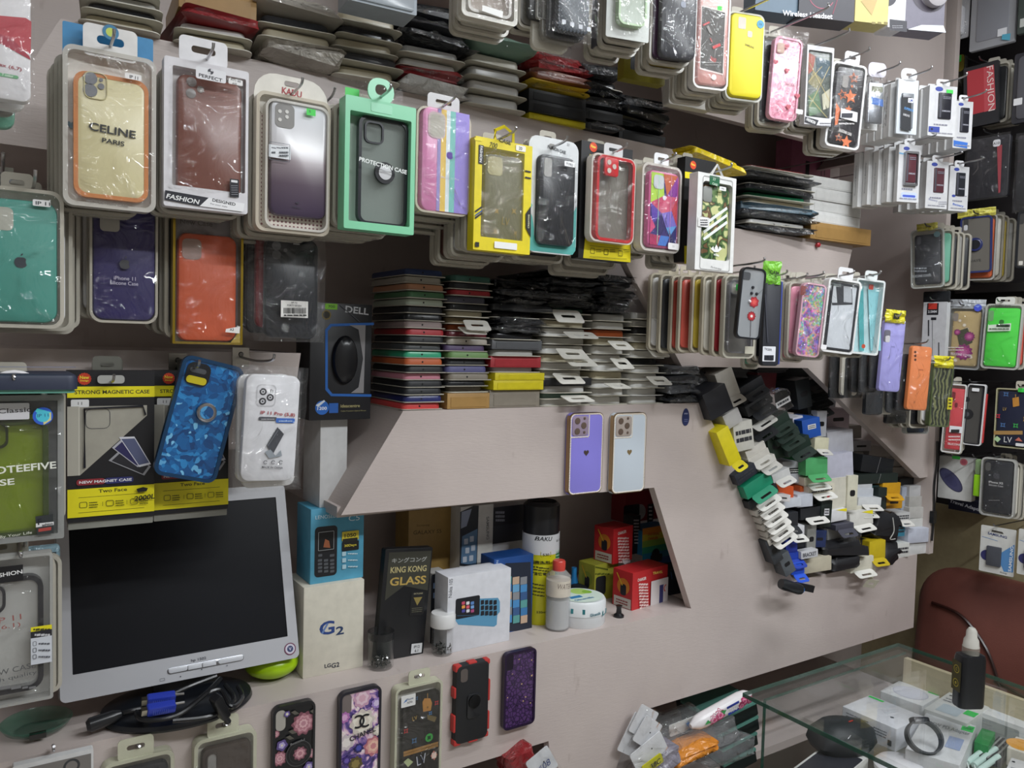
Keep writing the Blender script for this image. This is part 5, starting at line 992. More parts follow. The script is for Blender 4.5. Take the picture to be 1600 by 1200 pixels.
A.rect(1159, 424, 1172, 438, '4a4c50', 3).flower(1174, 494, 8, ['8c2028', 'b83038', 'd04848'], 11, 2).flower(1178, 472, 9, ['9c2430', 'c43c40', 'd85a54'], 7, 5).circ(1174, 494, 2.2, 'e8e4e0').line(1173, 500, 1172, 526, .8, '3a3034').line(1180, 464, 1192, 452, .8, '5a5c60'); A.done(k.t)
obj('pearl_studs', [(turn(lathe([(.003, 0), (.0028, .0016), (.0014, .003)], 12), pi / 2, 0, 0, (k.hit(a_, b_).x, .0015, k.hit(a_, b_).z)), 'p:3a3a40' if i_ else 'p:e8e4e8') for i_, (a_, b_) in enumerate(((1172, 471), (1177, 449), (1175, 458), (1183, 459)))], k.t)
hook(k, 'metal peg holding the red flower case', plate=False)
k = place('phone_case_pack', (1193, 436, 1220, 572), 'black rugged case with blue edges and a barcode tag under a lime bag top', PC, Y=1.02, yaw=-18)
obj('shell', (slab(k.w, k.h, .008, 0, .012, .003, 0, k.h / 2), 's:2a2c34'), k.t); obj('blue_edge', (slab(k.w * .14, k.h * .96, .003, .002, .014, .001, k.w * .5, k.h / 2), 'p:34489c'), k.t); A = k.art(0); A.rect(1192, 541, 1211, 565, 'e4e6ec', 1).text('TIGER', 1200, 546, 3.6, '2a2c3c', True, -6, 14).bars(1194, 555, 1208, 563, '20222c', 6).line(1195, 460, 1199, 535, 2, '3c3e48'); A.done(k.t); obj('bag_header', (sheet(k.w * 1.05, .045, .0, -.006, k.h + .012, .003, 4, 8, .005), 'b:7cc43c'), k.t); A = Art(.03, .02, -.006, -.004, k.h + .002); A.text('CAM', .5, .5, .007, '1c2a18', True, -8); A.done(k.t, 'header_print')
hook(k, 'metal peg holding the black rugged case'); behind(k, 'the black rugged case', ['202226', '4a5a8a', '6aa890'], .018, -.003, -.002)
k = place('phone_case_pack', (1224, 440, 1259, 566), 'plain rose pink rubber case in a cream tray beside the glitter case', PC, Y=1.04, yaw=-18, roll=3)
blister(k, 't:e4dcd0', .014, .003, r=.010, film=None); k.case((1227, 444, 1257, 561), -.001, .011, 's:d06a7c', cam='none', bev=.003, r=.008); hook(k, 'metal peg holding the rose pink case'); behind(k, 'the rose pink case', ['c8b040', 'd8d4c8', 'c8b040'], .018, -.006, .001)
k = place('phone_case_pack', (1246, 438, 1289, 562), 'bagged case covered in pastel multicoloured glitter', PC, Y=1.0, yaw=-18, roll=5)
k.case((1249, 442, 1286, 558), 0, .011, 'multiglit', cam='none', rim='p:d8a8b8', r=.010); A = k.art(-.0002); A.rect(1252, 446, 1258, 462, '8a4a48', 2); A.done(k.t, 'camera_print'); A = k.art(-.009); A.rect(1283, 538, 1291, 546, 'ecebee', 1.2); A.done(k.t, 'size_sticker'); bag(k, y=-.006, back=.015, amp=.006); hook(k, 'metal peg holding the glitter case'); behind(k, 'the glitter case', ['d890a4', 'a8c8c0', 'd8d4c8'], .018, -.002, .0)
k = place('phone_case_pack', (1289, 436, 1340, 552), 'white tray with a clear white case and black camera band', PC, Y=.985, yaw=-18, roll=5)
blister(k, 'p:e6e6e6', .018, .004, r=.008); k.case((1294, 442, 1337, 548), .001, .010, 'p:cfd4da', cam='none', rim='p:2c2e34', r=.006); A = k.art(.0028); A.poly([(1295, 444), (1331, 447), (1332, 476), (1300, 477)], '34363c').poly([(1297, 446), (1306, 447), (1308, 473), (1300, 473)], 'c8ccd0').poly([(1318, 447), (1330, 448), (1331, 473), (1318, 472)], 'b4b8be'); A.done(k.t, 'camera_window'); tab(k.t, .036, .026, 0, k.h - .002, .002, .002, 'p:e6e6e8'); hook(k, 'metal peg holding the white tray with the black camera band'); behind(k, 'the white tray with the black camera band', ['d8d4c8', '4a5a8a', 'd8d4c8', 'c8b040'], .018, -.003, -.004)
k = place('phone_case_pack', (1333, 436, 1378, 554), 'clear tray with a pale blue cable and case inside', PC, Y=1.0, yaw=-20, roll=4)
blister(k, 'p:e0e4e4', .018, .004, r=.006, back='c:b8d8dc'); A = k.art(.0135); A.poly([(1340, 446), (1349, 448), (1350, 548), (1343, 548)], '4ca4a8').poly([(1356, 450), (1376, 452), (1376, 548), (1360, 548)], '90ccd4').rect(1358, 444, 1364, 453, 'd04838'); A.done(k.t, 'inner_case'); A = k.art(-.003); A.rect(1339, 446, 1347, 452, 'f0f0f0', .5).circ(1349, 541, 3.4, 'c05038'); A.done(k.t, 'stickers'); tab(k.t, .030, .020, 0, k.h - .002, .002, .002, 'p:e0e4e4'); hook(k, 'metal peg holding the pale blue tray'); behind(k, 'the pale blue tray', ['d8d4c8', '202226', 'e6e6e6'], .018, -.004, -.004)
# lower right of the middle strip
k = place('phone_case_pack', (1378, 500, 1411, 612), 'plain lavender rubber case hanging under a yellow bag top', PC, Y=1.05, yaw=-22, roll=3)
case(k.t, k.w, k.h, 0, .011, 's:a4a0e0', cam='none', r=.008, bev=.003); A = k.art(0); A.rect(1382, 515, 1390, 535, '6c6a78', 3).rect(1384, 524, 1390, 535, 'd8d6d8', 2.5).text('nova', 1395, 542, 2.2, '8480b8', False, 0, 7); A.done(k.t); obj('bag_header', (sheet(k.w * .95, .03, -.002, -.004, k.h + .008, .004, 3, 8, .006), 'b:e8dc30'), k.t); bag(k, y=-.005, amp=.004); A = Art(.03, .02, -.008, -.004, k.h - .002); A.rect(.2, .2, .7, .8, '2a2a20').text('VI', .45, .5, .006, 'e8dc30'); A.done(k.t, 'header_print')
hook(k, 'metal peg holding the lavender case', out=.02); behind(k, 'the lavender case', ['202226', '3a3c40', '202226', 'd8d4c8', '202226'], .02, -.012, -.006, bag=True)
k = place('phone_case_pack', (1421, 541, 1453, 641), 'matte orange rubber case in a crinkled bag with three lens holes', PC, Y=1.06, yaw=-22, roll=3)
case(k.t, k.w, k.h, 0, .011, 's:e88850', cam='none', r=.008, bev=.003); A = k.art(0)
for b_ in (550, 556, 562): A.circ(1430, b_, 2, '5a3420')
A.text('REDMI', 1439, 578, 2.2, 'a86038', False, 0, 8); A.done(k.t); bag(k, h=k.h + .02, y=-.005, amp=.005); hook(k, 'metal peg holding the matte orange case', out=.02); behind(k, 'the matte orange case', ['202226', '3a3c40', 'd8d4c8', '202226'], .02, -.014, -.008, bag=True)
k = place('phone_case_pack', (1455, 568, 1487, 667), 'dark olive case with a leaf pattern under a yellow bag top', PC, Y=1.07, yaw=-22, roll=2)
case(k.t, k.w, k.h, 0, .014, 'leafdark', cam='none', rim='p:54603c', r=.006); bag(k, y=-.004, amp=.003); obj('bag_header', (sheet(k.w * .95, .03, -.002, -.002, k.h + .004, .006, 6, 8, .008), 'b:e8dc30'), k.t); A = k.art(-.004); A.rect(1481, 621, 1487, 640, 'd8cc28').lines(1482, 624, 1486, 3, 5, 2, '3a380c'); A.done(k.t, 'yellow_sticker'); hook(k, 'metal peg holding the dark olive leaf case', out=.02); behind(k, 'the dark olive leaf case', ['e6e6e6', '202226', 'd8d4c8', '8c8a84'], .02, -.012, -.004)
for i_, (bb_, c_, l_) in enumerate((((1318, 556, 1352, 622), '202226', 'black bagged case hanging low beside the dark diagonal edge, under the white tray'), ((1352, 560, 1384, 648), '3a3c40', 'charcoal bagged case hanging low left of the lavender case'), ((1384, 606, 1420, 662), '202226', 'black bagged case with a yellow tag hanging under the lavender case'), ((1416, 636, 1452, 678), '3c4a64', 'clear tray with a dark blue lens pattern hanging under the orange case'))):
    k = place('phone_case_pack', bb_, l_, PC, Y=1.14, yaw=-16)
    if i_ == 3: blister(k, 't:c8ccc8', .014, .003, r=.008, back='c:3c4a64'); obj('ring_holder', (turn(lathe([(.012, 0), (.012, .003)], 20), pi / 2, 0, 0, (0, .004, k.h * .5)), 'm:8a7a5c'), k.t)
    else: case(k.t, k.w * .86, k.h * .96, 0, .012, 'p:' + c_, cam='none', r=.006); bag(k, y=-.004, amp=.004)
    if i_ == 2: A = k.art(-.008); A.rect(1412, 603, 1419, 622, 'd8cc28').text('A7', 1415, 628, 4, 'd8d8d8'); A.done(k.t, 'yellow_tag')
    hook(k, 'metal peg holding the ' + ('low black bagged case by the diagonal edge', 'low charcoal bagged case', 'low black case with the yellow tag', 'dark blue lens tray')[i_], out=.02)

# ------------------------------------------------------------------ packs on the right hand wall
XW = 2.20
def rw(name, bb, label, cat=PC, X=XW, yaw=-84, **kw): return place(name, bb, label, cat, X=X, yaw=yaw, **kw)
def rhook(k, label, z=None):
    p = Vector(k.loc); z = z or p.z + k.h + .006; t = thing('display_hook', label, 'hook', (XR - .05, p.y, z), (0, 0, 0), 'metal pegs on the right hand wall')
    obj('peg', (tube([(0, 0, 0), (-(XR - .05 - p.x) - .02, 0, 0), (-(XR - .05 - p.x) - .028, 0, .006)], .0018, 6), 'm:8a8a8c'), t)
ZW = atX(1500, 792, XR - .05).z
struct('trim_2', (box(XR - .05, XR, .2, YB, ZW, 2.75), 'c:2e2b2c'))
struct('trim_3', (box(XR - .06, XR, .2, YB, .2, ZW), 'c:a59877'))
k = rw('charger_pack', (1479, -40, 1516, 66), 'white charger in a clear bag with a tan label at the top by the corner', 'charger'); obj('card', (slab(k.w * .9, k.h * .9, .004, .004, .008, 0, 0, k.h / 2), 'c:d0d0d4'), k.t); obj('charger', (slab(k.w * .34, k.h * .42, .008, -.016, .002, .004, k.w * .12, k.h * .3), 'p:dcdce2'), k.t); A = k.art(.003); A.rect(1482, 24, 1495, 45, 'c8ac90').lines(1484, 27, 1493, 4, 5, 2.5, '6a5040').lines(1486, 48, 1496, 3, 5, 2, '6a6a74'); A.done(k.t); bag(k, y=-.018, amp=.006); rhook(k, 'metal peg holding the bagged white charger')
k = rw('phone_case_pack', (1518, -60, 1588, 72), 'large grey clear phone sleeve with a white and blue corner label'); obj('sleeve', (slab(k.w, k.h, .004, 0, .012, .001, 0, k.h / 2), 't:b8bac0'), k.t); obj('phone_case', (slab(k.w * .72, k.h * .9, .008, -.002, .004, .002, 0, k.h * .54), 'p:8c8e96'), k.t); A = k.art(-.003); A.rect(1559, 46, 1573, 54, 'e8eaf0').poly([(1566, 54), (1579, 52), (1578, 63), (1565, 62)], '5ab0cc'); A.done(k.t, 'corner_label'); rhook(k, 'metal peg holding the large grey phone sleeve')
k = rw('phone_case_pack', (1592, -60, 1650, 46), 'dark green grey phone pack in the top corner of the picture'); obj('box', (slab(k.w, k.h, .004, 0, .014, .001, 0, k.h / 2), 'c:4a5450'), k.t); A = k.art(0); A.rect(1594, 30, 1606, 40, 'c8ccc8'); A.done(k.t, 'label'); rhook(k, 'metal peg holding the dark green grey pack')
k = rw('phone_case_pack', (1473, 88, 1507, 205), 'gold and black foil bag with a green price sticker beside the red FASHION card', X=XW + .05); obj('foil_bag', (slab(k.w, k.h, .010, 0, .012, .003, 0, k.h / 2), 'b:2a261c'), k.t); A = k.art(0); A.rect(1474, 92, 1506, 110, '8c7c30', 5).rect(1489, 89, 1502, 96, '44d854', 1); A.done(k.t); rhook(k, 'metal peg holding the gold and black foil bag')
k = rw('phone_case_pack', (1506, 100, 1560, 196), 'dark clear case over a red card with FASHION written downwards', yaw=-80, roll=-3); obj('box', (slab(k.w, k.h, .002, 0, .014, 0, 0, k.h / 2), 'c:2a2a2e'), k.t); A = k.art(0); A.poly([(1511, 112), (1553, 101), (1556, 170), (1512, 181)], 'b83c44').poly([(1537, 106), (1553, 101), (1556, 170), (1538, 175)], 'c45058').text('FASHION', 1548, 138, 9, 'e8d4d0', False, -88, 70); A.done(k.t); rhook(k, 'metal peg holding the red FASHION card')
behind(k, 'the red FASHION card', ['202226', 'd8d4c8', '202226'], .018, .012, -.002)
k = rw('phone_case_pack', (1583, 78, 1650, 188), 'dark grey phone case pack with a white size label at the edge of the picture'); obj('box', (slab(k.w, k.h, .006, 0, .014, .001, 0, k.h / 2), 'p:3a3a40'), k.t); case(k.t, k.w * .8, k.h * .9, -.003, .008, 'p:5c5c62', cam='none', z0=k.h * .05); A = k.art(-.003); A.rect(1584, 155, 1597, 163, 'e8e8ea', 1); A.done(k.t, 'size_label'); rhook(k, 'metal peg holding the dark grey pack with the size label')
for bb_, l_, c_ in (((1508, 212, 1578, 312), 'black bagged phone sleeve with a red side strip and white size sticker', '26262c'), ((1586, 205, 1650, 330), 'black bagged phone sleeve at the edge of the picture under the grey pack', '2c2c30')):
    k = rw('phone_case_pack', bb_, l_); obj('sleeve', (slab(k.w * .95, k.h * .95, .006, 0, .014, .002, 0, k.h / 2), 'p:' + c_), k.t); bag(k, y=-.006, amp=.006); rhook(k, 'metal peg holding the ' + l_[:34].strip())
    if c_ == '26262c': A = k.art(-.009); A.poly([(1558, 228), (1566, 226), (1563, 300), (1560, 302)], 'a04850').rect(1552, 219, 1563, 228, 'e0e0e4', 3).text('A10', 1557, 224, 4, '3a3a3a'); A.done(k.t)
k = rw('phone_case_pack', (1423, 358, 1475, 450), 'black silicone cover in a rounded clear tray, first on the lower pegs', X=2.07, yaw=-70, roll=-3); blister(k, 't:c8ccc8', .016, .003, r=.010); k.case((1429, 366, 1470, 444), .001, .011, 's:26282e', cam='none', r=.006); A = k.art(.0008); A.rect(1433, 370, 1439, 382, '4a4c52', 2.5).text('SILICONE COVER', 1440, 431, 4, 'b0b4b8', True, 0, 27).lines(1428, 418, 1448, 2, 4.5, 2.4, '8a8e94', 3).line(1428, 416, 1456, 416, .5, '6a6e74'); A.done(k.t); A = k.art(-.003); A.circ(1464, 366, 4.5, '5c7478'); A.done(k.t, 'round_sticker'); obj('bag_header', (sheet(.05, .02, .002, 0, k.h + .006, .004, 3, 7, .005), 'b:d8d060'), k.t); rhook(k, 'metal peg holding the black silicone cover'); behind(k, 'the black silicone cover', ['6aa890', '202226', '8c8a84', '202226'], .018, .012, -.002)
k = rw('phone_case_pack', (1500, 338, 1550, 426), 'smoky clear case with a blue edge and dark ring holder over an orange one', yaw=-72, roll=-2); case(k.t, k.w, k.h, 0, .010, 'p:6a6660', cam='none', rim='p:2c3468', r=.010, name='shell'); finger(k.t, k.w, k.h, .001, .48, .5, 'p:2c3468', 'p:1e2026', .018); A = k.art(.0015); A.rect(1506, 341, 1513, 360, '3a3838', 3).rect(1506, 352, 1512, 360, 'c8c8cc', 2).text('MYWAYE', 1518, 408, 4, '4a4844', True, 3, 26).rect(1502, 414, 1508, 420, 'd8d4cc', 1); A.done(k.t); obj('bag_header', (sheet(.09, .022, .004, .0, k.h + .010, .004, 5, 7, .006), 'b:d8d060'), k.t); rhook(k, 'metal peg holding the blue edged ring case')
k2 = rw('phone_case_pack', (1499, 336, 1556, 438), 'white tray with an orange case behind the blue edged ring case', yaw=-72, X=XW + .02); blister(k2, 't:dcdcd8', .014, .003, r=.010, film=None); k2.case((1503, 342, 1552, 434), .001, .010, 's:d8683c', cam='none', r=.008); behind(k2, 'the tray with the orange case', ['d8d4c8', 'c8b040', '8c8a84'], .018, .012, -.001)
k = rw('phone_case_pack', (1588, 328, 1650, 418), 'smoky clear case with a dark ring holder at the edge of the picture', yaw=-76); case(k.t, k.w, k.h, 0, .010, 'p:68645e', cam='none', rim='p:24262a', r=.010, name='shell'); finger(k.t, k.w, k.h, .001, .5, .45, 'p:24262a', 'p:1e2026', .018); A = k.art(.0015); A.rect(1592, 331, 1600, 350, '3a3838', 3).rect(1592, 408, 1598, 414, 'd8d4cc', 1); A.done(k.t); rhook(k, 'metal peg holding the second ring case')
t = thing('wall_rail', 'pale metal rail across the right hand wall above the flower case', 'rail', tuple(Vector((XR - .06, .82, atX(1540, 451, XR - .06).z)))); obj('strip', (box(-.012, .0, -.45, .45, -.012, .012), 'm:b4b4b8'), t)
k = rw('earphone_box', (1440, 472, 1477, 600), 'white and black earphone box with a red label by the corner', 'earphone box', X=2.11); obj('box', (slab(k.w, k.h, .001, 0, .02, 0, 0, k.h / 2), 'c:d4d4d8'), k.t); A = k.art(0); A.rect(1449, 474, 1466, 492, '24242a').rect(1451, 474, 1464, 483, 'c83c30').text('3.5MM', 1457, 487, 4, 'd8d8dc', True, 0, 13).line(1457, 497, 1457, 592, 1, '8a8a90').line(1451, 500, 1451, 525, 2, '3a3a40').line(1467, 535, 1467, 560, 1.6, '4a4a50').rect(1455, 496, 1463, 500, '2a2a30'); A.done(k.t); obj('black_header', (slab(k.w * 1.1, .03, .004, .002, .01, .001, 0, k.h + .014), 'p:202226'), k.t); rhook(k, 'metal peg holding the white and black earphone box')
k = rw('phone_case_pack', (1479, 480, 1534, 577), 'grey tray with a gold case printed with magenta flowers', yaw=-78, roll=2); blister(k, 't:c8ccd0', .018, .004, r=.008); k.case((1486, 486, 1529, 572), .001, .010, 'p:c4ac7c', cam='none', r=.006)
A = k.art(.0008); A.rect(1490, 489, 1497, 502, '9a9088', 3)
for a_, b_, r_, s_ in ((1500, 501, 3.6, 1), (1507, 508, 4.2, 2), (1511, 514, 3.8, 3), (1517, 558, 4, 4), (1493, 563, 4, 5)): A.flower(a_, b_, r_, ['c8b088', 'ece4d4'], 7, s_)
A.poly([(1495, 518), (1512, 512), (1520, 535), (1500, 545)], '4a4c38')
for a_, b_, r_, s_ in ((1496, 519, 5, 6), (1515, 526, 8, 7), (1506, 550, 13, 8)): A.flower(a_, b_, r_, ['8c3070', 'b8488c', 'd070a8'], 11, s_)
A.text('SILICONE COVER', 1502, 554, 3.6, 'f0e4ec', True, -4, 30).lines(1482, 542, 1506, 2, 4, 1.8, 'ece0d8', 8); A.done(k.t); A = k.art(-.003); A.circ(1528, 481, 5.5, '4c5cd8').poly([(1528, 481), (1523, 478), (1532, 477)], '8ca4f0'); A.done(k.t, 'round_sticker'); obj('bag_header', (sheet(k.w * 1.05, .022, .002, 0, k.h + .010, .003, 7, 7, .004), 'b:c8ccd2'), k.t); rhook(k, 'metal peg holding the magenta flower case'); behind(k, 'the magenta flower case', ['e6e6e6', '8c8a84'], .018, .006, -.001)
k = rw('phone_case_pack', (1536, 475, 1595, 577), 'clear tray with a neon green case and a barcode strip', yaw=-78, roll=2); blister(k, 't:dcdcd6', .018, .004, r=.010); k.case((1540, 481, 1591, 573), .001, .011, 's:4ade44', cam='none', r=.008); A = k.art(.0008); A.rect(1545, 485, 1552, 502, '7cb878', 3).circ(1565, 503, 3.5, '2c7c30'); A.done(k.t); A = k.art(-.003); A.poly([(1544, 508), (1580, 505), (1579, 517), (1543, 518)], 'e0ecdc').bars(1557, 507, 1578, 511, '28402c', 7).lines(1546, 513, 1577, 1, 2, 1.8, '5a6c5a'); A.done(k.t, 'barcode_strip'); A = k.art(.0); A.text('SAMSUNG', 1567, 477.5, 3, '5a5a58', True, -2, 21); A.done(k.t, 'tray_print'); tab(k.t, .044, .020, 0, k.h - .002, .002, .002, 'p:e0e0da'); rhook(k, 'metal peg holding the neon green case'); behind(k, 'the neon green case', ['c9574a', '4a5a8a', 'd8d4c8'], .018, .010, -.001)
k = rw('phone_case_pack', (1474, 600, 1506, 708), 'white tray with a bright red case and a barcode label', X=XW - .06, yaw=-66, roll=2); blister(k, 'p:e4e4e2', .018, .003, r=.006); k.case((1479, 607, 1505, 703), .001, .010, 's:cc3c44', cam='none', r=.004); A = k.art(.0008); A.rect(1487, 612, 1492, 628, '7c2028', 2).rect(1492, 629, 1496, 637, '7c2028', 2).lines(1482, 681, 1500, 2, 5, 2.4, 'f0d8d8', 4).text('SILICONE', 1491, 694, 3.4, 'f4e4e4', True, 0, 18); A.done(k.t); A = k.art(-.003); A.rect(1484, 665, 1503, 677, 'e8e8ec').bars(1486, 671, 1499, 676, '2a2a2c', 8); A.done(k.t, 'barcode_label'); rhook(k, 'metal peg holding the bright red case'); behind(k, 'the bright red case', ['e6e6e6', 'd8d4c8'], .018, .004, -.002)
k = rw('phone_case_pack', (1508, 600, 1537, 696), 'smoky case with a round black ring in a white tray with red edges', X=XW - .02, yaw=-72, roll=2); blister(k, 'p:dcdcde', .018, .003, r=.006, film=None); k.case((1509, 603, 1533, 694), -.001, .010, 'p:4c4a48', cam='none', rim='p:24242a', r=.005); A = k.art(.0); A.circ(1511, 624, 4, '1c1c20').circ(1512, 647, 8, '1a1a1e').circ(1510, 647, 4, '4a4a50'); A.done(k.t); A = k.art(-.003); A.rect(1519, 606, 1530, 612, 'e8e8ea', 1); A.done(k.t, 'size_sticker'); obj('red_edge', (slab(k.w * .12, k.h * .8, .002, .010, .02, 0, k.w * .52, k.h * .45), 'p:c03c3c'), k.t); rhook(k, 'metal peg holding the smoky case with red edges')
k = rw('phone_case_pack', (1554, 608, 1640, 702), 'clear box with a dark case printed with a bag charm and coloured emblems', yaw=-80); blister(k, 't:c8c4a0', .018, .003, r=.004, film=None, back='c:5c584c'); k.case((1557, 612, 1636, 698), .001, .010, 'p:24283c', cam='none', r=.008)
def emblems(A, P):
    for a_, b_, r_, q_, n_ in P: A.star(a_, b_, r_, q_, 45, 4, .5).circ(a_, b_, r_ * .3, '202430')
A = k.art(.0008); emblems(A, ((1572, 616, 5, '4a6c9c', 4), (1559, 650, 5, 'b83040', 4), (1567, 664, 5, '4a6c9c', 4), (1587, 665, 5, '3ca050', 4), (1603, 655, 5, 'c8a040', 4))); A.line(1587, 616, 1587, 624, 1, 'b88c4c').poly([(1582, 622), (1592, 620), (1593, 634), (1583, 636)], 'c4883c').text('LV', 1570, 639, 5, 'b89850', False, 0, 5).poly([(1553, 673), (1598, 673), (1598, 679), (1553, 679)], 'a88450').text('LV', 1575, 687, 9, 'd8d8d8', False, 0, 11).poly([(1553, 686), (1558, 681), (1564, 686), (1559, 691)], 'b4d4a4').poly([(1586, 688), (1592, 683), (1598, 690)], 'c87060'); A.done(k.t); A = k.art(-.003); A.rect(1591, 606, 1601, 613, '44d854').rect(1587, 692, 1600, 698, 'e8e8ea', 1); A.done(k.t, 'stickers'); rhook(k, 'metal peg holding the case with the bag charm print'); behind(k, 'the case with the bag charm print', ['d8d4c8', '8c8a84'], .018, -.004, -.002)
k = rw('charger_box', (1466, 714, 1520, 781), 'white box with a large dark blue disc printed across it', 'charger box', yaw=-80, X=XW + .02); obj('box', (slab(k.w, k.h, .003, 0, .03, .001, 0, k.h / 2), 'c:d4d4d2'), k.t); A = k.art(0)
for r_, q_ in ((1, '3c3c58'), (.9, '4c4c70'), (.55, '44446a')): A.poly([(1486 + 18 * r_ * cos(t_) * .95 - 6 * r_ * sin(t_), 750 + 17 * r_ * cos(t_) + 9 * r_ * sin(t_)) for t_ in [2 * pi * j / 26 for j in range(26)]], q_)
A.rect(1488, 712, 1500, 718, '44d854').circ(1506, 722, 5.4, 'c07078').circ(1506, 722, 3.6, 'a84c5c'); A.done(k.t); rhook(k, 'metal peg holding the white box with the dark disc')
k = rw('cable_pack', (1521, 716, 1531, 777), 'lime green cable pack hanging between the white disc box and the black case', 'cable'); obj('cable_roll', (slab(k.w, k.h * .56, .003, 0, .012, .003, 0, k.h * .3), 'p:98d824'), k.t); obj('clear_cap', (slab(k.w * .8, k.h * .4, .003, .002, .01, .002, 0, k.h * .78), 't:98b484'), k.t); rhook(k, 'metal peg holding the lime green cable')
k = rw('phone_case_pack', (1531, 716, 1586, 808), 'black silicone case in a thick double clear tray with small white lettering', yaw=-80); blister(k, 't:d0d0cc', .018, .004, r=.012); k.case((1536, 720, 1582, 803), .001, .011, 's:202228', cam='none', r=.009); A = k.art(.0008); A.rect(1540, 722, 1548, 736, '5a5a58', 3.5).apple(1557, 744, 5, '44444a').text('iPhone XS', 1556, 754, 3.4, 'd8d8d8', True, 0, 20).text('Silicone Case', 1556, 758.5, 3, 'd8d8d8', False, 0, 20).lines(1545, 781, 1562, 1, 2, 1.4, '8a8a8a'); A.done(k.t); rhook(k, 'metal peg holding the black silicone case in the thick tray'); behind(k, 'the black silicone case in the thick tray', ['d8d4c8', '8c8a84'], .018, .008, -.006)
k = rw('travel_adaptor_box', (1482, 782, 1540, 800), 'dark navy box lettered Travel Adaptor under the white disc box', 'adaptor box', X=XR - .10, yaw=-88); obj('box', (slab(k.w, k.h, .001, 0, .04, 0, 0, k.h / 2), 'c:23263a'), k.t); A = k.art(0); A.text('Travel Adaptor', 1510, 791, 7, 'dcdfea', True, -8, 52); A.done(k.t)
for bb_, l_ in (((1531, 824, 1586, 897), 'blue and white carded phone battery with lettering at the bottom of the right hand wall'), ((1590, 830, 1645, 902), 'second carded phone battery at the edge of the picture, half cut off')):
    k = rw('battery_pack', bb_, l_, 'phone battery', yaw=-82); obj('card', (slab(k.w, k.h, .003, 0, .003, 0, 0, k.h / 2), 'c:dcdcd8'), k.t); A = Art(k.w, k.h); A.poly([(.98, .3), (.98, .9), (.72, .92), (.5, .6)], '5a90c8').text('SAMSUNG', .48, .17, k.h * .055, '2c3c74', True, -4, k.w * .55).line(.04, .25, .5, .29, .001, '4a88c8').text('SAMSUNG', .90, .62, k.h * .06, 'eaf0f8', True, 88, k.h * .55).text('Energy', .72, .95, k.h * .03, '4a4a50', True, -4, k.w * .2).circ(.2, .64, k.w * .17, '34346c').poly([(.33, .07), (.62, .08), (.66, .12), (.3, .11)], '4a4640'); A.done(k.t)
    obj('battery', (slab(k.w * .42, k.h * .42, .002, -.006, 0, .001, -k.w * .08, k.h * .37), 'p:4a4c54'), k.t); rhook(k, 'metal peg holding the ' + ('carded battery by the chair' if bb_[0] < 1550 else 'half cut off carded battery'))
# cables down the end of the display wall
p0 = atY(1458, 690, YF - .02); p1 = atY(1456, 845, YF - .02)
t = thing('hanging_cable', 'thin black cable hanging down the end of the display wall', 'cable', (p1.x, p1.y, p1.z)); d_ = p0.z - p1.z
obj('wire', (tube(curve_pts([(0, 0, 0), (.004, 0, d_ * .3), (-.002, 0, d_ * .55), (.006, 0, d_ * .8), (.002, 0, d_)]), .003, 6), 'p:1c1c1e'), t); obj('plug', (box(-.007, .007, -.006, .006, d_ * .18, d_ * .30), 'p:1c1c1e'), t)
# ------------------------------------------------------------------ heap of small boxes in the slanted opening
HG = 'small accessory boxes in the slanted opening'
def hb(cx, cy, w, h, col, roll, Y, flap, label, name='accessory_box', cat='box', yaw=None, depth=.085):
    k = place(name, (cx - w / 2, cy - h / 2, cx + w / 2, cy + h / 2), label, cat, Y=Y, yaw=-12 if yaw is None else yaw, roll=roll, group=HG)
    d = min(depth, YB - Y - .005)
    obj('carton', (slab(k.w, k.h, .0012, 0, d, .0006, 0, k.h / 2), 'c:' + col), k.t)
    if 'd' in flap:
        fw = min(k.w * .9, .06); obj('hang_flap', (turn(ring(fw, .026, .007, fw * .5, .006, .0026, 0, .001, 0, -.013, 0, -.016), rx=-.95, loc=(0, -.0006, .002)), 'c:' + col), k.t)
    if 'w' in flap:
        fw = min(k.w * .9, .06); obj('hang_flap', (turn(ring(fw, .026, .007, fw * .5, .006, .0026, 0, .001, 0, -.013, 0, -.016), rx=-1.1, loc=(0, -.0006, .004)), 'c:e4e2dc'), k.t)
    A = Art(k.w, k.h)
    if 's' in flap: A.rect(.25, .42, .75, .60, '1c1c20', k.h * .06)
    if 'b' in flap: A.line(.56, .0, .50, 1, .0008, 'a8a8a8')
    if 'r' in flap: A.rect(.12, .15, .24, .62, 'b03038')
    if 'l' in flap: A.rect(.3, .3, .75, .55, '1c1c20' if col > '8' else 'd8d8dc', .001).lines(.34, .36, .7, 2, .09, .04, 'e8e8e8' if col > '8' else '30323a', int(cx))
    if 'x' in flap: A.lines(.1, .3, .9, 2, .25, .14, '3a3a40', int(cy))
    if 'y' in flap: A.poly([(.5, 0), (1, 0), (1, .3)], 'e8d820')
    A.done(k.t); return k
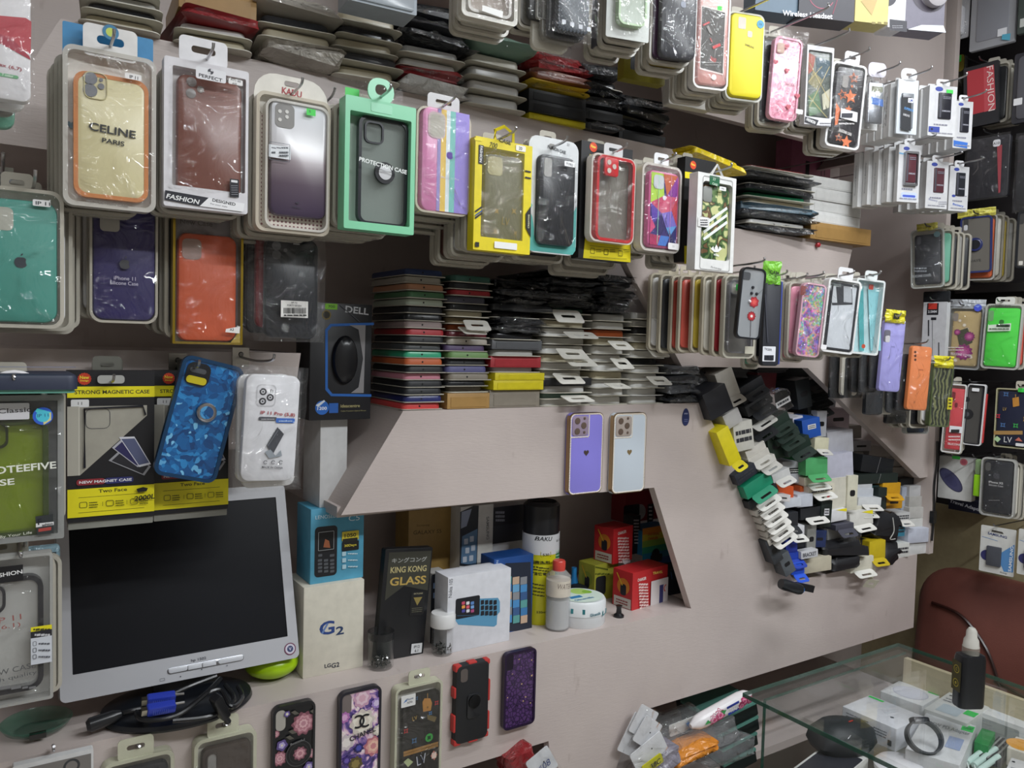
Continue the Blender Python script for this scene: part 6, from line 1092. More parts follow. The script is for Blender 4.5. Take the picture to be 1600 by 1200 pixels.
H_ = [(1137, 600, 28, 46, 'c4c0b8', -25, 1.20, 'd', 'pale grey box with a folded flap topmost along the slanted edge'),
(1122, 628, 38, 44, '24252b', -26, 1.17, '', 'large black box with a hang slot near the top of the slanted edge'),
(1145, 654, 26, 24, 'c0bebc', -28, 1.18, '', 'plain grey box between the large black box and the yellow one'),
(1139, 697, 20, 60, 'e8d824', -28, 1.165, 'd', 'bright yellow upright box leaning along the slanted edge'),
(1162, 681, 30, 46, 'd6d4cc', -10, 1.185, 'x', 'white rounded card with small print beside the yellow upright box'),
(1181, 703, 32, 13, 'dcd8d0', -26, 1.185, '', 'uppermost white box below the white rounded card'),
(1186, 714, 34, 12, 'd8d4cc', -26, 1.18, 'w', 'second white box below the white rounded card'),
(1198, 723, 30, 13, 'e0dcd6', -26, 1.175, 'w', 'third white box below the white rounded card, with a long flap'),
(1221, 743, 28, 14, 'd8d8d8', -20, 1.18, 'w', 'white box with a bent flap above the orange box'),
(1174, 604, 40, 15, '23252b', -28, 1.22, 'd', 'topmost black flat box beside the maroon one'),
(1179, 617, 40, 14, '1f2024', -28, 1.21, 'd', 'second black flat box beside the maroon one'),
(1186, 632, 42, 18, '303236', -28, 1.20, 'd', 'thick charcoal flat box beside the clear labelled bag'),
(1187, 653, 40, 13, '2a2e30', -28, 1.20, 'w', 'black flat box with a white flap under the thick charcoal one'),
(1189, 669, 36, 13, '26282c', -28, 1.20, 'd', 'lowest black flat box left of the dark green ones'),
(1198, 592, 30, 46, '6c2a32', 4, 1.30, '', 'maroon upright box at the back of the heap'),
(1236, 588, 54, 36, '1f2126', 2, 1.32, '', 'wide black box at the top back of the heap'),
(1256, 615, 22, 46, '2c3236', -12, 1.25, 's', 'dark upright box with a slit beside the ribbed black boxes'),
(1276, 596, 34, 12, '202327', -16, 1.26, 'd', 'first of the ribbed black boxes at the back, counted from the top'),
(1277, 609, 34, 12, '22262a', -16, 1.26, 'd', 'second of the ribbed black boxes at the back, counted from the top'),
(1278, 622, 34, 12, '1f2225', -16, 1.255, 'd', 'third of the ribbed black boxes at the back, counted from the top'),
(1279, 636, 34, 13, '252a2c', -16, 1.25, 'd', 'fourth of the ribbed black boxes at the back, counted from the top'),
(1299, 618, 16, 40, '6c6a6a', 4, 1.33, '', 'grey upright box behind the ribbed black boxes'),
(1216, 659, 36, 16, '25372f', -28, 1.205, 'd', 'uppermost dark green flat box'),
(1222, 671, 36, 12, '22332c', -28, 1.20, 'd', 'second dark green flat box'),
(1231, 682, 38, 13, '26382f', -26, 1.195, 'd', 'third dark green flat box with a flap'),
(1248, 697, 38, 18, '20322a', -24, 1.185, 'd', 'lowest dark green flat box with a long slotted flap'),
(1213, 697, 26, 40, '28392f', -8, 1.21, 's', 'dark green upright box left of the dark green flat ones'),
(1248, 662, 16, 22, 'd4d4dc', -14, 1.23, '', 'small white box between the dark green ones and the blue one'),
(1268, 669, 28, 30, '2456b0', -10, 1.20, 'l', 'royal blue box with a white printed label'),
(1284, 662, 15, 40, 'dcdfe8', 0, 1.23, 's', 'narrow white box with a black round slot beside the royal blue one'),
(1284, 694, 22, 20, 'dcd8bc', 2, 1.19, 'w', 'cream box with a white slotted flap under the royal blue one'),
(1271, 711, 34, 15, '26262c', -4, 1.20, 'x', 'black box with faint script above the green pouch box'),
(1240, 738, 36, 34, 'bfc0c6', 0, 1.22, 'l', 'pale silver box with a small black label'),
(1276, 729, 34, 26, '58b070', -3, 1.185, 'd', 'soft green box with a rounded top and green flap'),
(1275, 751, 36, 13, 'd0c8b4', -4, 1.19, 'w', 'cream box under the soft green one, with a white flap'),
(1284, 765, 40, 15, 'd8d2c0', -6, 1.18, 'wx', 'cream box with black lettering and a wide white flap'),
(1310, 655, 34, 32, 'b4a4ac', -2, 1.27, 's', 'dusky pink box with a black slot near the diagonal edge'),
(1313, 691, 40, 36, 'c4c4cc', -6, 1.22, '', 'large pale grey box above the lilac white one'),
(1312, 729, 42, 40, 'c6c6d6', -6, 1.20, '', 'large lilac white box in the middle of the heap'),
(1305, 771, 34, 48, 'd6d2c4', -4, 1.20, 'r', 'large cream box with a red stripe'),
(1332, 770, 16, 54, 'd8d4c0', 0, 1.185, 's', 'tall narrow cream flap box with a black slot'),
(1351, 757, 24, 13, 'd8dade', 0, 1.22, '', 'small white box, upper of the pair beside the tall cream flap'),
(1352, 770, 25, 13, 'd0d4dc', 0, 1.215, '', 'small white box, lower of the pair beside the tall cream flap'),
(1359, 784, 36, 13, 'd8dadc', 3, 1.20, 'w', 'white box with a long flap under the small white pair'),
(1352, 796, 34, 11, 'd4d0c0', 3, 1.20, 'w', 'cream white box lying under the long flapped one'),
(1337, 675, 18, 20, 'a4a098', -2, 1.31, '', 'grey box beside the dusky pink one'),
(1346, 697, 30, 16, 'b8b8bc', 0, 1.29, 's', 'grey white box with a black slot under the diagonal edge'),
(1375, 705, 34, 16, 'aca8a4', 3, 1.29, '', 'plain grey box close under the diagonal edge'),
(1339, 716, 20, 18, '9c9890', 0, 1.29, '', 'small grey box left of the banded black one'),
(1397, 722, 26, 17, 'aaa6a2', 3, 1.28, '', 'grey box at the diagonal edge above the banded black one'),
(1407, 739, 24, 17, 'b2aea8', 2, 1.27, '', 'grey box right of the banded black one'),
(1371, 727, 50, 26, '23252a', 8, 1.22, 'b', 'black box held by a rubber band'),
(1372, 748, 62, 15, '2a3330', 0, 1.21, 'b', 'long dark green box under the banded black one'),
(1423, 752, 34, 10, '202226', -2, 1.24, '', 'flat black box at the foot of the diagonal edge'),
(1393, 763, 28, 18, 'e0a824', 2, 1.20, 'd', 'amber yellow box with a flap'),
(1397, 785, 26, 19, 'd89c20', 1, 1.21, 's', 'amber yellow box with a black band'),
(1367, 769, 18, 22, '2c5054', 0, 1.22, '', 'dark teal box left of the amber ones'),
(1379, 779, 13, 34, '26302e', 0, 1.20, 's', 'upright black tab box left of the amber ones'),
(1432, 767, 22, 16, 'c8c8ca', 0, 1.22, '', 'white box, topmost of the end column'),
(1434, 784, 27, 17, 'b8b6b2', 0, 1.215, '', 'greyish box, second from the top of the end column'),
(1435, 801, 29, 17, 'c0beba', 1, 1.21, '', 'greyish box, third from the top of the end column'),
(1434, 818, 26, 16, 'ccccc8', -1, 1.21, '', 'white box, fourth from the top of the end column'),
(1435, 837, 32, 22, 'c4c8d6', 0, 1.195, '', 'bluish white box, fifth from the top of the end column'),
(1433, 857, 28, 18, 'd2d2d2', -1, 1.20, '', 'white box, lowest of the end column'),
(1415, 780, 12, 38, 'b4bccc', 0, 1.235, '', 'bluish white upright box between the amber ones and the end column'),
(1411, 808, 22, 14, 'cacaca', 0, 1.215, 'wx', 'white box with a grey flap under the amber box with the band'),
(1407, 828, 14, 20, '3c88a4', 0, 1.21, 'x', 'blue and white box beside the fifth end column box'),
(1410, 860, 22, 22, 'd4d4d0', -1, 1.20, 'x', 'white box with black lettering beside the lowest end column box'),
(1345, 856, 44, 26, '25262c', 0, 1.20, '', 'black box behind the mustard yellow flap'),
(1371, 859, 25, 28, 'c6ae20', -2, 1.17, 'd', 'mustard yellow flap box in the bottom row'),
(1347, 882, 36, 22, 'd4d0c0', -4, 1.175, 'w', 'cream box with a hanging paper flap in the bottom row'),
(1306, 806, 34, 18, 'dadadc', -6, 1.19, 'y', 'white box with a yellow corner, beside the black tab'),
(1346, 811, 36, 22, 'd6d4ce', -6, 1.185, 'wy', 'white box with a yellow flash and a wide white flap'),
(1320, 823, 28, 9, '4a4a56', -4, 1.175, 'd', 'slate grey flap under the white box with the yellow corner'),
(1310, 836, 34, 24, '989896', -4, 1.20, '', 'mid grey box above the black cloth pouch'),
(1291, 803, 17, 42, '222b29', 2, 1.175, 'l', 'upright black box with a red and white tab'),
(1272, 801, 42, 18, '26282c', -4, 1.185, 'w', 'black box with a white tab left of the upright black one'),
(1258, 782, 24, 20, 'c4c8d2', -2, 1.185, '', 'pale blue white box above the black box with the white tab'),
(1236, 786, 32, 14, 'ccd0d8', -4, 1.19, '', 'pale white box under the orange one'),
(1224, 778, 22, 11, 'dcd8d8', 6, 1.18, 's', 'white box with a red slot beside the orange one'),
(1227, 770, 26, 18, 'd85a2a', -2, 1.20, '', 'orange box in the middle of the heap'),
(1257, 767, 13, 15, 'd0602c', 0, 1.205, '', 'small orange box under the soft green one'),
(1235, 812, 24, 22, '2a2c31', -3, 1.19, 'd', 'charcoal box with a flap under the pale white one'),
(1244, 830, 26, 16, 'd0d0d4', -2, 1.185, 'w', 'white box with a slotted white flap above the navy pouch'),
(1251, 848, 22, 24, '1c1d23', 0, 1.19, '', 'black box left of the grey clear strip'),
(1268, 842, 14, 44, '8a8a86', 0, 1.18, 's', 'grey clear strip pack standing in the bottom row'),
(1281, 842, 20, 26, '27355e', 4, 1.18, 's', 'navy pouch beside the grey clear strip'),
(1237, 856, 18, 24, '24348e', -4, 1.185, '', 'dark blue box above the bright blue one'),
(1243, 869, 22, 12, '2442ac', -4, 1.18, 'd', 'cobalt blue box with a flap'),
(1247, 888, 20, 18, '2a5ad8', -4, 1.17, 'd', 'bright blue box lowest in the heap'),
(1276, 883, 46, 22, 'c0b8a4', -3, 1.18, '', 'cream box in a clear sleeve in the bottom row'),
(1166, 741, 34, 18, '2a2f3a', -30, 1.175, 'x', 'dark striped box above the emerald green one'),
(1185, 758, 44, 22, '1f8c6a', -28, 1.17, 'd', 'emerald green box with a slotted flap'),
(1193, 776, 48, 14, '1c1e22', -28, 1.17, 'w', 'black box under the emerald green one'),
(1199, 791, 40, 10, 'd0ccc4', -28, 1.17, 'wx', 'white box, uppermost of the five below the emerald one'),
(1204, 803, 38, 10, 'c8c4bc', -28, 1.17, 'wx', 'white box, second of the five below the emerald one'),
(1209, 814, 38, 10, 'd4d0c8', -28, 1.17, 'wx', 'white box, third of the five below the emerald one'),
(1214, 825, 38, 10, 'ccc8c0', -28, 1.17, 'wx', 'white box, fourth of the five below the emerald one'),
(1219, 836, 40, 11, 'd8d4cc', -28, 1.165, 'wx', 'white box, lowest of the five below the emerald one'),
(1210, 860, 16, 42, '3c3f44', -28, 1.17, 's', 'dark grey slotted box lying along the bottom of the slanted edge'),
(1230, 881, 17, 36, '5a5f64', -28, 1.165, 's', 'mid grey slotted box at the bottom corner of the slanted edge')]
for a_ in H_: hb(*a_)
k = hb(1265, 866, 26, 12, 'c4c4c8', -4, 1.165, '', 'white label box lettered BRACKET', yaw=-10, depth=.02); A = Art(k.w, k.h); A.text('BRACKET', .5, .5, k.h * .5, '3c3c44', True, 0, k.w * .8); A.done(k.t, 'lettering')
A = Art(.03, .03, -.0003); 
k = place('plastic_pouch', (1195, 612, 1242, 648), 'clear bag with a white label lying on the dark green boxes', 'pouch', Y=1.17, yaw=-10, roll=-24); obj('bag', (turn(crumple(k.w, .05, k.h, 7, .3), 0, 0, 0, (0, .025, 0)), 'f:'), k.t); A = Art(k.w, k.h, -.006); A.rect(.3, .35, .8, .6, 'd8d8da', .001).lines(.36, .42, .74, 1, .1, .1, '44464c'); A.done(k.t, 'label')
for cx_, cy_, w_, h_, l_, s_ in ((1322, 858, 66, 26, 'black cloth pouch sagging over the bottom row', 4), (1323, 880, 40, 20, 'second black cloth pouch under the sagging one', 6), (1388, 828, 44, 40, 'black drawstring bag with a white cord', 9), (1395, 864, 26, 42, 'black soft bag hanging under the drawstring one', 12), (1335, 842, 30, 20, 'crinkled clear plastic lump above the black cloth pouch', 15), (1098, 598, 40, 30, 'grey plastic bag at the upper corner of the slanted edge', 17), (1150, 582, 46, 20, 'black plastic bag at the top beside the upper corner', 19), (1207, 576, 60, 14, 'black plastic bag under the hanging cream trays', 23)):
    k = place('soft_pouch', (cx_ - w_ / 2, cy_ - h_ / 2, cx_ + w_ / 2, cy_ + h_ / 2), l_, 'pouch', Y=1.17 if cy_ > 700 else 1.24, yaw=-10); obj('cloth', (turn(crumple(k.w, .06, k.h, s_, .35, 10, 8), 0, 0, 0, (0, .03, 0)), 'f:' if 'clear' in l_ else 'b:5a5c60' if 'grey' in l_ else 's:1d1d21'), k.t)
    if 'cord' in l_: obj('cord', (tube(curve_pts([(.004, -.008, k.h), (.006, -.012, k.h * .5), (-.006, -.012, k.h * .2), (.012, -.012, k.h * .18)]), .0013, 6), 'p:b8b8b4'), k.t)
p = atY(1220, 912, 1.14); t = thing('torch', 'black torch with a bright blue end cap jutting out at the bottom corner', 'torch', (p.x, p.y, p.z), (0, 0, -.25))
obj('body', (turn(lathe([(.011, 0), (.013, .01), (.013, .05), (.011, .058)], 20), 0, radians(108), 0, (0, 0, 0)), 'p:202226'), t)
obj('end_cap', (turn(lathe([(.0085, 0), (.008, .004), (.004, .006)], 18), 0, radians(108), 0, (.055, 0, -.0178)), 'p:2a78c8'), t)['label'] = 'bright blue end cap'
obj('clip', (turn(box(-.02, .03, -.004, .004, -.008, .008), 0, .25, 0, (.07, .012, -.016)), 'p:1c1c20'), t)
k = place('paper_tag', (1349, 902, 1367, 918), 'cream paper tag with a hang hole hanging below the bottom row', 'tag', Y=1.17, yaw=-10, roll=12); obj('paper', (turn(ring(k.w, k.h, .002, k.w * .5, k.h * .25, .0015, 0, .001), rx=.5), 'c:dcd8c4'), k.t); obj('paper_neck', (sheet(k.w * .5, .03, .002, .003, k.h + .01, .004, 4, 6, .003), 'c:d8d4c0'), k.t)
# ------------------------------------------------------------------ the niche and its ledge
def ledge(name, bb, label, cat, z=None, **kw):
    z = Z_LEDGE if z is None else z; Y = atZ((bb[0] + bb[2]) / 2, bb[3], z).y; return place(name, bb, label, cat, Y=Y, **kw)
BOXC = 'box'
def carton(k, col, d, r=.001): return obj('carton', (slab(k.w, k.h, r, 0, d, .0006, 0, k.h / 2), 'c:' + col), k.t)
k = ledge('phone_box', (474, 912, 568, 1051), 'cream phone box lettered G2 in blue at the bottom of the box tower', BOXC); carton(k, 'd4cfc0', .09); zt = k.loc.z + k.h
A = k.art(0); A.text('G', 511, 981, 21, '2c4684', True, 0, 24).text('2', 531, 985, 13, '2a3f66', True, 0, 13).line(503, 990, 512, 974, 3, '6a86b8').text('LG', 512, 1040, 6, '3a3c48', True, 0, 10).text('G2', 524, 1039, 7.5, '3a3c48', True, 0, 13); A.done(k.t); YT = k.loc.y
k = place('phone_box', (485, 799, 568, 914), 'light blue phone box with a picture of a black keypad phone', BOXC, Y=YT + .012); k.loc.z = zt; k.t.location.z = zt; carton(k, '56a4c4', .07); zt = k.loc.z + k.h
A = k.art(0); A.rect(492, 824, 526, 898, '1c1e24', 6).rect(497, 829, 522, 861, '0e1014', 1).frame(497, 829, 522, 861, .7, 'a8acb0', 1).poly([(505, 855), (508, 842), (514, 845), (516, 856)], '9c5c3c')
for j_ in range(4):
    for i_ in range(3): A.rect(496.5 + i_ * 9.5, 874 + j_ * 5.6, 503 + i_ * 9.5, 877 + j_ * 5.6, '5c6066', .8)
A.rect(497, 866, 503, 869, '5c6066', .8).rect(515, 866, 522, 869, '5c6066', .8).text('LENOSED', 509, 807, 5.6, 'd8ecf4', False, 0, 33).text('C5', 553, 809, 8.5, 'd8ecf4', False, 0, 18)
A.rect(534, 831, 560, 842, 'd8c83c', 1).text('1050', 547, 836, 6, '24241c', True, 0, 19).rect(535, 842, 558, 845, '24241c').rect(534, 847, 560, 858, '1c1c1c', 1).text('30Days', 547, 852, 5, 'd8c83c', True, 0, 20)
for b_ in (865, 875, 885): A.rect(534, b_ - 3, 540, b_ + 3, 'b8dcea', 1).lines(543, b_ - 1, 558, 1, 3, 1.4, 'cfe8f2', b_)
A.done(k.t)
k = place('white_box', (500, 654, 542, 800), 'tall plain white box standing on the light blue phone box', BOXC, Y=YT + .02); k.h += k.loc.z - zt; k.t.location.z = zt; carton(k, 'd6d6d6', .085); zt = zt + k.h
k = place('mouse_box', (484, 474, 580, 652), 'black computer mouse box with a blue outline and curved window', BOXC, Y=YT - .002); k.h += k.loc.z - zt; k.t.location.z = zt; k.loc.z = zt; carton(k, '1d1e22', .07)
A = k.art(0); A.text('DELL', 558, 485, 10.5, 'c4c6ca', True, -4, 39).rect(508, 474, 527, 484, '84c838').text('700', 518, 479, 4, '2a5a18', True, 0, 11).circ(510, 492, 7.5, '7c6c34').circ(510, 492, 5.5, '2c2a20')
A.poly([(508, 515), (516, 506), (584, 504), (584, 508), (518, 510), (512, 517), (512, 606), (519, 615), (580, 616), (580, 620), (517, 619), (508, 609)], '2464b4').poly([(546, 508), (560, 515), (567, 560), (560, 605), (548, 614), (568, 614), (571, 508)], '8c8a8c').circ(503, 637, 11, '2c6cc4').text('1200', 503, 638, 5, 'f0f4fa', True, 0, 15).poly([(493, 633), (506, 625), (508, 627), (497, 636)], 'dce4ec').rect(514, 630, 528, 645, '2a62b4').text('ideacentre', 547, 634, 5, 'a8a070', True, 0, 32).text('Cable Precision Optical Mouse', 552, 642, 2.6, '8c8660', True, 0, 42).line(530, 476, 562, 503, 1.2, '4a4c54'); A.done(k.t)
p_ = k.hit(538, 562); obj('mouse', (turn(loft([[(.022 * s_ * cos(q), .040 * s_ * sin(q), zz) for q in [2 * pi * j / 24 for j in range(24)]] for zz, s_ in ((0, 1), (.004, 1), (.009, .9), (.012, .6))]), pi / 2, 0, 0, (p_.x, -.0005, p_.z)), 'p:15161a'), k.t)
# black screen protector box with heavy lettering
k = ledge('screen_protector_box', (585, 830, 678, 1027), 'black box with bold silver lettering leaning in the niche', BOXC, roll=4.5, w=.093, h=.196); obj('carton', (slab(k.w, k.h, .003, 0, .016, .001, 0, k.h / 2), 'p:1c1d20'), k.t)
A = Art(k.w, k.h); A.poly([(.08, .03), (.97, .03), (.97, .40), (.45, .34), (.08, .46)], '3a3a32').text('キングコング', .52, .105, k.h * .045, '9a9c98', True, 0, k.w * .74).text('KING KONG', .52, .19, k.h * .055, 'b4a878', True, 0, k.w * .76).text('GLASS', .53, .295, k.h * .075, 'b89c54', True, 0, k.w * .76)
A.rect(.62, .40, .92, .62, '18191b', .002).star(.77, .48, .010, '8c7c44', 180, 3, .5).text('SKYLINE', .77, .42, .0026, '9a9478', True, 0, .018).lines(.66, .55, .88, 3, .016, .006, '6a6858', 4).rect(.72, .88, .95, .97, 'd4d6d8', .001).text('IP12', .835, .91, .005, '3a3c40', True).text('6.1', .835, .947, .005, '3a3c40', True)
A.done(k.t)
k = ledge('glass_jar', (584, 992, 622, 1049), 'small clear jar with a black rim holding tiny screws', 'jar'); r_ = k.w / 2
obj('body', (lathe([(r_ * .9, 0), (r_, .003), (r_, k.h * .84), (r_ * .94, k.h * .86), (r_ * .9, k.h * .84), (r_ * .9, .004)], 28, (0, r_)), 't:b4b0a8' if False else 'glass:'), k.t); obj('rim', (lathe([(r_ * 1.02, k.h * .80), (r_ * 1.02, k.h), (r_ * .95, k.h), (r_ * .95, k.h * .80)], 28, (0, r_)), 'v:202226'), k.t)
def screws(t, r, cy, z, n, seed):
    q = random.Random(seed); g = []
    for i in range(n):
        a = q.uniform(0, 6.28); d = r * .75 * sqrt(q.random()); zz = z + q.uniform(0, .010)
        g.append((turn(lathe([(.0017, 0), (.0017, .001), (.0008, .0012), (.0007, .006)], 7), q.uniform(0, 3), 0, q.uniform(0, 6), (d * cos(a), cy + d * sin(a), zz + .002)), 'm:8c8c8a' if i % 3 else 'm:3a3a3a'))
    o = obj('screws', g, t); o['kind'] = 'stuff'
screws(k.t, r_, r_, .003, 60, 2)
k = ledge('pill_jar', (682, 962, 718, 1027), 'clear jar with a white screw lid and tiny screws inside', 'jar'); r_ = k.w * .45
obj('body', (lathe([(r_ * .8, 0), (r_ * .92, .003), (r_ * .92, k.h * .72), (r_ * .84, k.h * .72), (r_ * .84, .004)], 28, (0, r_)), 'glass:'), k.t); obj('lid', (lathe([(r_ * 1.08, k.h * .68), (r_ * 1.1, k.h * .72), (r_ * 1.1, k.h * .94), (r_ * .98, k.h)], 30, (0, r_)), 'p:dcdcdc'), k.t); screws(k.t, r_, r_, .003, 50, 3)
k = place('phone_box', (638, 795, 708, 893), 'gold phone box standing behind the black lettered box', BOXC, Y=1.40); dz_ = k.loc.z - Z_LEDGE; k.t.location.z = Z_LEDGE; k.loc.z = Z_LEDGE; k.h += dz_; carton(k, 'a8884c', .06); A = k.art(0); A.text('Samsung', 661, 821, 4, '6a5424', False, -3, 22).text('GALAXY S5', 668, 831, 6, '54441c', False, -3, 48); A.done(k.t)
k = place('phone_box', (719, 790, 770, 890), 'white phone box with a black touch phone pictured, beside the gold box', BOXC, Y=1.36); dz_ = k.loc.z - Z_LEDGE; k.t.location.z = Z_LEDGE; k.loc.z = Z_LEDGE; k.h += dz_; carton(k, 'd4d2cc', .05); A = k.art(0); A.poly([(719, 800), (740, 790), (748, 790), (745, 886), (718, 884)], '23252e').poly([(722, 838), (746, 826), (744, 884), (720, 880)], '5c7c9c').poly([(721, 800), (737, 795), (729, 822), (720, 826)], '8c94a8').text('SAMSUNG', 762, 825, 5, '8a8a88', True, -88, 36)
for a_, b_ in ((728, 846), (737, 842), (730, 860), (739, 856), (726, 874), (736, 872)): A.rect(a_ - 3, b_ - 4, a_ + 3, b_ + 4, 'c4ccd8', 1)
A.done(k.t)
k = place('phone_box', (769, 792, 842, 870), 'white box with a large black slab phone pictured, above the dark blue box', BOXC, Y=1.37); dz_ = k.loc.z - Z_LEDGE; k.t.location.z = Z_LEDGE; k.loc.z = Z_LEDGE; k.h += dz_; carton(k, 'd0d0d4', .05); A = k.art(0); A.rect(769, 793, 828, 842, '2a2b32', 3).rect(769, 822, 827, 842, '34353d').lines(774, 799, 788, 3, 6, 3.4, '8c8e98', 3); A.done(k.t)
k = ledge('phone_box', (699, 895, 797, 1011), 'white phone box with a picture of a blue keypad phone on its side', BOXC); carton(k, 'd8d9df', .05); A = k.art(0); A.text('Nokia 105', 704, 919, 6, '44464c', False, 88, 28).poly([(713, 937), (778, 934), (781, 940), (781, 956), (777, 960), (776, 976), (772, 979), (716, 976), (712, 970)], '5c98bc').rect(712, 936, 749, 961, '1d1f25', 3).line(714, 962, 778, 960, .6, '3c6c8c')
for j_ in range(3):
    for i_ in range(4): A.rect(751 + i_ * 6.6, 938 + j_ * 8.4, 756 + i_ * 6.6, 944 + j_ * 8.4, '20222a', 1)
for i_, q_ in enumerate(('c8506c', 'e0e0e4', '5c88c4', 'e8a050', 'd86070', '7ca8dc', '5050a0', 'd8d8e0', 'b05080')): A.rect(721 + (i_ % 3) * 7, 940 + (i_ // 3) * 6, 726 + (i_ % 3) * 7, 944 + (i_ // 3) * 6, q_, 1)
A.done(k.t)
k = ledge('phone_box', (676, 896, 700, 1004), 'narrow white box with a black phone edge, between the leaning black box and the keypad phone box', BOXC, ); k.t['label'] = 'narrow white box with a black phone edge left of the blue keypad phone box'; carton(k, 'd2d0cc', .04); A = k.art(0); A.rect(674, 898, 687, 1003, '1c1e26', 3)
for b_ in (915, 930, 958, 984): A.rect(677, b_ - 4, 682, b_ + 4, '7c94b8', 1)
A.done(k.t)
k = ledge('phone_box', (771, 870, 832, 987), 'dark blue box with a phone showing coloured tiles', BOXC); carton(k, '1e4a8c', .05); A = k.art(0); A.poly([(790, 880), (829, 878), (831, 986), (768, 986), (768, 930)], '232a3a').text('Nokia Lumia', 777, 891, 4, 'b8cce4', False, -88, 30)
for j_ in range(6):
    for i_ in range(4): A.rect(777 + i_ * 12, 902 + j_ * 12, 787 + i_ * 12, 912 + j_ * 12, ('4a8cc4', '3c7ab0', '8a8c90', '5a9c98', '6aa4cc', '3a5c8c', 'c4a890')[(i_ * 3 + j_ * 5) % 7], .5)
A.done(k.t)
k = ledge('spray_can', (837, 787, 885, 976), 'tall yellow and green spray can with a black cap', 'spray can'); r_ = k.w / 2; h_ = k.h
obj('can', [(lathe([(r_ * .94, 0), (r_, .004), (r_, h_ * .52)], 36, (0, r_)), 'p:ccc81c')], k.t); obj('green_panel', (loft([[(r_ * 1.004 * cos(q), r_ + r_ * 1.004 * sin(q), zz) for q in [radians(-72 + 6 * j) for j in range(20)]] + [(r_ * .98 * cos(q), r_ + r_ * .98 * sin(q), zz) for q in [radians(42 - 6 * j) for j in range(20)]] for zz in (.006, h_ * .60)]), 'p:1f7a48'), k.t)
obj('white_band', (lathe([(r_ * 1.006, h_ * .58), (r_ * 1.006, h_ * .74)], 36, (0, r_)), 'p:dadce0'), k.t)
obj('upper_can', (lathe([(r_, h_ * .50), (r_, h_ * .60)], 36, (0, r_)), 'p:ccc81c'), k.t)
obj('cap', (lathe([(r_ * .97, h_ * .74), (r_ * .97, h_ * .97), (r_ * .80, h_ * .995), (r_ * .72, h_ * .97)], 36, (0, r_)), 'p:1e1f23'), k.t)
A = k.art(-.0008); A.text('BAKU', 853, 843, 6.5, '23262c', True, -2, 23, .2).text('BK-530', 876, 845, 3.6, '23262c', False, 0, 13).rect(848, 863, 861, 872, 'e0d81c').frame(848, 863, 861, 872, .5, '4a4a10', .5).text('530', 854.5, 867.5, 4, '3a3a10', True, 0, 10).text('清潔剤', 850, 880, 5, '3a3a10', True, 0, 22).lines(841, 888, 858, 2, 4, 1.6, '4a4a10', 2).text('精密電器', 850, 898, 5, '3a3a10', True, 0, 24).lines(838, 915, 852, 4, 5.5, 1.6, '4a4a10', 6).text('530ml', 848, 958, 3.6, '4a4a10', True, 0, 12).text('Precision', 874, 861, 3.6, 'cfe4d4', True, -3, 14).lines(869, 868, 882, 5, 5, 1.6, 'a8ccb0', 8)
for i_, (g_, kk_) in enumerate(A.g):      # wrap the print round the can
    A.g[i_] = ([(x, r_ - sqrt(max(1e-8, (r_ * 1.008) ** 2 - min(abs(x), r_ * .98) ** 2)), z) for x, y, z in g_[0]], g_[1]), kk_
A.done(k.t)
obj('wire_loop', (tube(curve_pts([(-.006, r_, h_), (-.004, r_, h_ + .018), (.004, r_, h_ + .020), (.006, r_, h_)]), .0006, 5), 'p:5a2a20'), k.t)
k = ledge('dropper_bottle', (868, 880, 899, 987), 'small clear bottle with a red cap and a handwritten paper label', 'bottle'); r_ = k.w / 2; h_ = k.h
obj('bottle', (lathe([(r_ * .9, 0), (r_, .003), (r_, h_ * .78), (r_ * .55, h_ * .86)], 28, (0, r_)), 'v:d8d8d8'), k.t); obj('liquid', (lathe([(r_ * .86, .003), (r_ * .93, .005), (r_ * .93, h_ * .44)], 24, (0, r_)), 't:d4d6d8'), k.t); obj('cap', (lathe([(r_ * .52, h_ * .85), (r_ * .54, h_ * .98), (r_ * .46, h_)], 22, (0, r_)), 'p:c8463c'), k.t); obj('label', (lathe([(r_ * 1.01, h_ * .50), (r_ * 1.01, h_ * .73)], 28, (0, r_)), 'c:d8cfc0'), k.t)
A = k.art(-.0008); A.text('WATER', 884, 917, 8, '8a7c74', False, -4, 25, .1).line(869, 931, 898, 933, 1, 'a05048'); 
for i_, (g_, kk_) in enumerate(A.g): A.g[i_] = ([(x, r_ - sqrt(max(1e-8, (r_ * 1.02) ** 2 - min(abs(x), r_ * .98) ** 2)), z) for x, y, z in g_[0]], g_[1]), kk_
A.done(k.t)
k = ledge('cream_tin', (899, 940, 963, 982), 'round white cream tin with green and blue lettering at the ledge edge', 'tin'); r_ = k.w / 2; h_ = k.h * .95
obj('tin', (lathe([(r_ * .96, 0), (r_ * .98, .002), (r_ * .98, h_ * .45)], 40, (0, r_)), 'p:d8dadc'), k.t); L_ = obj('lid', (lathe([(r_, h_ * .45), (r_ * 1.0, h_ * .9), (r_ * .94, h_)], 40, (0, r_)), 'p:e2e6e8'), k.t)
A = Art(r_ * 2, r_ * 2, 0, 0, 0); A.circ(.5, .5, r_ * .86, 'd8e8dc', 36).circ(.62, .30, r_ * .36, 'b8d874').circ(.74, .40, r_ * .2, '90c048').rect(.2, .5, .48, .62, '3c84b8', .001).text('Glicemille', .42, .72, r_ * .16, '3878a8', True, 0, r_ * .9); g_ = [((turn(g, rx=-pi / 2, loc=(0, 0, h_ + .0008)) if True else g), kk) for g, kk in A.g]; g_ = [(([(x, y + 2 * r_, z) for x, y, z in [(a, b, c) for a, b, c in gg[0]]], gg[1]), kk) for gg, kk in [((([(x, -(2 * r_ - zz) + 0, h_ + .0006 - yy) for x, yy, zz in g[0]], g[1])), kk) for g, kk in A.g]]; obj('lid_print', g_, L_, smooth=0)
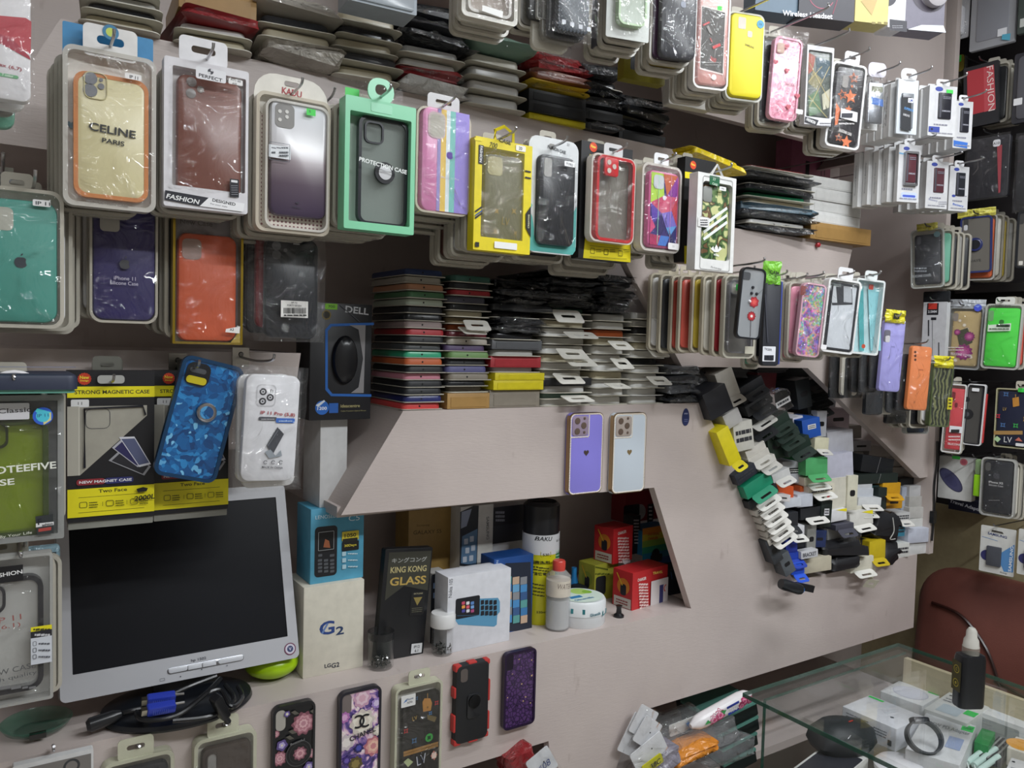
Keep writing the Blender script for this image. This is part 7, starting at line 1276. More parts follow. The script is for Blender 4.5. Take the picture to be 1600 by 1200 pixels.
A = k.art(-.0008); A.rect(904, 957, 917, 962, '2c7c84').rect(943, 956, 956, 961, '2c7c84').text('Glicemille', 931, 960, 4.6, '2c6c7c', True, 2, 20)
for i_, (g_, kk_) in enumerate(A.g): A.g[i_] = ([(x, r_ - sqrt(max(1e-8, (r_ * 1.02) ** 2 - min(abs(x), r_ * .98) ** 2)), z) for x, y, z in g_[0]], g_[1]), kk_
A.done(k.t)
# charger boxes in the corner of the niche
def chbox(bb, col, label, Y, yaw, d, side='', base=None, name='charger_box'):
    k = place(name, bb, label, 'charger box', Y=Y, yaw=yaw, group='charger boxes at the end of the niche'); 
    if base is not None: dz = k.loc.z - base; k.h += dz; k.loc.z = base; k.t.location.z = base
    obj('carton', (slab(k.w, k.h, .001, 0, d, 0, 0, k.h / 2), 'c:' + col), k.t)
    if side:
        A = Art(d, k.h); A.rect(.08, .72, .95, .98, 'c8c0b8' if side == 'r' else '7c8c28').circ(.55, .42, d * .32, 'c87828' if side == 'r' else '8c9a34').rect(.4, .36, .7, .66, '1e1e26', d * .1).line(.2, .1, .5, .4, .003, 'd8b030').lines(.2, .8, .8, 2, .07, .03, '8c2028', 3); o = A.done(k.t, 'side_print'); o.rotation_euler = (0, 0, -pi / 2); o.location = (-k.w / 2 - .0004, d / 2, 0)
    return k
k = chbox((988, 889, 1042, 958), 'c02a2e', 'red charger box, lower of the red pair, with white small print', 1.26, 8, .055, 'r', Z_LEDGE); A = k.art(0); A.text('CHARGER', 1003, 905, 4.6, 'f0e8e4', True, 0, 20).lines(998, 912, 1012, 9, 4.6, 2, 'e8c8c4', 5).rect(1016, 908, 1041, 946, 'd8d0d0', 1).rect(1029, 914, 1034, 940, '3c3c70').arc(1039, 918, 6, 2, 90, 250, 'c84848').text('TRAVEL', 1026, 894, 4, 'ecd460', True, -3, 24); A.done(k.t); zr = k.loc.z + k.h
k = chbox((929, 880, 965, 936), 'a8a83c', 'olive yellow charger box below the upper red one', 1.34, 6, .05, 'y', Z_LEDGE); A = k.art(0); A.rect(931, 902, 946, 928, '26282a', 5).line(930, 886, 950, 890, 2.4, '5c6420').lines(930, 896, 952, 1, 3, 1.6, '5c6420'); A.done(k.t); zy = k.loc.z + k.h
k = chbox((958, 824, 988, 884), 'c42c30', 'red charger box, upper of the red pair, with a torn flap', 1.33, 10, .055, 'r', zy); A = k.art(0); A.text('CHARGER', 972, 832, 4.6, 'f0e8e4', True, 3, 20).lines(965, 840, 982, 9, 4.6, 2, 'e8c8c4', 9); A.done(k.t); obj('torn_flap', (turn(slab(.03, .012, .003, 0, .001), rx=-.5, rz=.2, loc=(.014, -.004, -.004)), 'c:d8d0d4'), k.t)
k = chbox((1003, 826, 1052, 884), '2a7ca8', 'rainbow coloured charger box leaning beside the slanted niche edge', 1.36, 4, .06, '', zr - .002); A = k.art(0)
for i_, q_ in enumerate(('d88c28', 'c8b838', '88b048', '389c78', '2a84a8', '2a5ca0')): A.rect(1004, 826 + i_ * 10, 1052, 837 + i_ * 10, q_)
A.text('UNIVERSAL', 1021, 834, 4, 'c03020', True, -3, 26).text('CHARGER', 1020, 841, 4, 'c03020', True, -3, 22).circ(1024, 866, 9, '1e2228').rect(1016, 868, 1034, 876, '262a30', 2); A.done(k.t); zu = k.loc.z + k.h
k = chbox((977, 778, 1030, 825), '8c2028', 'dark red charger box topmost in the niche corner', 1.44, 2, .05, '', None); k.t.location.z = zu; A = k.art(0); A.circ(1000, 800, 12, 'a8a0a0').rect(1012, 788, 1020, 822, '1e1a1e', 1).lines(1013.5, 791, 1018.5, 5, 6, 2.6, 'b8b0b0', 2).rect(974, 790, 998, 806, '241c20', 3); A.done(k.t)
k = chbox((988, 806, 1000, 858), '1f2024', 'slim black box standing between the upper red charger and the rainbow one', 1.37, 4, .03, '', zr); A = k.art(0); A.lines(990, 812, 998, 8, 5, 2, 'b0b0b4', 5); A.done(k.t)
k = chbox((1046, 888, 1078, 950), '1d2230', 'dark navy box at the very end of the niche', 1.29, 0, .05, '', Z_LEDGE); A = k.art(0); A.line(1048, 893, 1050, 905, 1, '4a70b0').rect(1043, 934, 1051, 950, 'd4d2ce'); A.done(k.t)
k = ledge('computer_mouse', (908, 918, 952, 934), 'black computer mouse behind the cream tin', 'mouse', z=Z_LEDGE + .012); k.t.location = (k.loc.x, k.loc.y, Z_LEDGE); obj('shell', (loft([[(k.w * .5 * s_ * cos(q), .05 + .045 * s_ * sin(q), zz) for q in [2 * pi * j / 24 for j in range(24)]] for zz, s_ in ((0, .96), (.008, 1), (.022, .8), (.030, .4))]), 's:24262a'), k.t)
k = ledge('blue_bottle_cap', (900, 904, 910, 934), 'bright blue bottle top showing behind the red capped bottle', 'bottle', z=Z_LEDGE); obj('bottle', (lathe([(.010, 0), (.010, .03), (.006, .045), (.006, k.h + .02)], 16, (0, .02)), 'p:2a84c4'), k.t)
k = ledge('lens_cap', (963, 944, 982, 966), 'small glossy black plastic hook beside the cream tin', 'hook'); obj('body', (lathe([(.011, 0), (.011, .004), (.006, .008), (.005, .018), (.007, .024)], 20, (0, .011)), 'p:1a1a1e'), k.t)

# ------------------------------------------------------------------ monitor
b_ = atZ(283, 1112, Z_LEDGE)
t = thing('monitor', 'silver flat computer monitor with a dark blank screen on the ledge', 'monitor', (b_.x, b_.y, Z_LEDGE))
pL_, pR_ = atY(94, 1100, 1.245), atY(468, 1027, 1.245); mw = pR_.x - pL_.x; mh = .285; ml = Vector(((pL_.x + pR_.x) / 2 - b_.x, 1.245 - b_.y, (pL_.z + pR_.z) / 2 - Z_LEDGE)); tilt = radians(-19)
def onm(g): return turn(g, tilt, 0, 0, ml)
sw, sh, sb = mw * .905, mh * .80, mh * .125
bz = obj('bezel', [(onm(ring(mw, mh, .008, sw, sh, .001, 0, .012, 0, mh / 2, 0, sb + sh / 2)), 'p:b4b5ba'), (onm(slab(mw, mh, .008, .008, .045, .0, 0, mh / 2)), 'p:9c9da2')], t)
obj('screen', (onm(slab(sw + .002, sh + .002, .001, .002, .010, 0, 0, sb + sh / 2)), 'screen:191a1e'), t)
obj('control_buttons', [(onm(slab(.112, .0095, .0047, -.0015, .001, .0008, .026, sb * .46)), 'm:9a9ca2')] + [(onm(slab(w_, .0075, .0037 if i_ in (0, 3) else .0005, -.0028, .0, .0008, x_, sb * .46)), 'p:c4c6cc') for i_, (x_, w_) in enumerate(((-.015, .027), (.009, .020), (.030, .020), (.062, .038)))], t)
A = Art(mw, mh, -.0002, 0, 0); A.text('hp 1502', .545, .912, .0052, '50525a', True, 0, .022).circ(.555, .965, .001, '50525a').circ(.465, .98, .001, '50525a').frame(.38, .972, .40, .985, .0004, '50525a', .0005).circ(.665, .97, .0012, '7a7c84')
A.circ(.958, .945, .0095, '6c3050', 24).circ(.958, .945, .0078, 'c8c4d0', 24).circ(.958, .945, .005, '34406c', 20).text('V', .958, .945, .005, 'c8c4d0'); o = obj('printed_marks', [(onm(g), kk) for g, kk in A.g], t, smooth=0)
obj('neck', (onm(box(-.045, .045, .03, .06, -.05, .12)), 'p:1c1e22'), t)
obj('base', (loft([[(.108 * s_ * cos(q) + .0, .02 + .082 * s_ * sin(q), zz) for q in [2 * pi * j / 44 for j in range(44)]] for zz, s_ in ((0, .97), (.004, 1), (.010, .98), (.016, .80), (.022, .55))]), 'p:191c22'), t)
def cable(name, P, r, label, plug=None):
    P = [Vector(q) for q in P]; t = thing(name, label, 'cable', tuple(P[0])); obj('wire', (tube([p - P[0] for p in curve_pts(P, 7)], r, 8), 'p:1a1b1e'), t); return t
def lp(px, py, dz=.0, Y=None): p = atZ(px, py, Z_LEDGE + dz); return (p.x, p.y, p.z)
c_ = cable('monitor_cable', [lp(338, 1056, .05), lp(290, 1075, .045), lp(240, 1100, .03), lp(200, 1112, .026), lp(165, 1120, .016)], .0034, 'thick black cable looping over the monitor base to a black plug')
obj('plug', (turn(lathe([(.005, 0), (.009, .01), (.010, .04), (.006, .045)], 14), 0, radians(-100), 0, tuple(Vector(lp(190, 1115, .024)) - Vector(c_.location))), 'p:202124'), c_)
for l_, P_ in (('black cable curving under the blue connectors', [lp(345, 1060, .05), lp(320, 1085, .04), lp(275, 1118, .026), lp(225, 1125, .024), lp(212, 1112, .03)]), ('black cable lying round the monitor base', [lp(352, 1070, .04), lp(365, 1095, .026), lp(330, 1118, .022), lp(270, 1126, .024)]), ('black cable coil behind the monitor base', [lp(372, 1072, .03), lp(378, 1090, .02), lp(362, 1104, .024), lp(345, 1078, .04), lp(320, 1084, .04)])): cable('monitor_cable', P_, .0036, l_)
for l_, px_, py_, dz_, rz_ in (('blue video plug, upper of the two on the monitor base', 252, 1092, .038, -.06), ('blue video plug, lower of the two on the monitor base', 252, 1107, .034, .02)):
    t = thing('video_plug', l_, 'plug', lp(px_, py_, dz_), (.3, .05, rz_), 'blue video plugs on the monitor base'); obj('hood', (slab(.038, .014, .003, -.006, .006, .002, 0, .0), 'p:2c3ea8'), t); obj('connector', (box(-.026, -.019, -.004, .004, -.0045, .0045), 'm:b8b4a4'), t); obj('thumb_screw', (turn(lathe([(.002, 0), (.002, .012)], 8), 0, pi / 2, 0, (.018, -.002, .0055)), 'm:c8c8c8'), t); A = Art(.03, .012, -.0062, 0, -.006)
    for i_ in range(8): A.rect(.12 + i_ * .09, .2, .15 + i_ * .09, .8, '5a6ccc')
    A.done(t, 'grip_ridges')
t = thing('black_adapter', 'small black adapter plug at the edge of the monitor base', 'plug', lp(352, 1120, .014), (.2, -.5, .3)); obj('body', (slab(.014, .045, .004, -.007, .007, .002), 'p:1a1b1e'), t); obj('strain_relief', (lathe([(.005, -.012), (.004, .0)], 10), 'p:242528'), t)
p = atZ(424, 1056, Z_LEDGE); t = thing('green_ball', 'bright yellow green ball behind the corner of the monitor', 'ball', (p.x, p.y, Z_LEDGE)); obj('ball', (lathe([(.044 * sin(pi * j / 14) + 1e-4, .025 - .025 * cos(pi * j / 14)) for j in range(15)], 26), 'p:a4cc10'), t)
p = atZ(57, 1140, Z_LEDGE); t = thing('glass_dish', 'dark teal see-through dish at the left end of the ledge', 'dish', tuple(p)); obj('dish', (lathe([(.028, 0), (.040, .006), (.045, .014), (.043, .014), (.037, .007), (.026, .003)], 34), 'v:1c8468'), t); obj('metal_foot', (box(-.010, .010, -.045, -.036, .006, .013), 'm:5a5c5a'), t)

# ------------------------------------------------------------------ cases taped to the lower panel, and the two on the middle panel
def stuck(bb, label, Y=YF - .014, **kw): return place('phone_case', bb, label, PC, Y=Y, **kw)
for bb_, l_, c_, rim_ in (((889, 645, 942, 772), 'violet rhinestone edged case with a small dark heart', '8c84dc', 'm:a88c6c'), ((957, 645, 1009, 770), 'white rhinestone edged case with a small gold heart', 'ccd6e0', 'm:b09a78')):
    k = stuck(bb_, l_); case(k.t, k.w * .99, k.h, 0, .012, 'p:' + c_, cam='none', r=.011, name='shell', bev=.003)
    g_ = []; P_ = rr(k.w * .93, k.h * .965, .010, 0, k.h / 2, 7); n_ = len(P_)
    per = []
    for i_ in range(n_):
        a_, b2 = Vector(P_[i_]), Vector(P_[(i_ + 1) % n_]); m_ = max(1, int((b2 - a_).length / .0032)); per += [a_ + (b2 - a_) * (j_ / m_) for j_ in range(m_)]
    dia = lambda x, z, r=.0017: (turn(lathe([(r, 0), (r * .9, .0008), (r * .4, .0014)], 6), pi / 2, 0, 0, (x, .0002, z)), 'p:f0e6d8')
    for p_ in per: g_.append(dia(p_.x, p_.y))
    s_ = k.w * .46; cx_, cz_ = -k.w * .20, k.h - k.w * .30
    for i_ in range(13): g_.append(dia(cx_ - s_ * .5 + s_ * i_ / 12, cz_ - s_ * .56)); g_.append(dia(cx_ + s_ * .56, cz_ + s_ * .5 - s_ * i_ / 12))
    obj('rhinestones', g_, k.t); obj('gold_edge', (ring(k.w, k.h, .012, k.w * .90, k.h * .95, .010, .0004, .010, 0, k.h / 2), rim_), k.t)
    obj('camera_opening', [(slab(s_, s_, .006, -.0012, .001, .0004, cx_, cz_), 'p:' + ('9c8ca0' if c_ == '8c84dc' else 'b4a8a0'))] + [(turn(lathe([(r2, 0), (r2, .0016), (r2 * .75, .0018)], 16), pi / 2, 0, 0, (cx_ + x2 * s_, -.0005, cz_ + z2 * s_)), 'p:6a5a50') for x2, z2, r2 in ((-.2, .26, .0062), (-.2, -.26, .0062), (.2, .02, .0062), (.24, .38, .0026), (.24, -.32, .0026))], k.t)
    A = Art(k.w, k.h); A.heart(.5, .49, .0062, '4a3c38' if c_ == '8c84dc' else '84704c'); A.done(k.t, 'heart_print')
k = stuck((426, 1100, 492, 1262), 'black edged case printed with pink roses on black, lowest on the panel'); case(k.t, k.w, k.h, 0, .011, 'p:16171a', cam='none', rim='p:1a1b1f', r=.012, name='shell'); A = k.clip(k.art(.0015))
A.rect(431, 1112, 446, 1140, 'a8a49c', 6.5)
for a_, b_, r_, s_ in ((474, 1130, 19, 1), (437, 1185, 12, 4), (431, 1147, 6, 5), (486, 1176, 8, 7)): A.flower(a_, b_, r_, ['7c4c58', 'a8707c', 'c898a0', 'b47c88', 'd8b0b4', 'b88490'], 10, s_)
for a_, b_ in ((440, 1164), (448, 1115), (482, 1197)): A.flower(a_, b_, 9 if b_ > 1120 else 5, ['5c4c84', 'b0a4d0'], 5, a_).circ(a_, b_, 1.6, 'e0d8b0')
for a_, b_, r_ in ((456, 1142, -40), (452, 1151, 30), (490, 1110, 60), (460, 1112, 20)): A.poly([(a_ - 6, b_), (a_, b_ - 3), (a_ + 7, b_ + 2), (a_, b_ + 4)], '5c5850')
A.circ(466, 1176, 20, '1a1a1c', 30).arc(466, 1176, 20, 1.2, 0, 360, '4a4a4c', 30).flower(468, 1176, 11, ['7c4c58', 'b4808c', 'd0a4a8', 'b07884'], 9, 9).arc(466, 1176, 15, .8, 0, 360, '3a3a3c', 30).text('Beautiful', 464, 1158, 3.6, '8a8a8a', False, 8, 22); A.done(k.t)
k = stuck((530, 1077, 595, 1236), 'dark edged case covered in flowers with a black interlocking emblem and lettering'); case(k.t, k.w, k.h, 0, .011, 'flowers', cam='none', rim='p:1f1e2a', r=.012, name='shell'); A = k.clip(k.art(.0015))
A.rect(535, 1087, 549, 1114, '746a68', 6)
for a_, b_, r_, s_, q_ in ((566, 1091, 15, 1, ('c89cb4', 'e0c4d0', 'd4a8b8')), (566, 1128, 21, 2, ('cfc4bc', 'e8e2d4', 'dcd2c4', 'ece8dc')), (583, 1165, 16, 3, ('b8707c', 'd8a098', 'e4bca8', 'c88488')), (538, 1121, 9, 4, ('b070b0', 'd8a8d0')), (588, 1098, 9, 5, ('9c80c0', 'cfc0e0')), (541, 1160, 13, 6, ('c8bcc0', 'e4dcd8')), (555, 1193, 12, 7, ('5c5030', '8c7c48')), (590, 1140, 9, 8, ('c8c0b4', 'e4dcd0')), (541, 1188, 7, 9, ('3c2c6c', '6c58a8')), (560, 1168, 8, 11, ('2c2860', '4a50a8'))): A.flower(a_, b_, r_, list(q_), 8, s_)
A.arc(559, 1127, 10.5, 3, -125, 125, '17161c').arc(571, 1125, 10.5, 3, 55, 305, '17161c').text('CHANEL', 566, 1146, 8, '26242c', True, 9, 42); A.done(k.t)
k = place('phone_case_pack', (617, 1069, 690, 1246), 'cream clear tray with a black case printed with a bag charm, luggage emblems and straps', PC, Y=YF - .02); k.t['label'] = 'cream tray on the lower panel holding a black case with luggage emblems'; blister(k, 't:d4d4bc', .018, .004, r=.010); k.case((628, 1085, 687, 1236), .001, .010, 'p:26241f', cam='none', r=.008); A = k.art(.0008)
A.line(668, 1083, 668, 1091, 1, 'a8803c').poly([(660, 1097), (663, 1091), (672, 1091), (675, 1098), (673, 1110), (661, 1112)], 'b07c3c').circ(668, 1105, 1.6, '7c5828').text('LV', 648, 1122, 6, 'b0903c', False, 8, 8).poly([(667, 1116), (682, 1120), (679, 1128), (668, 1124)], '6a5c38')
for a_, b_, q_, r_ in ((682, 1098, 'a83030', 5), (634, 1142, 'b03430', 5), (647, 1157, '44688c', 6), (650, 1091, '44688c', 4), (672, 1114, '4a78a8', 4)): A.star(a_, b_, r_, q_, 45, 4, .5).circ(a_, b_, r_ * .32, '26241f')
A.circ(670, 1152, 6.5, '3c9c44').star(670, 1152, 4.6, '1c3c20', 45, 4, .5).poly([(630, 1174), (684, 1158), (684, 1166), (630, 1182)], '9c743c').line(630, 1178, 684, 1162, 1, '6c4c24').poly([(630, 1190), (637, 1184), (645, 1190), (637, 1198)], 'b0bc8c').text('LV', 658, 1186, 15, 'c4c8d0', False, 8, 16).text('LV', 658, 1186, 12, '2c3450', False, 8, 12).poly([(672, 1181), (677, 1172), (683, 1178), (678, 1187)], 'c07868').rect(674, 1176, 681, 1183, 'e0c8bc'); A.done(k.t)
A = k.art(-.004); A.rect(627, 1088, 649, 1101, 'dcdcda', 1).text('iPhone', 640, 1092, 3.4, '4a5a7c', True, 5, 12).text('X/Xs', 640, 1097, 3.4, '3a3c44', True, 5, 9).poly([(630, 1099), (634, 1093), (636, 1095)], '4a78b8'); A.done(k.t, 'size_sticker'); tab(k.t, .040, .026, 0, k.h - .002, .002, .002, 't:d4d4bc')
hook(k, 'metal peg holding the cream tray with the luggage emblems', out=.002, plate=False)
k = stuck((711, 1035, 765, 1160), 'black and red rugged case with a round ring stand'); P_ = rr(k.w, k.h, .011, 0, k.h / 2, 5)
case(k.t, k.w * .96, k.h * .98, 0, .013, 's:1b1c1f', cam='none', z0=k.h * .01, name='shell', bev=.004)
for x_, z_, w_, h_ in ((-k.w * .49, k.h * .66, .005, .020), (-k.w * .49, k.h * .28, .005, .032), (k.w * .49, k.h * .60, .005, .040), (k.w * .49, k.h * .22, .005, .034), (.0, k.h * .985, .018, .005), (.004, k.h * .012, .020, .005), (-k.w * .40, k.h * .95, .014, .012), (k.w * .42, k.h * .96, .012, .010), (-k.w * .40, k.h * .04, .014, .012), (k.w * .42, k.h * .05, .012, .010)): obj('red_guard', (slab(w_, h_, .003, .0008, .0125, .002, x_, z_), 's:b83430'), k.t)
obj('camera_opening', (slab(k.w * .20, k.h * .16, .005, -.0006, .001, 0, -k.w * .26, k.h * .86), 's:5c5450'), k.t)
obj('ring_stand', [(slab(k.w * .38, k.h * .30, .006, -.0025, .001, .001, .002, k.h * .46), 'p:242528'), (turn(lathe([(k.w * .17, 0), (k.w * .165, .003), (k.w * .08, .0034)], 28), pi / 2, 0, 0, (.002, -.002, k.h * .52)), 'm:3a3b3e')], k.t)
k = stuck((788, 1017, 837, 1136), 'dark purple case with a cracked glitter pattern'); case(k.t, k.w, k.h, 0, .010, 'glitter', cam='none', rim='p:231232', r=.010, name='shell'); A = k.art(.0015); A.rect(790, 1024, 802, 1046, '1c1224', 4); A.done(k.t, 'camera_print')
for bb_, l_, c_, s_ in (((160, 1183, 272, 1420), 'cream clear tray half cut off at the bottom, under the monitor base', '2a2b2e', None), ((303, 1148, 400, 1390), 'cream clear tray with a dark brown case, beside the rose printed case', '453c36', 'x'), ((20, 1184, 146, 1400), 'white and grey card half cut off at the bottom corner', '5c5a58', 'c')):
    k = place('phone_case_pack', bb_, l_, PC, Y=YF - .02)
    if s_ == 'c': obj('card', (slab(k.w, k.h, .002, 0, .012, 0, 0, k.h / 2), 'c:dcdcdc'), k.t); A = Art(k.w, k.h); A.rect(.05, .03, .97, .97, '7c7874').circ(.72, .09, .010, '3a3c3e').circ(.72, .09, .007, '7c7874'); A.done(k.t)
    else: blister(k, 't:d4d4bc', .018, .005, r=.012); case(k.t, k.w * .80, k.h * .88, .001, .010, 'p:' + c_, k.w * .02, k.h * .05, cam='pill', camcol='8a8884'); tab(k.t, k.w * .5, .030, -.004, k.h - .002, .002, .002, 't:d4d4bc')
    hook(k, 'metal peg holding the ' + {'2a2b2e': 'half cut off tray under the monitor base', '453c36': 'tray with the dark brown case', '5c5a58': 'half cut off white and grey card'}[c_], out=.002, plate=False)

# ------------------------------------------------------------------ packs in the lower openings
ZL = zat(1000, 1250)
struct('trim_4', (box(-.6, XE, YF + .01, YB, ZL - .02, ZL), 'paint:'))
LG = 'bagged packs in the lower opening'
def low(name, bb, label, cat, col, roll=0, Y=1.17, t=.02, kind='card', yaw=-8):
    k = place(name, bb, label, cat, Y=Y, yaw=yaw, roll=roll, group=LG)
    if kind == 'card': obj('card', (slab(k.w, k.h, .004, 0, .002, 0, 0, k.h / 2), 'c:' + col), k.t); obj('bag', (sheet(k.w * 1.1, k.h * 1.5, -.002, 0, k.h * .3, .004, int(bb[0]) % 50, 9, .006), 'f:'), k.t); A = Art(k.w, k.h); A.circ(.6, .45, .0016, '2a2a2a'); A.done(k.t, 'peg_hole')
    elif kind == 'bag': obj('bag', (turn(crumple(k.w, .07, k.h, int(bb[0]) % 70, .3, 10, 7), 0, 0, 0, (0, .035, 0)), col if ':' in col else 'f:' + col), k.t)
    else: obj('case', (slab(k.w, k.h, .003, 0, .14, .002, 0, k.h / 2), 'p:' + col), k.t); obj('glass_edge', (slab(k.w * 1.01, k.h * .2, .001, -.001, .12, 0, 0, k.h * .95), 'p:5a8c80'), k.t)
    return k
for i_, (bb_, r_) in enumerate((((976, 1118, 1012, 1180), 30), ((990, 1106, 1022, 1150), 32), ((996, 1124, 1028, 1166), 36), ((988, 1158, 1040, 1192), -32))): low('white_card', bb_, ('white bagged card, furthest into the corner of the lower opening', 'white bagged card with a peg hole, topmost of the leaning cards', 'white bagged card between the topmost leaning one and the lowest', 'wide white bagged card, lowest of the leaning cards')[i_], 'card', 'dedfe2', r_ if i_ < 3 else -28, 1.175 - .008 * i_)
k = low('yellow_label', (1004, 1186, 1036, 1202), 'yellow paper label with black handwriting at the bottom of the picture', 'label', 'c8c424', -24, 1.14); A = Art(k.w, k.h, -.003); A.text('38C', .6, .5, k.h * .5, '20201a', True, 0, k.w * .5, .2); A.done(k.t, 'handwriting')
low('bagged_case', (1034, 1128, 1110, 1150), 'clear bagged blister with a pale blue flower label', 'phone case', 'bcc0c0', -8, 1.20, kind='bag'); k = low('blister_card', (1046, 1122, 1108, 1140), 'grey white blister lid lying in the lower opening', 'phone case', 'c8cac8', -8, 1.19); A = Art(k.w, k.h, -.003); A.star(.45, .4, .008, '5a8cc8', 0, 6).circ(.6, .6, .004, '5a8cc8'); A.done(k.t, 'flower_label')
low('plastic_bag', (1050, 1140, 1150, 1180), 'large crinkled clear bag in the lower opening', 'pouch', 'e4e6ea', -6, 1.15, kind='bag'); low('plastic_bag', (1100, 1160, 1180, 1200), 'crinkled clear bag beside the dark glass edged cases', 'pouch', 'e4e6ea', 0, 1.14, kind='bag')
low('orange_envelope', (1058, 1172, 1124, 1190), 'orange foil envelope sticking out of the clear bags', 'pouch', 'b:d8882c', -14, 1.13, kind='bag'); low('silver_bag', (1030, 1176, 1066, 1204), 'shiny silver grey bag beside the yellow label', 'pouch', 'b:8c8894', -20, 1.14, kind='bag')
for i_, bb_ in enumerate(((1116, 1112, 1184, 1134), (1124, 1134, 1186, 1156), (1130, 1158, 1184, 1178), (1132, 1182, 1182, 1204))): low('dark_case', bb_, 'dark case with a green glass edge, ' + ('topmost', 'second', 'third', 'lowest')[i_] + ' of the pile by the counter', 'phone case', '1c2424', -13, 1.19, kind='x')
k = place('biscuit_wrapper', (1084, 1096, 1184, 1128), 'white and pink flowered wrapper roll with a blue name band', 'wrapper', Y=1.14, yaw=-6, roll=-14); r_ = k.h * .36; L_ = k.w * .96
obj('wrapper', (turn(lathe([(r_ * .3, -L_ / 2), (r_ * .9, -L_ * .40), (r_, -L_ * .3), (r_, L_ * .3), (r_ * .85, L_ * .40), (r_ * .2, L_ / 2)], 24), 0, pi / 2, 0, (0, r_, k.h * .45)), 'p:e2dee0'), k.t)
A = Art(L_, r_ * 2.0, 0, 0, k.h * .45 - r_)
for a_, b_, q_ in ((.30, .55, 10), (.40, .45, 11), (.80, .4, 12), (.88, .5, 13), (.74, .6, 14)): A.flower(a_, b_, r_ * (.8 if q_ < 12 else .6), ['b83868', 'd86a94', 'eca8c0', 'c84c7c'], 7, q_)
A.poly([(.14, .5), (.2, .3), (.24, .55)], '3c9450').poly([(.42, .2), (.5, .3), (.45, .5)], '3c9450').rect(.52, .18, .72, .78, '2c3f9c').text('NIVAL', .62, .48, r_ * .62, 'f0f0f4', True, 180, L_ * .15)
A.g = [(([(x, r_ - sqrt(max(1e-8, (r_ * (1.04 + .004 * i_)) ** 2 - min(abs(z - k.h * .45), r_ * .95) ** 2)), z) for x, y, z in g_[0]], g_[1]), kk_) for i_, (g_, kk_) in enumerate(A.g)]
A.done(k.t)
k = low('red_bagged_case', (796, 1176, 842, 1215), 'red bagged case in the lower left opening', 'phone case', 'b:8c2428', -16, 1.17, kind='bag'); k = low('white_card', (828, 1174, 866, 1215), 'white card with blue handwriting in the lower left opening', 'card', 'd8dade', -30, 1.15); A = Art(k.w, k.h, -.003); A.text('608', .55, .55, k.h * .25, '2c3c78', False, 0, k.w * .5, .2); A.done(k.t, 'handwriting')
# ------------------------------------------------------------------ glass counter, the chair, and what lies in it
YC = 1.09
cA, cB = atY(1161, 1090, YC), atY(1404, 999, YC); ZT = (cA.z + cB.z) / 2; XA, XB = cA.x, cB.x; Y0 = -.25
ZS = ZT - .115
t = thing('glass_counter', 'glass display counter with green edged panes in the lower corner', 'counter', ((XA + XB) / 2, (YC + Y0) / 2, 0)); O = Vector(t.location)
def cb(x0, x1, y0, y1, z0, z1): return box(x0 - O.x, x1 - O.x, y0 - O.y, y1 - O.y, z0, z1)
def pane(name, x0, x1, y0, y1, z0, z1): return obj(name, [(cb(x0, x1, y0, y1, z0, z1), 'glass:')], t)
pane('top_pane', XA, XB, Y0, YC, ZT - .008, ZT)
e_ = .0015
obj('polished_edge', [(cb(XA - e_, XA, Y0, YC, ZT - .008, ZT), 'glassedge:'), (cb(XA, XB, YC, YC + e_, ZT - .008, ZT), 'glassedge:'), (cb(XB, XB + e_, Y0, YC, ZT - .008, ZT), 'glassedge:'), (cb(XA + .03 - .003, XA + .03 + .003, YC - .033, YC - .03, ZT - .6, ZT - .008), 'glassedge:'), (cb(XA + .03, XB - .02, YC - .033, YC - .03, ZT - .012, ZT - .008), 'glassedge:')], t)
pane('side_pane', XA + .03, XB - .02, YC - .036, YC - .03, ZT - .6, ZT - .009)
pane('front_pane', XA + .028, XA + .034, Y0, YC - .036, ZT - .6, ZT - .009)
pane('glass_shelf', XA + .248, XB - .03, Y0, YC - .04, ZS - .008, ZS)
obj('back_board', (cb(XB - .024, XB - .01, Y0, YC - .03, ZT - .6, ZT - .022), 'c:d0c4a4'), t)
obj('lower_shelf', (cb(XA + .036, XB - .024, Y0, YC - .04, ZT - .215, ZT - .20), 'c:a8a69c'), t)
obj('plinth', (cb(XA + .02, XB - .22, Y0, YC - .03, 0, ZT - .6), 'c:9a968e'), t)
IG = 'boxes inside the glass counter'
def quad(name, px, ztop, zbot, col, label, cat='box'):
    """a box known by the four corners of its top as seen in the photograph: back left, back right, front right, front left"""
    P = [atZ(a, b, ztop) for a, b in px]; c = sum(P, Vector()) / 4; x = (P[1] - P[0] + P[2] - P[3]) / 2; y = (P[0] - P[3] + P[1] - P[2]) / 2; w, d = x.length, y.length; rz = atan2(x.y, x.x)
    t = thing(name, label, cat, (c.x, c.y, zbot), (0, 0, rz), IG); h = ztop - zbot
    obj('carton', (turn(slab(w, d, .002, 0, h, .001, 0, 0), rx=-pi / 2, loc=(0, 0, h)), 'c:' + col), t); return t, w, d, h
def topart(t, A, w, d, h, name='printed_design'): return obj(name, [((([(x, z - d, h + .0003 - y) for x, y, z in g[0]], g[1])), kk) for g, kk in A.g], t, smooth=0)
def TA(w, d): return Art(w, d, 0, 0, d / 2)
def fin(t, A, w, d, h, name='printed_design'): return obj(name, [((([(x, z - d, h - y) for x, y, z in g[0]], g[1])), kk) for g, kk in A.g], t, smooth=0)
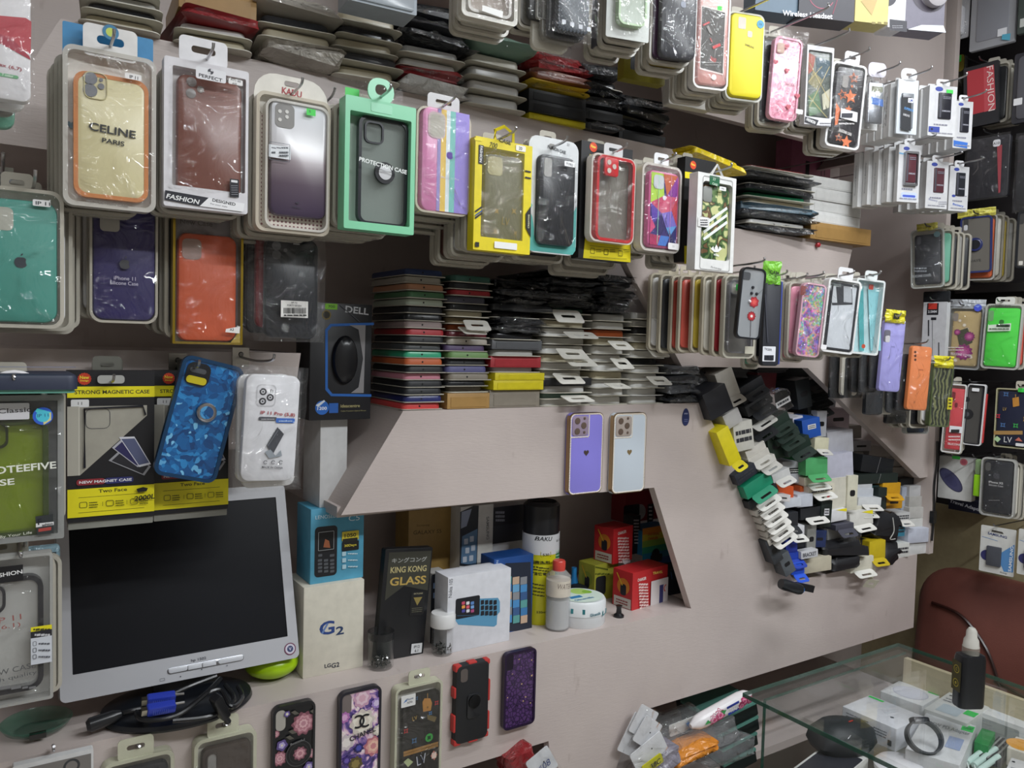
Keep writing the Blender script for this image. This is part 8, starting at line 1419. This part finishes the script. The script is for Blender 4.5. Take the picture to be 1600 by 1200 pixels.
t1, w, d, h = quad('earphone_box', ((1362, 1087), (1448, 1121), (1397, 1138), (1314, 1102)), ZS + .048, ZS, 'dcdee4', 'white earphone box with a green price strip in the counter'); A = TA(w, d); A.rect(.02, .04, .3, .12, '3cc85c').circ(.72, .6, .004, '3a3c44').line(.45, .45, .58, .55, .001, 'b8bac0').line(.5, .35, .56, .42, .001, 'b8bac0'); fin(t1, A, w, d, h)
A = Art(w, h, -d / 2); A.lines(.08, .2, .5, 5, .13, .05, '9a9ca4', 3).rect(.86, .6, .93, .85, '4a4c54', .001).lines(.6, .3, .84, 3, .12, .05, '6a6c74', 4); A.done(t1, 'side_print')
t1, w, d, h = quad('watch_box', ((1407, 1064), (1468, 1085), (1444, 1104), (1373, 1079)), ZS + .034, ZS, 'dcdedf', 'white box with a grey oval disc printed on its lid, in the counter'); A = TA(w, d); A.circ(.5, .5, min(w, d) * .40, 'b8bac8', 30, .9).circ(.5, .5, min(w, d) * .37, 'ccced8', 30, .9).rect(.74, .03, .98, .12, '3cc85c'); fin(t1, A, w, d, h)
t1, w, d, h = quad('adaptor_box', ((1474, 1076), (1534, 1099), (1528, 1134), (1454, 1112)), ZS + .052, ZS, 'd8dad8', 'white adaptor box with a small fruit emblem under the black bottle'); A = TA(w, d); A.apple(.12, .16, .0035, '2a2c30').rect(.72, .5, .98, .7, '3cc85c').rect(.2, .55, .7, .9, 'b8c4cc', .002).lines(.1, .3, .6, 2, .1, .04, '8a8c90'); fin(t1, A, w, d, h)
t1, w, d, h = quad('adaptor_box', ((1453, 1113), (1528, 1136), (1497, 1194), (1408, 1170)), ZS + .044, ZS, 'd6d8da', 'white box lettered 25W PD Adapter behind the black wrist band'); A = TA(w, d); A.text('25W PD Adapter', .56, .26, d * .11, '5a5c60', False, 0, w * .78).rect(.76, .05, .99, .2, '3cc85c').text('1500', .88, .12, d * .08, '1c4a24', True, 0, w * .16, .2).rect(.62, .42, .9, .7, '9aa8c8', .001); fin(t1, A, w, d, h)
t1, w, d, h = quad('cable_box', ((1538, 1080), (1640, 1116), (1625, 1145), (1530, 1112)), ZS + .05, ZS, 'd4d6d6', 'white cable box with a fruit emblem and grey window, at the edge of the picture'); A = TA(w, d); A.apple(.06, .25, .0035, '2a2c30').lines(.12, .2, .5, 2, .12, .05, '8a8c90'); fin(t1, A, w, d, h); A = Art(w, h, -d / 2); A.rect(.05, .2, .8, .9, '9ca09e', .003); A.done(t1, 'front_window')
t1, w, d, h = quad('purple_box', ((1434, 1041), (1484, 1058), (1480, 1064), (1430, 1047)), ZS + .06, ZS, '5c3a68', 'purple patterned box along the back of the counter'); A = Art(w, h, -d / 2); A.poly([(.1, .2), (.3, .6), (.5, .3), (.7, .8), (.9, .4), (.9, .5), (.7, .95), (.5, .45), (.3, .75), (.1, .35)], 'a078a8').rect(0, 0, 1, .08, 'd0c8cc'); A.done(t1)
t1, w, d, h = quad('green_box', ((1530, 1136), (1552, 1143), (1548, 1166), (1526, 1160)), ZS + .03, ZS, '2f8a48', 'green box behind the white charging cables')
t1, w, d, h = quad('dark_card', ((1552, 1138), (1584, 1150), (1578, 1196), (1546, 1186)), ZS + .012, ZS, '3a3438', 'dark striped card between the green box and the amber one'); A = TA(w, d)
for a_ in (.1, .35, .6): A.rect(a_, 0, a_ + .1, 1, '8c8c88')
fin(t1, A, w, d, h)
t1, w, d, h = quad('amber_box', ((1584, 1148), (1640, 1168), (1632, 1186), (1577, 1170)), ZS + .036, ZS, 'd8d2c4', 'white and amber box at the edge of the picture, in the counter'); A = TA(w, d); A.circ(.3, .5, d * .4, 'd89830', 24); fin(t1, A, w, d, h)
t1, w, d, h = quad('white_adaptor_box', ((1578, 1182), (1640, 1202), (1630, 1230), (1570, 1212)), ZS + .034, ZS, 'd8d8d8', 'white box with a fruit emblem lowest at the edge of the picture'); A = TA(w, d); A.apple(.1, .2, .0035, '2a2c30').lines(.1, .5, .4, 1, .1, .06, '8a8c90'); fin(t1, A, w, d, h)
p = atZ(1596, 1145, ZS); t1 = thing('blue_pot', 'small pot with a blue lid over green contents at the edge of the picture', 'pot', tuple(p)); obj('pot', (lathe([(.016, 0), (.020, .02), (.020, .034)], 22), 'v:a8d8c0'), t1); obj('lid', (lathe([(.021, .034), (.021, .046), (.012, .056)], 22), 'p:3c78c8'), t1)
P_ = [atZ(1505 + 10 * i_, 1200 - 5 * i_, ZS + .01) for i_ in range(4)]
for i_, (a_, b_) in enumerate((((1511, 1192), (1545, 1166)), ((1522, 1196), (1556, 1170)), ((1530, 1204), (1560, 1182)))):
    p0, p1 = atZ(*a_, ZS + .006), atZ(*b_, ZS + .012); t1 = thing('charging_cable', ('white charging plug, furthest of three, beside the green box', 'white charging plug, middle of three, beside the green box', 'white charging plug, nearest of three, beside the green box')[i_], 'cable', tuple(p0), (0, 0, 0), 'white charging plugs in the counter'); q_ = p1 - p0; obj('wire', (tube(curve_pts([(-.03, -.02, 0), (-.012, -.008, .002), (0, 0, 0)]), .0016, 6), 'p:dce4e0'), t1); obj('plug', (tube([(0, 0, 0), tuple(q_ * .3), tuple(q_ * .32), tuple(q_)], .006, 10), 'p:c4dcd4'), t1)
# smart band
p = atZ(1452, 1180, ZS + .044); t1 = thing('wrist_band', 'black fitness wrist band standing in a loop on the adapter box', 'wrist band', tuple(p), (radians(-38), 0, radians(-30))); rg = .036
obj('strap', (loft([[(rx_ * cos(q) * s_, y_, rg * .92 + ry_ * sin(q) * s_) for q in [2 * pi * j / 36 for j in range(36)]] for s_, y_, rx_, ry_ in ((1, -.008, rg, rg * .9), (1, .008, rg, rg * .9), (.90, .008, rg, rg * .9), (.90, -.008, rg, rg * .9), (1, -.008, rg, rg * .9))], False, False), 's:22242a'), t1); obj('capsule', (turn(slab(.020, .040, .009, -.006, .004, .003, 0, 0), rx=-pi / 2, rz=pi / 2, loc=(0.0, 0, rg * 1.78)), 'p:1a1a24'), t1)
p = atZ(1405, 1205, ZS); t1 = thing('white_saucer', 'white round lid lying in front of the wrist band', 'lid', tuple(p)); obj('lid', (lathe([(.046, 0), (.048, .012), (.040, .020), (.012, .024)], 36), 'p:dcdce0'), t1)
# black device on a white box
ZD = ZT - .20
t1, w, d, h = quad('white_device_box', ((1290, 1158), (1350, 1178), (1306, 1236), (1240, 1204)), ZT - .116, ZD, 'd4d4d0', 'white box with a black lid panel under the black headset in the counter'); A = TA(w, d); A.rect(.06, .12, .98, .96, '2a2b33', .006); fin(t1, A, w, d, h)
p = atZ(1313, 1166, ZT - .1155); t1 = thing('game_headset', 'angular black device with red trim lying in the counter', 'headset', tuple(p), (0, 0, radians(-22)))
obj('body', (loft([[(.075 * s_ * cos(q) * (1 + .12 * cos(3 * q)), .052 * s_ * sin(q), zz) for q in [2 * pi * j / 18 for j in range(18)]] for zz, s_ in ((0, .9), (.012, 1.0), (.034, .92), (.052, .62), (.056, .3))]), 's:232428'), t1)
obj('cover_plates', [(turn(slab(.05, .03, .006, 0, .006, .002), rx=-1.1, rz=rz_, loc=l_), 'p:2c2d32') for rz_, l_ in ((-.5, (-.03, -.03, .03)), (.3, (.025, -.034, .028)), (0, (0, -.02, .045)))], t1); obj('red_trim', [(tube([(.045, -.034, .022), (.060, -.020, .032)], .0018, 6), 'p:b83428'), (tube([(.010, -.010, .057), (.022, -.006, .057)], .0016, 6), 'p:b83428')], t1); obj('silver_trim', (tube(curve_pts([(-.05, -.034, .024), (-.02, -.042, .034), (-.005, -.040, .044)]), .0012, 6), 'm:c8c8cc'), t1)
p = atZ(1360, 1140, ZS); t1 = thing('earphone_bud', 'black earbud with a looped wire in front of the white earphone box', 'earphone', tuple(p)); obj('bud', (turn(lathe([(.012, 0), (.014, .008), (.010, .018), (.005, .022)], 18), .9, 0, .4, (0, 0, .010)), 'p:1c1d20'), t1); obj('wire', (tube(curve_pts([(0, 0, .016), (.006, -.004, .034), (.020, -.004, .036), (.022, -.002, .012), (.016, -.006, .002)]), .0014, 6), 'p:1a1a1c'), t1)
# bottle on the counter
p = atZ(1512, 1103, ZT); t1 = thing('squeeze_bottle', 'black squeeze bottle with a clear nozzle standing on the glass counter', 'bottle', (p.x, p.y, ZT + .0005), (0, 0, radians(-28))); hb_ = (atZ(1512, 1103, ZT) - EYE).dot(FW) * 84 / F
obj('body', (loft([[(x, y, zz) for x, y in rr(.056 * s_, .036 * s_, .012 * s_, 0, 0, 6)] for zz, s_ in ((0, .94), (.004, 1), (hb_ * .90, 1), (hb_ * .97, .92), (hb_, .55))]), 'p:17181c'), t1)
obj('collar', (lathe([(.016, hb_ * .99), (.0165, hb_ + .014)], 24), 'v:c8c4b8'), t1); obj('nozzle', (lathe([(.0155, hb_ + .013), (.014, hb_ + .028), (.0105, hb_ + .034), (.010, hb_ + .046), (.006, hb_ + .052)], 24), 't:d8d6ce'), t1)
A = Art(.028, hb_ * .56, 0, 0, hb_ * .30); A.rect(0, 0, 1, 1, '4a4420', .001)
for b_ in (.28, .74): A.circ(.5, b_, .0085, 'b0a030').circ(.5, b_, .0065, '3a361c').text('C' if b_ < .5 else 'e', .5, b_, .006, 'c8b838')
o = A.done(t1, 'side_label'); o.rotation_euler = (0, 0, -pi / 2); o.location = (-.0283, 0, 0)
# chair
c0 = atX(1416, 940, 2.22); zc = atX(1470, 884, 2.22).z; ce = .74
t1 = thing('office_chair', 'dark brown leather office chair behind the glass counter', 'chair', (2.22 - .24, c0.y - ce / 2, 0), (0, 0, radians(-90)))
hb2 = zc - .47
def pad(w, h, t, n=16, top=.0):
    V = []; Fc = []
    L = []
    for k_, (y, s_) in enumerate(((t, .94), (t * .7, 1.0), (t * .35, 1.0), (.012, .965), (.0, .90), (-.016, .70), (-.024, .4))):
        L.append([(x, y, z) for x, z in rr(w * s_, h * (1 - (1 - s_) * w / h), .11 * s_, 0, h / 2, 8)])
    return loft(L)
bk = obj('backrest', (turn(pad(ce, hb2, .085), radians(-5), 0, 0, (0, .24, .46)), 'leather'), t1)
obj('seam', [(turn((tube(curve_pts(P_), .0045, 6)), radians(-5), 0, 0, (0, .24, .46)), 'p:2e1512') for P_ in ([(-ce * .42, -.008, hb2 * .80), (-ce * .30, -.020, hb2 * .78), (-ce * .20, -.024, hb2 * .66), (-ce * .14, -.025, hb2 * .50)], [(-ce * .16, -.024, hb2 * .52), (ce * .1, -.025, hb2 * .46), (ce * .40, -.014, hb2 * .46)])], bk)
obj('seat', (turn(pad(ce * .6, .36, .10), -pi / 2, 0, 0, (0, -.07, .47)), 'leather'), t1)
obj('gas_column', (lathe([(.03, .08), (.03, .36)], 16), 'p:1c1c1e'), t1)
for i_ in range(5):
    a_ = 2 * pi * i_ / 5; lg = obj('leg', (tube([(0, 0, .09), (.22 * cos(a_), .22 * sin(a_), .065)], .018, 8), 'p:1c1c1e'), t1); obj('castor', (turn(lathe([(.027, -.01), (.027, .01)], 14), pi / 2, 0, a_, (.22 * cos(a_), .22 * sin(a_), .028)), 'p:141416'), lg)
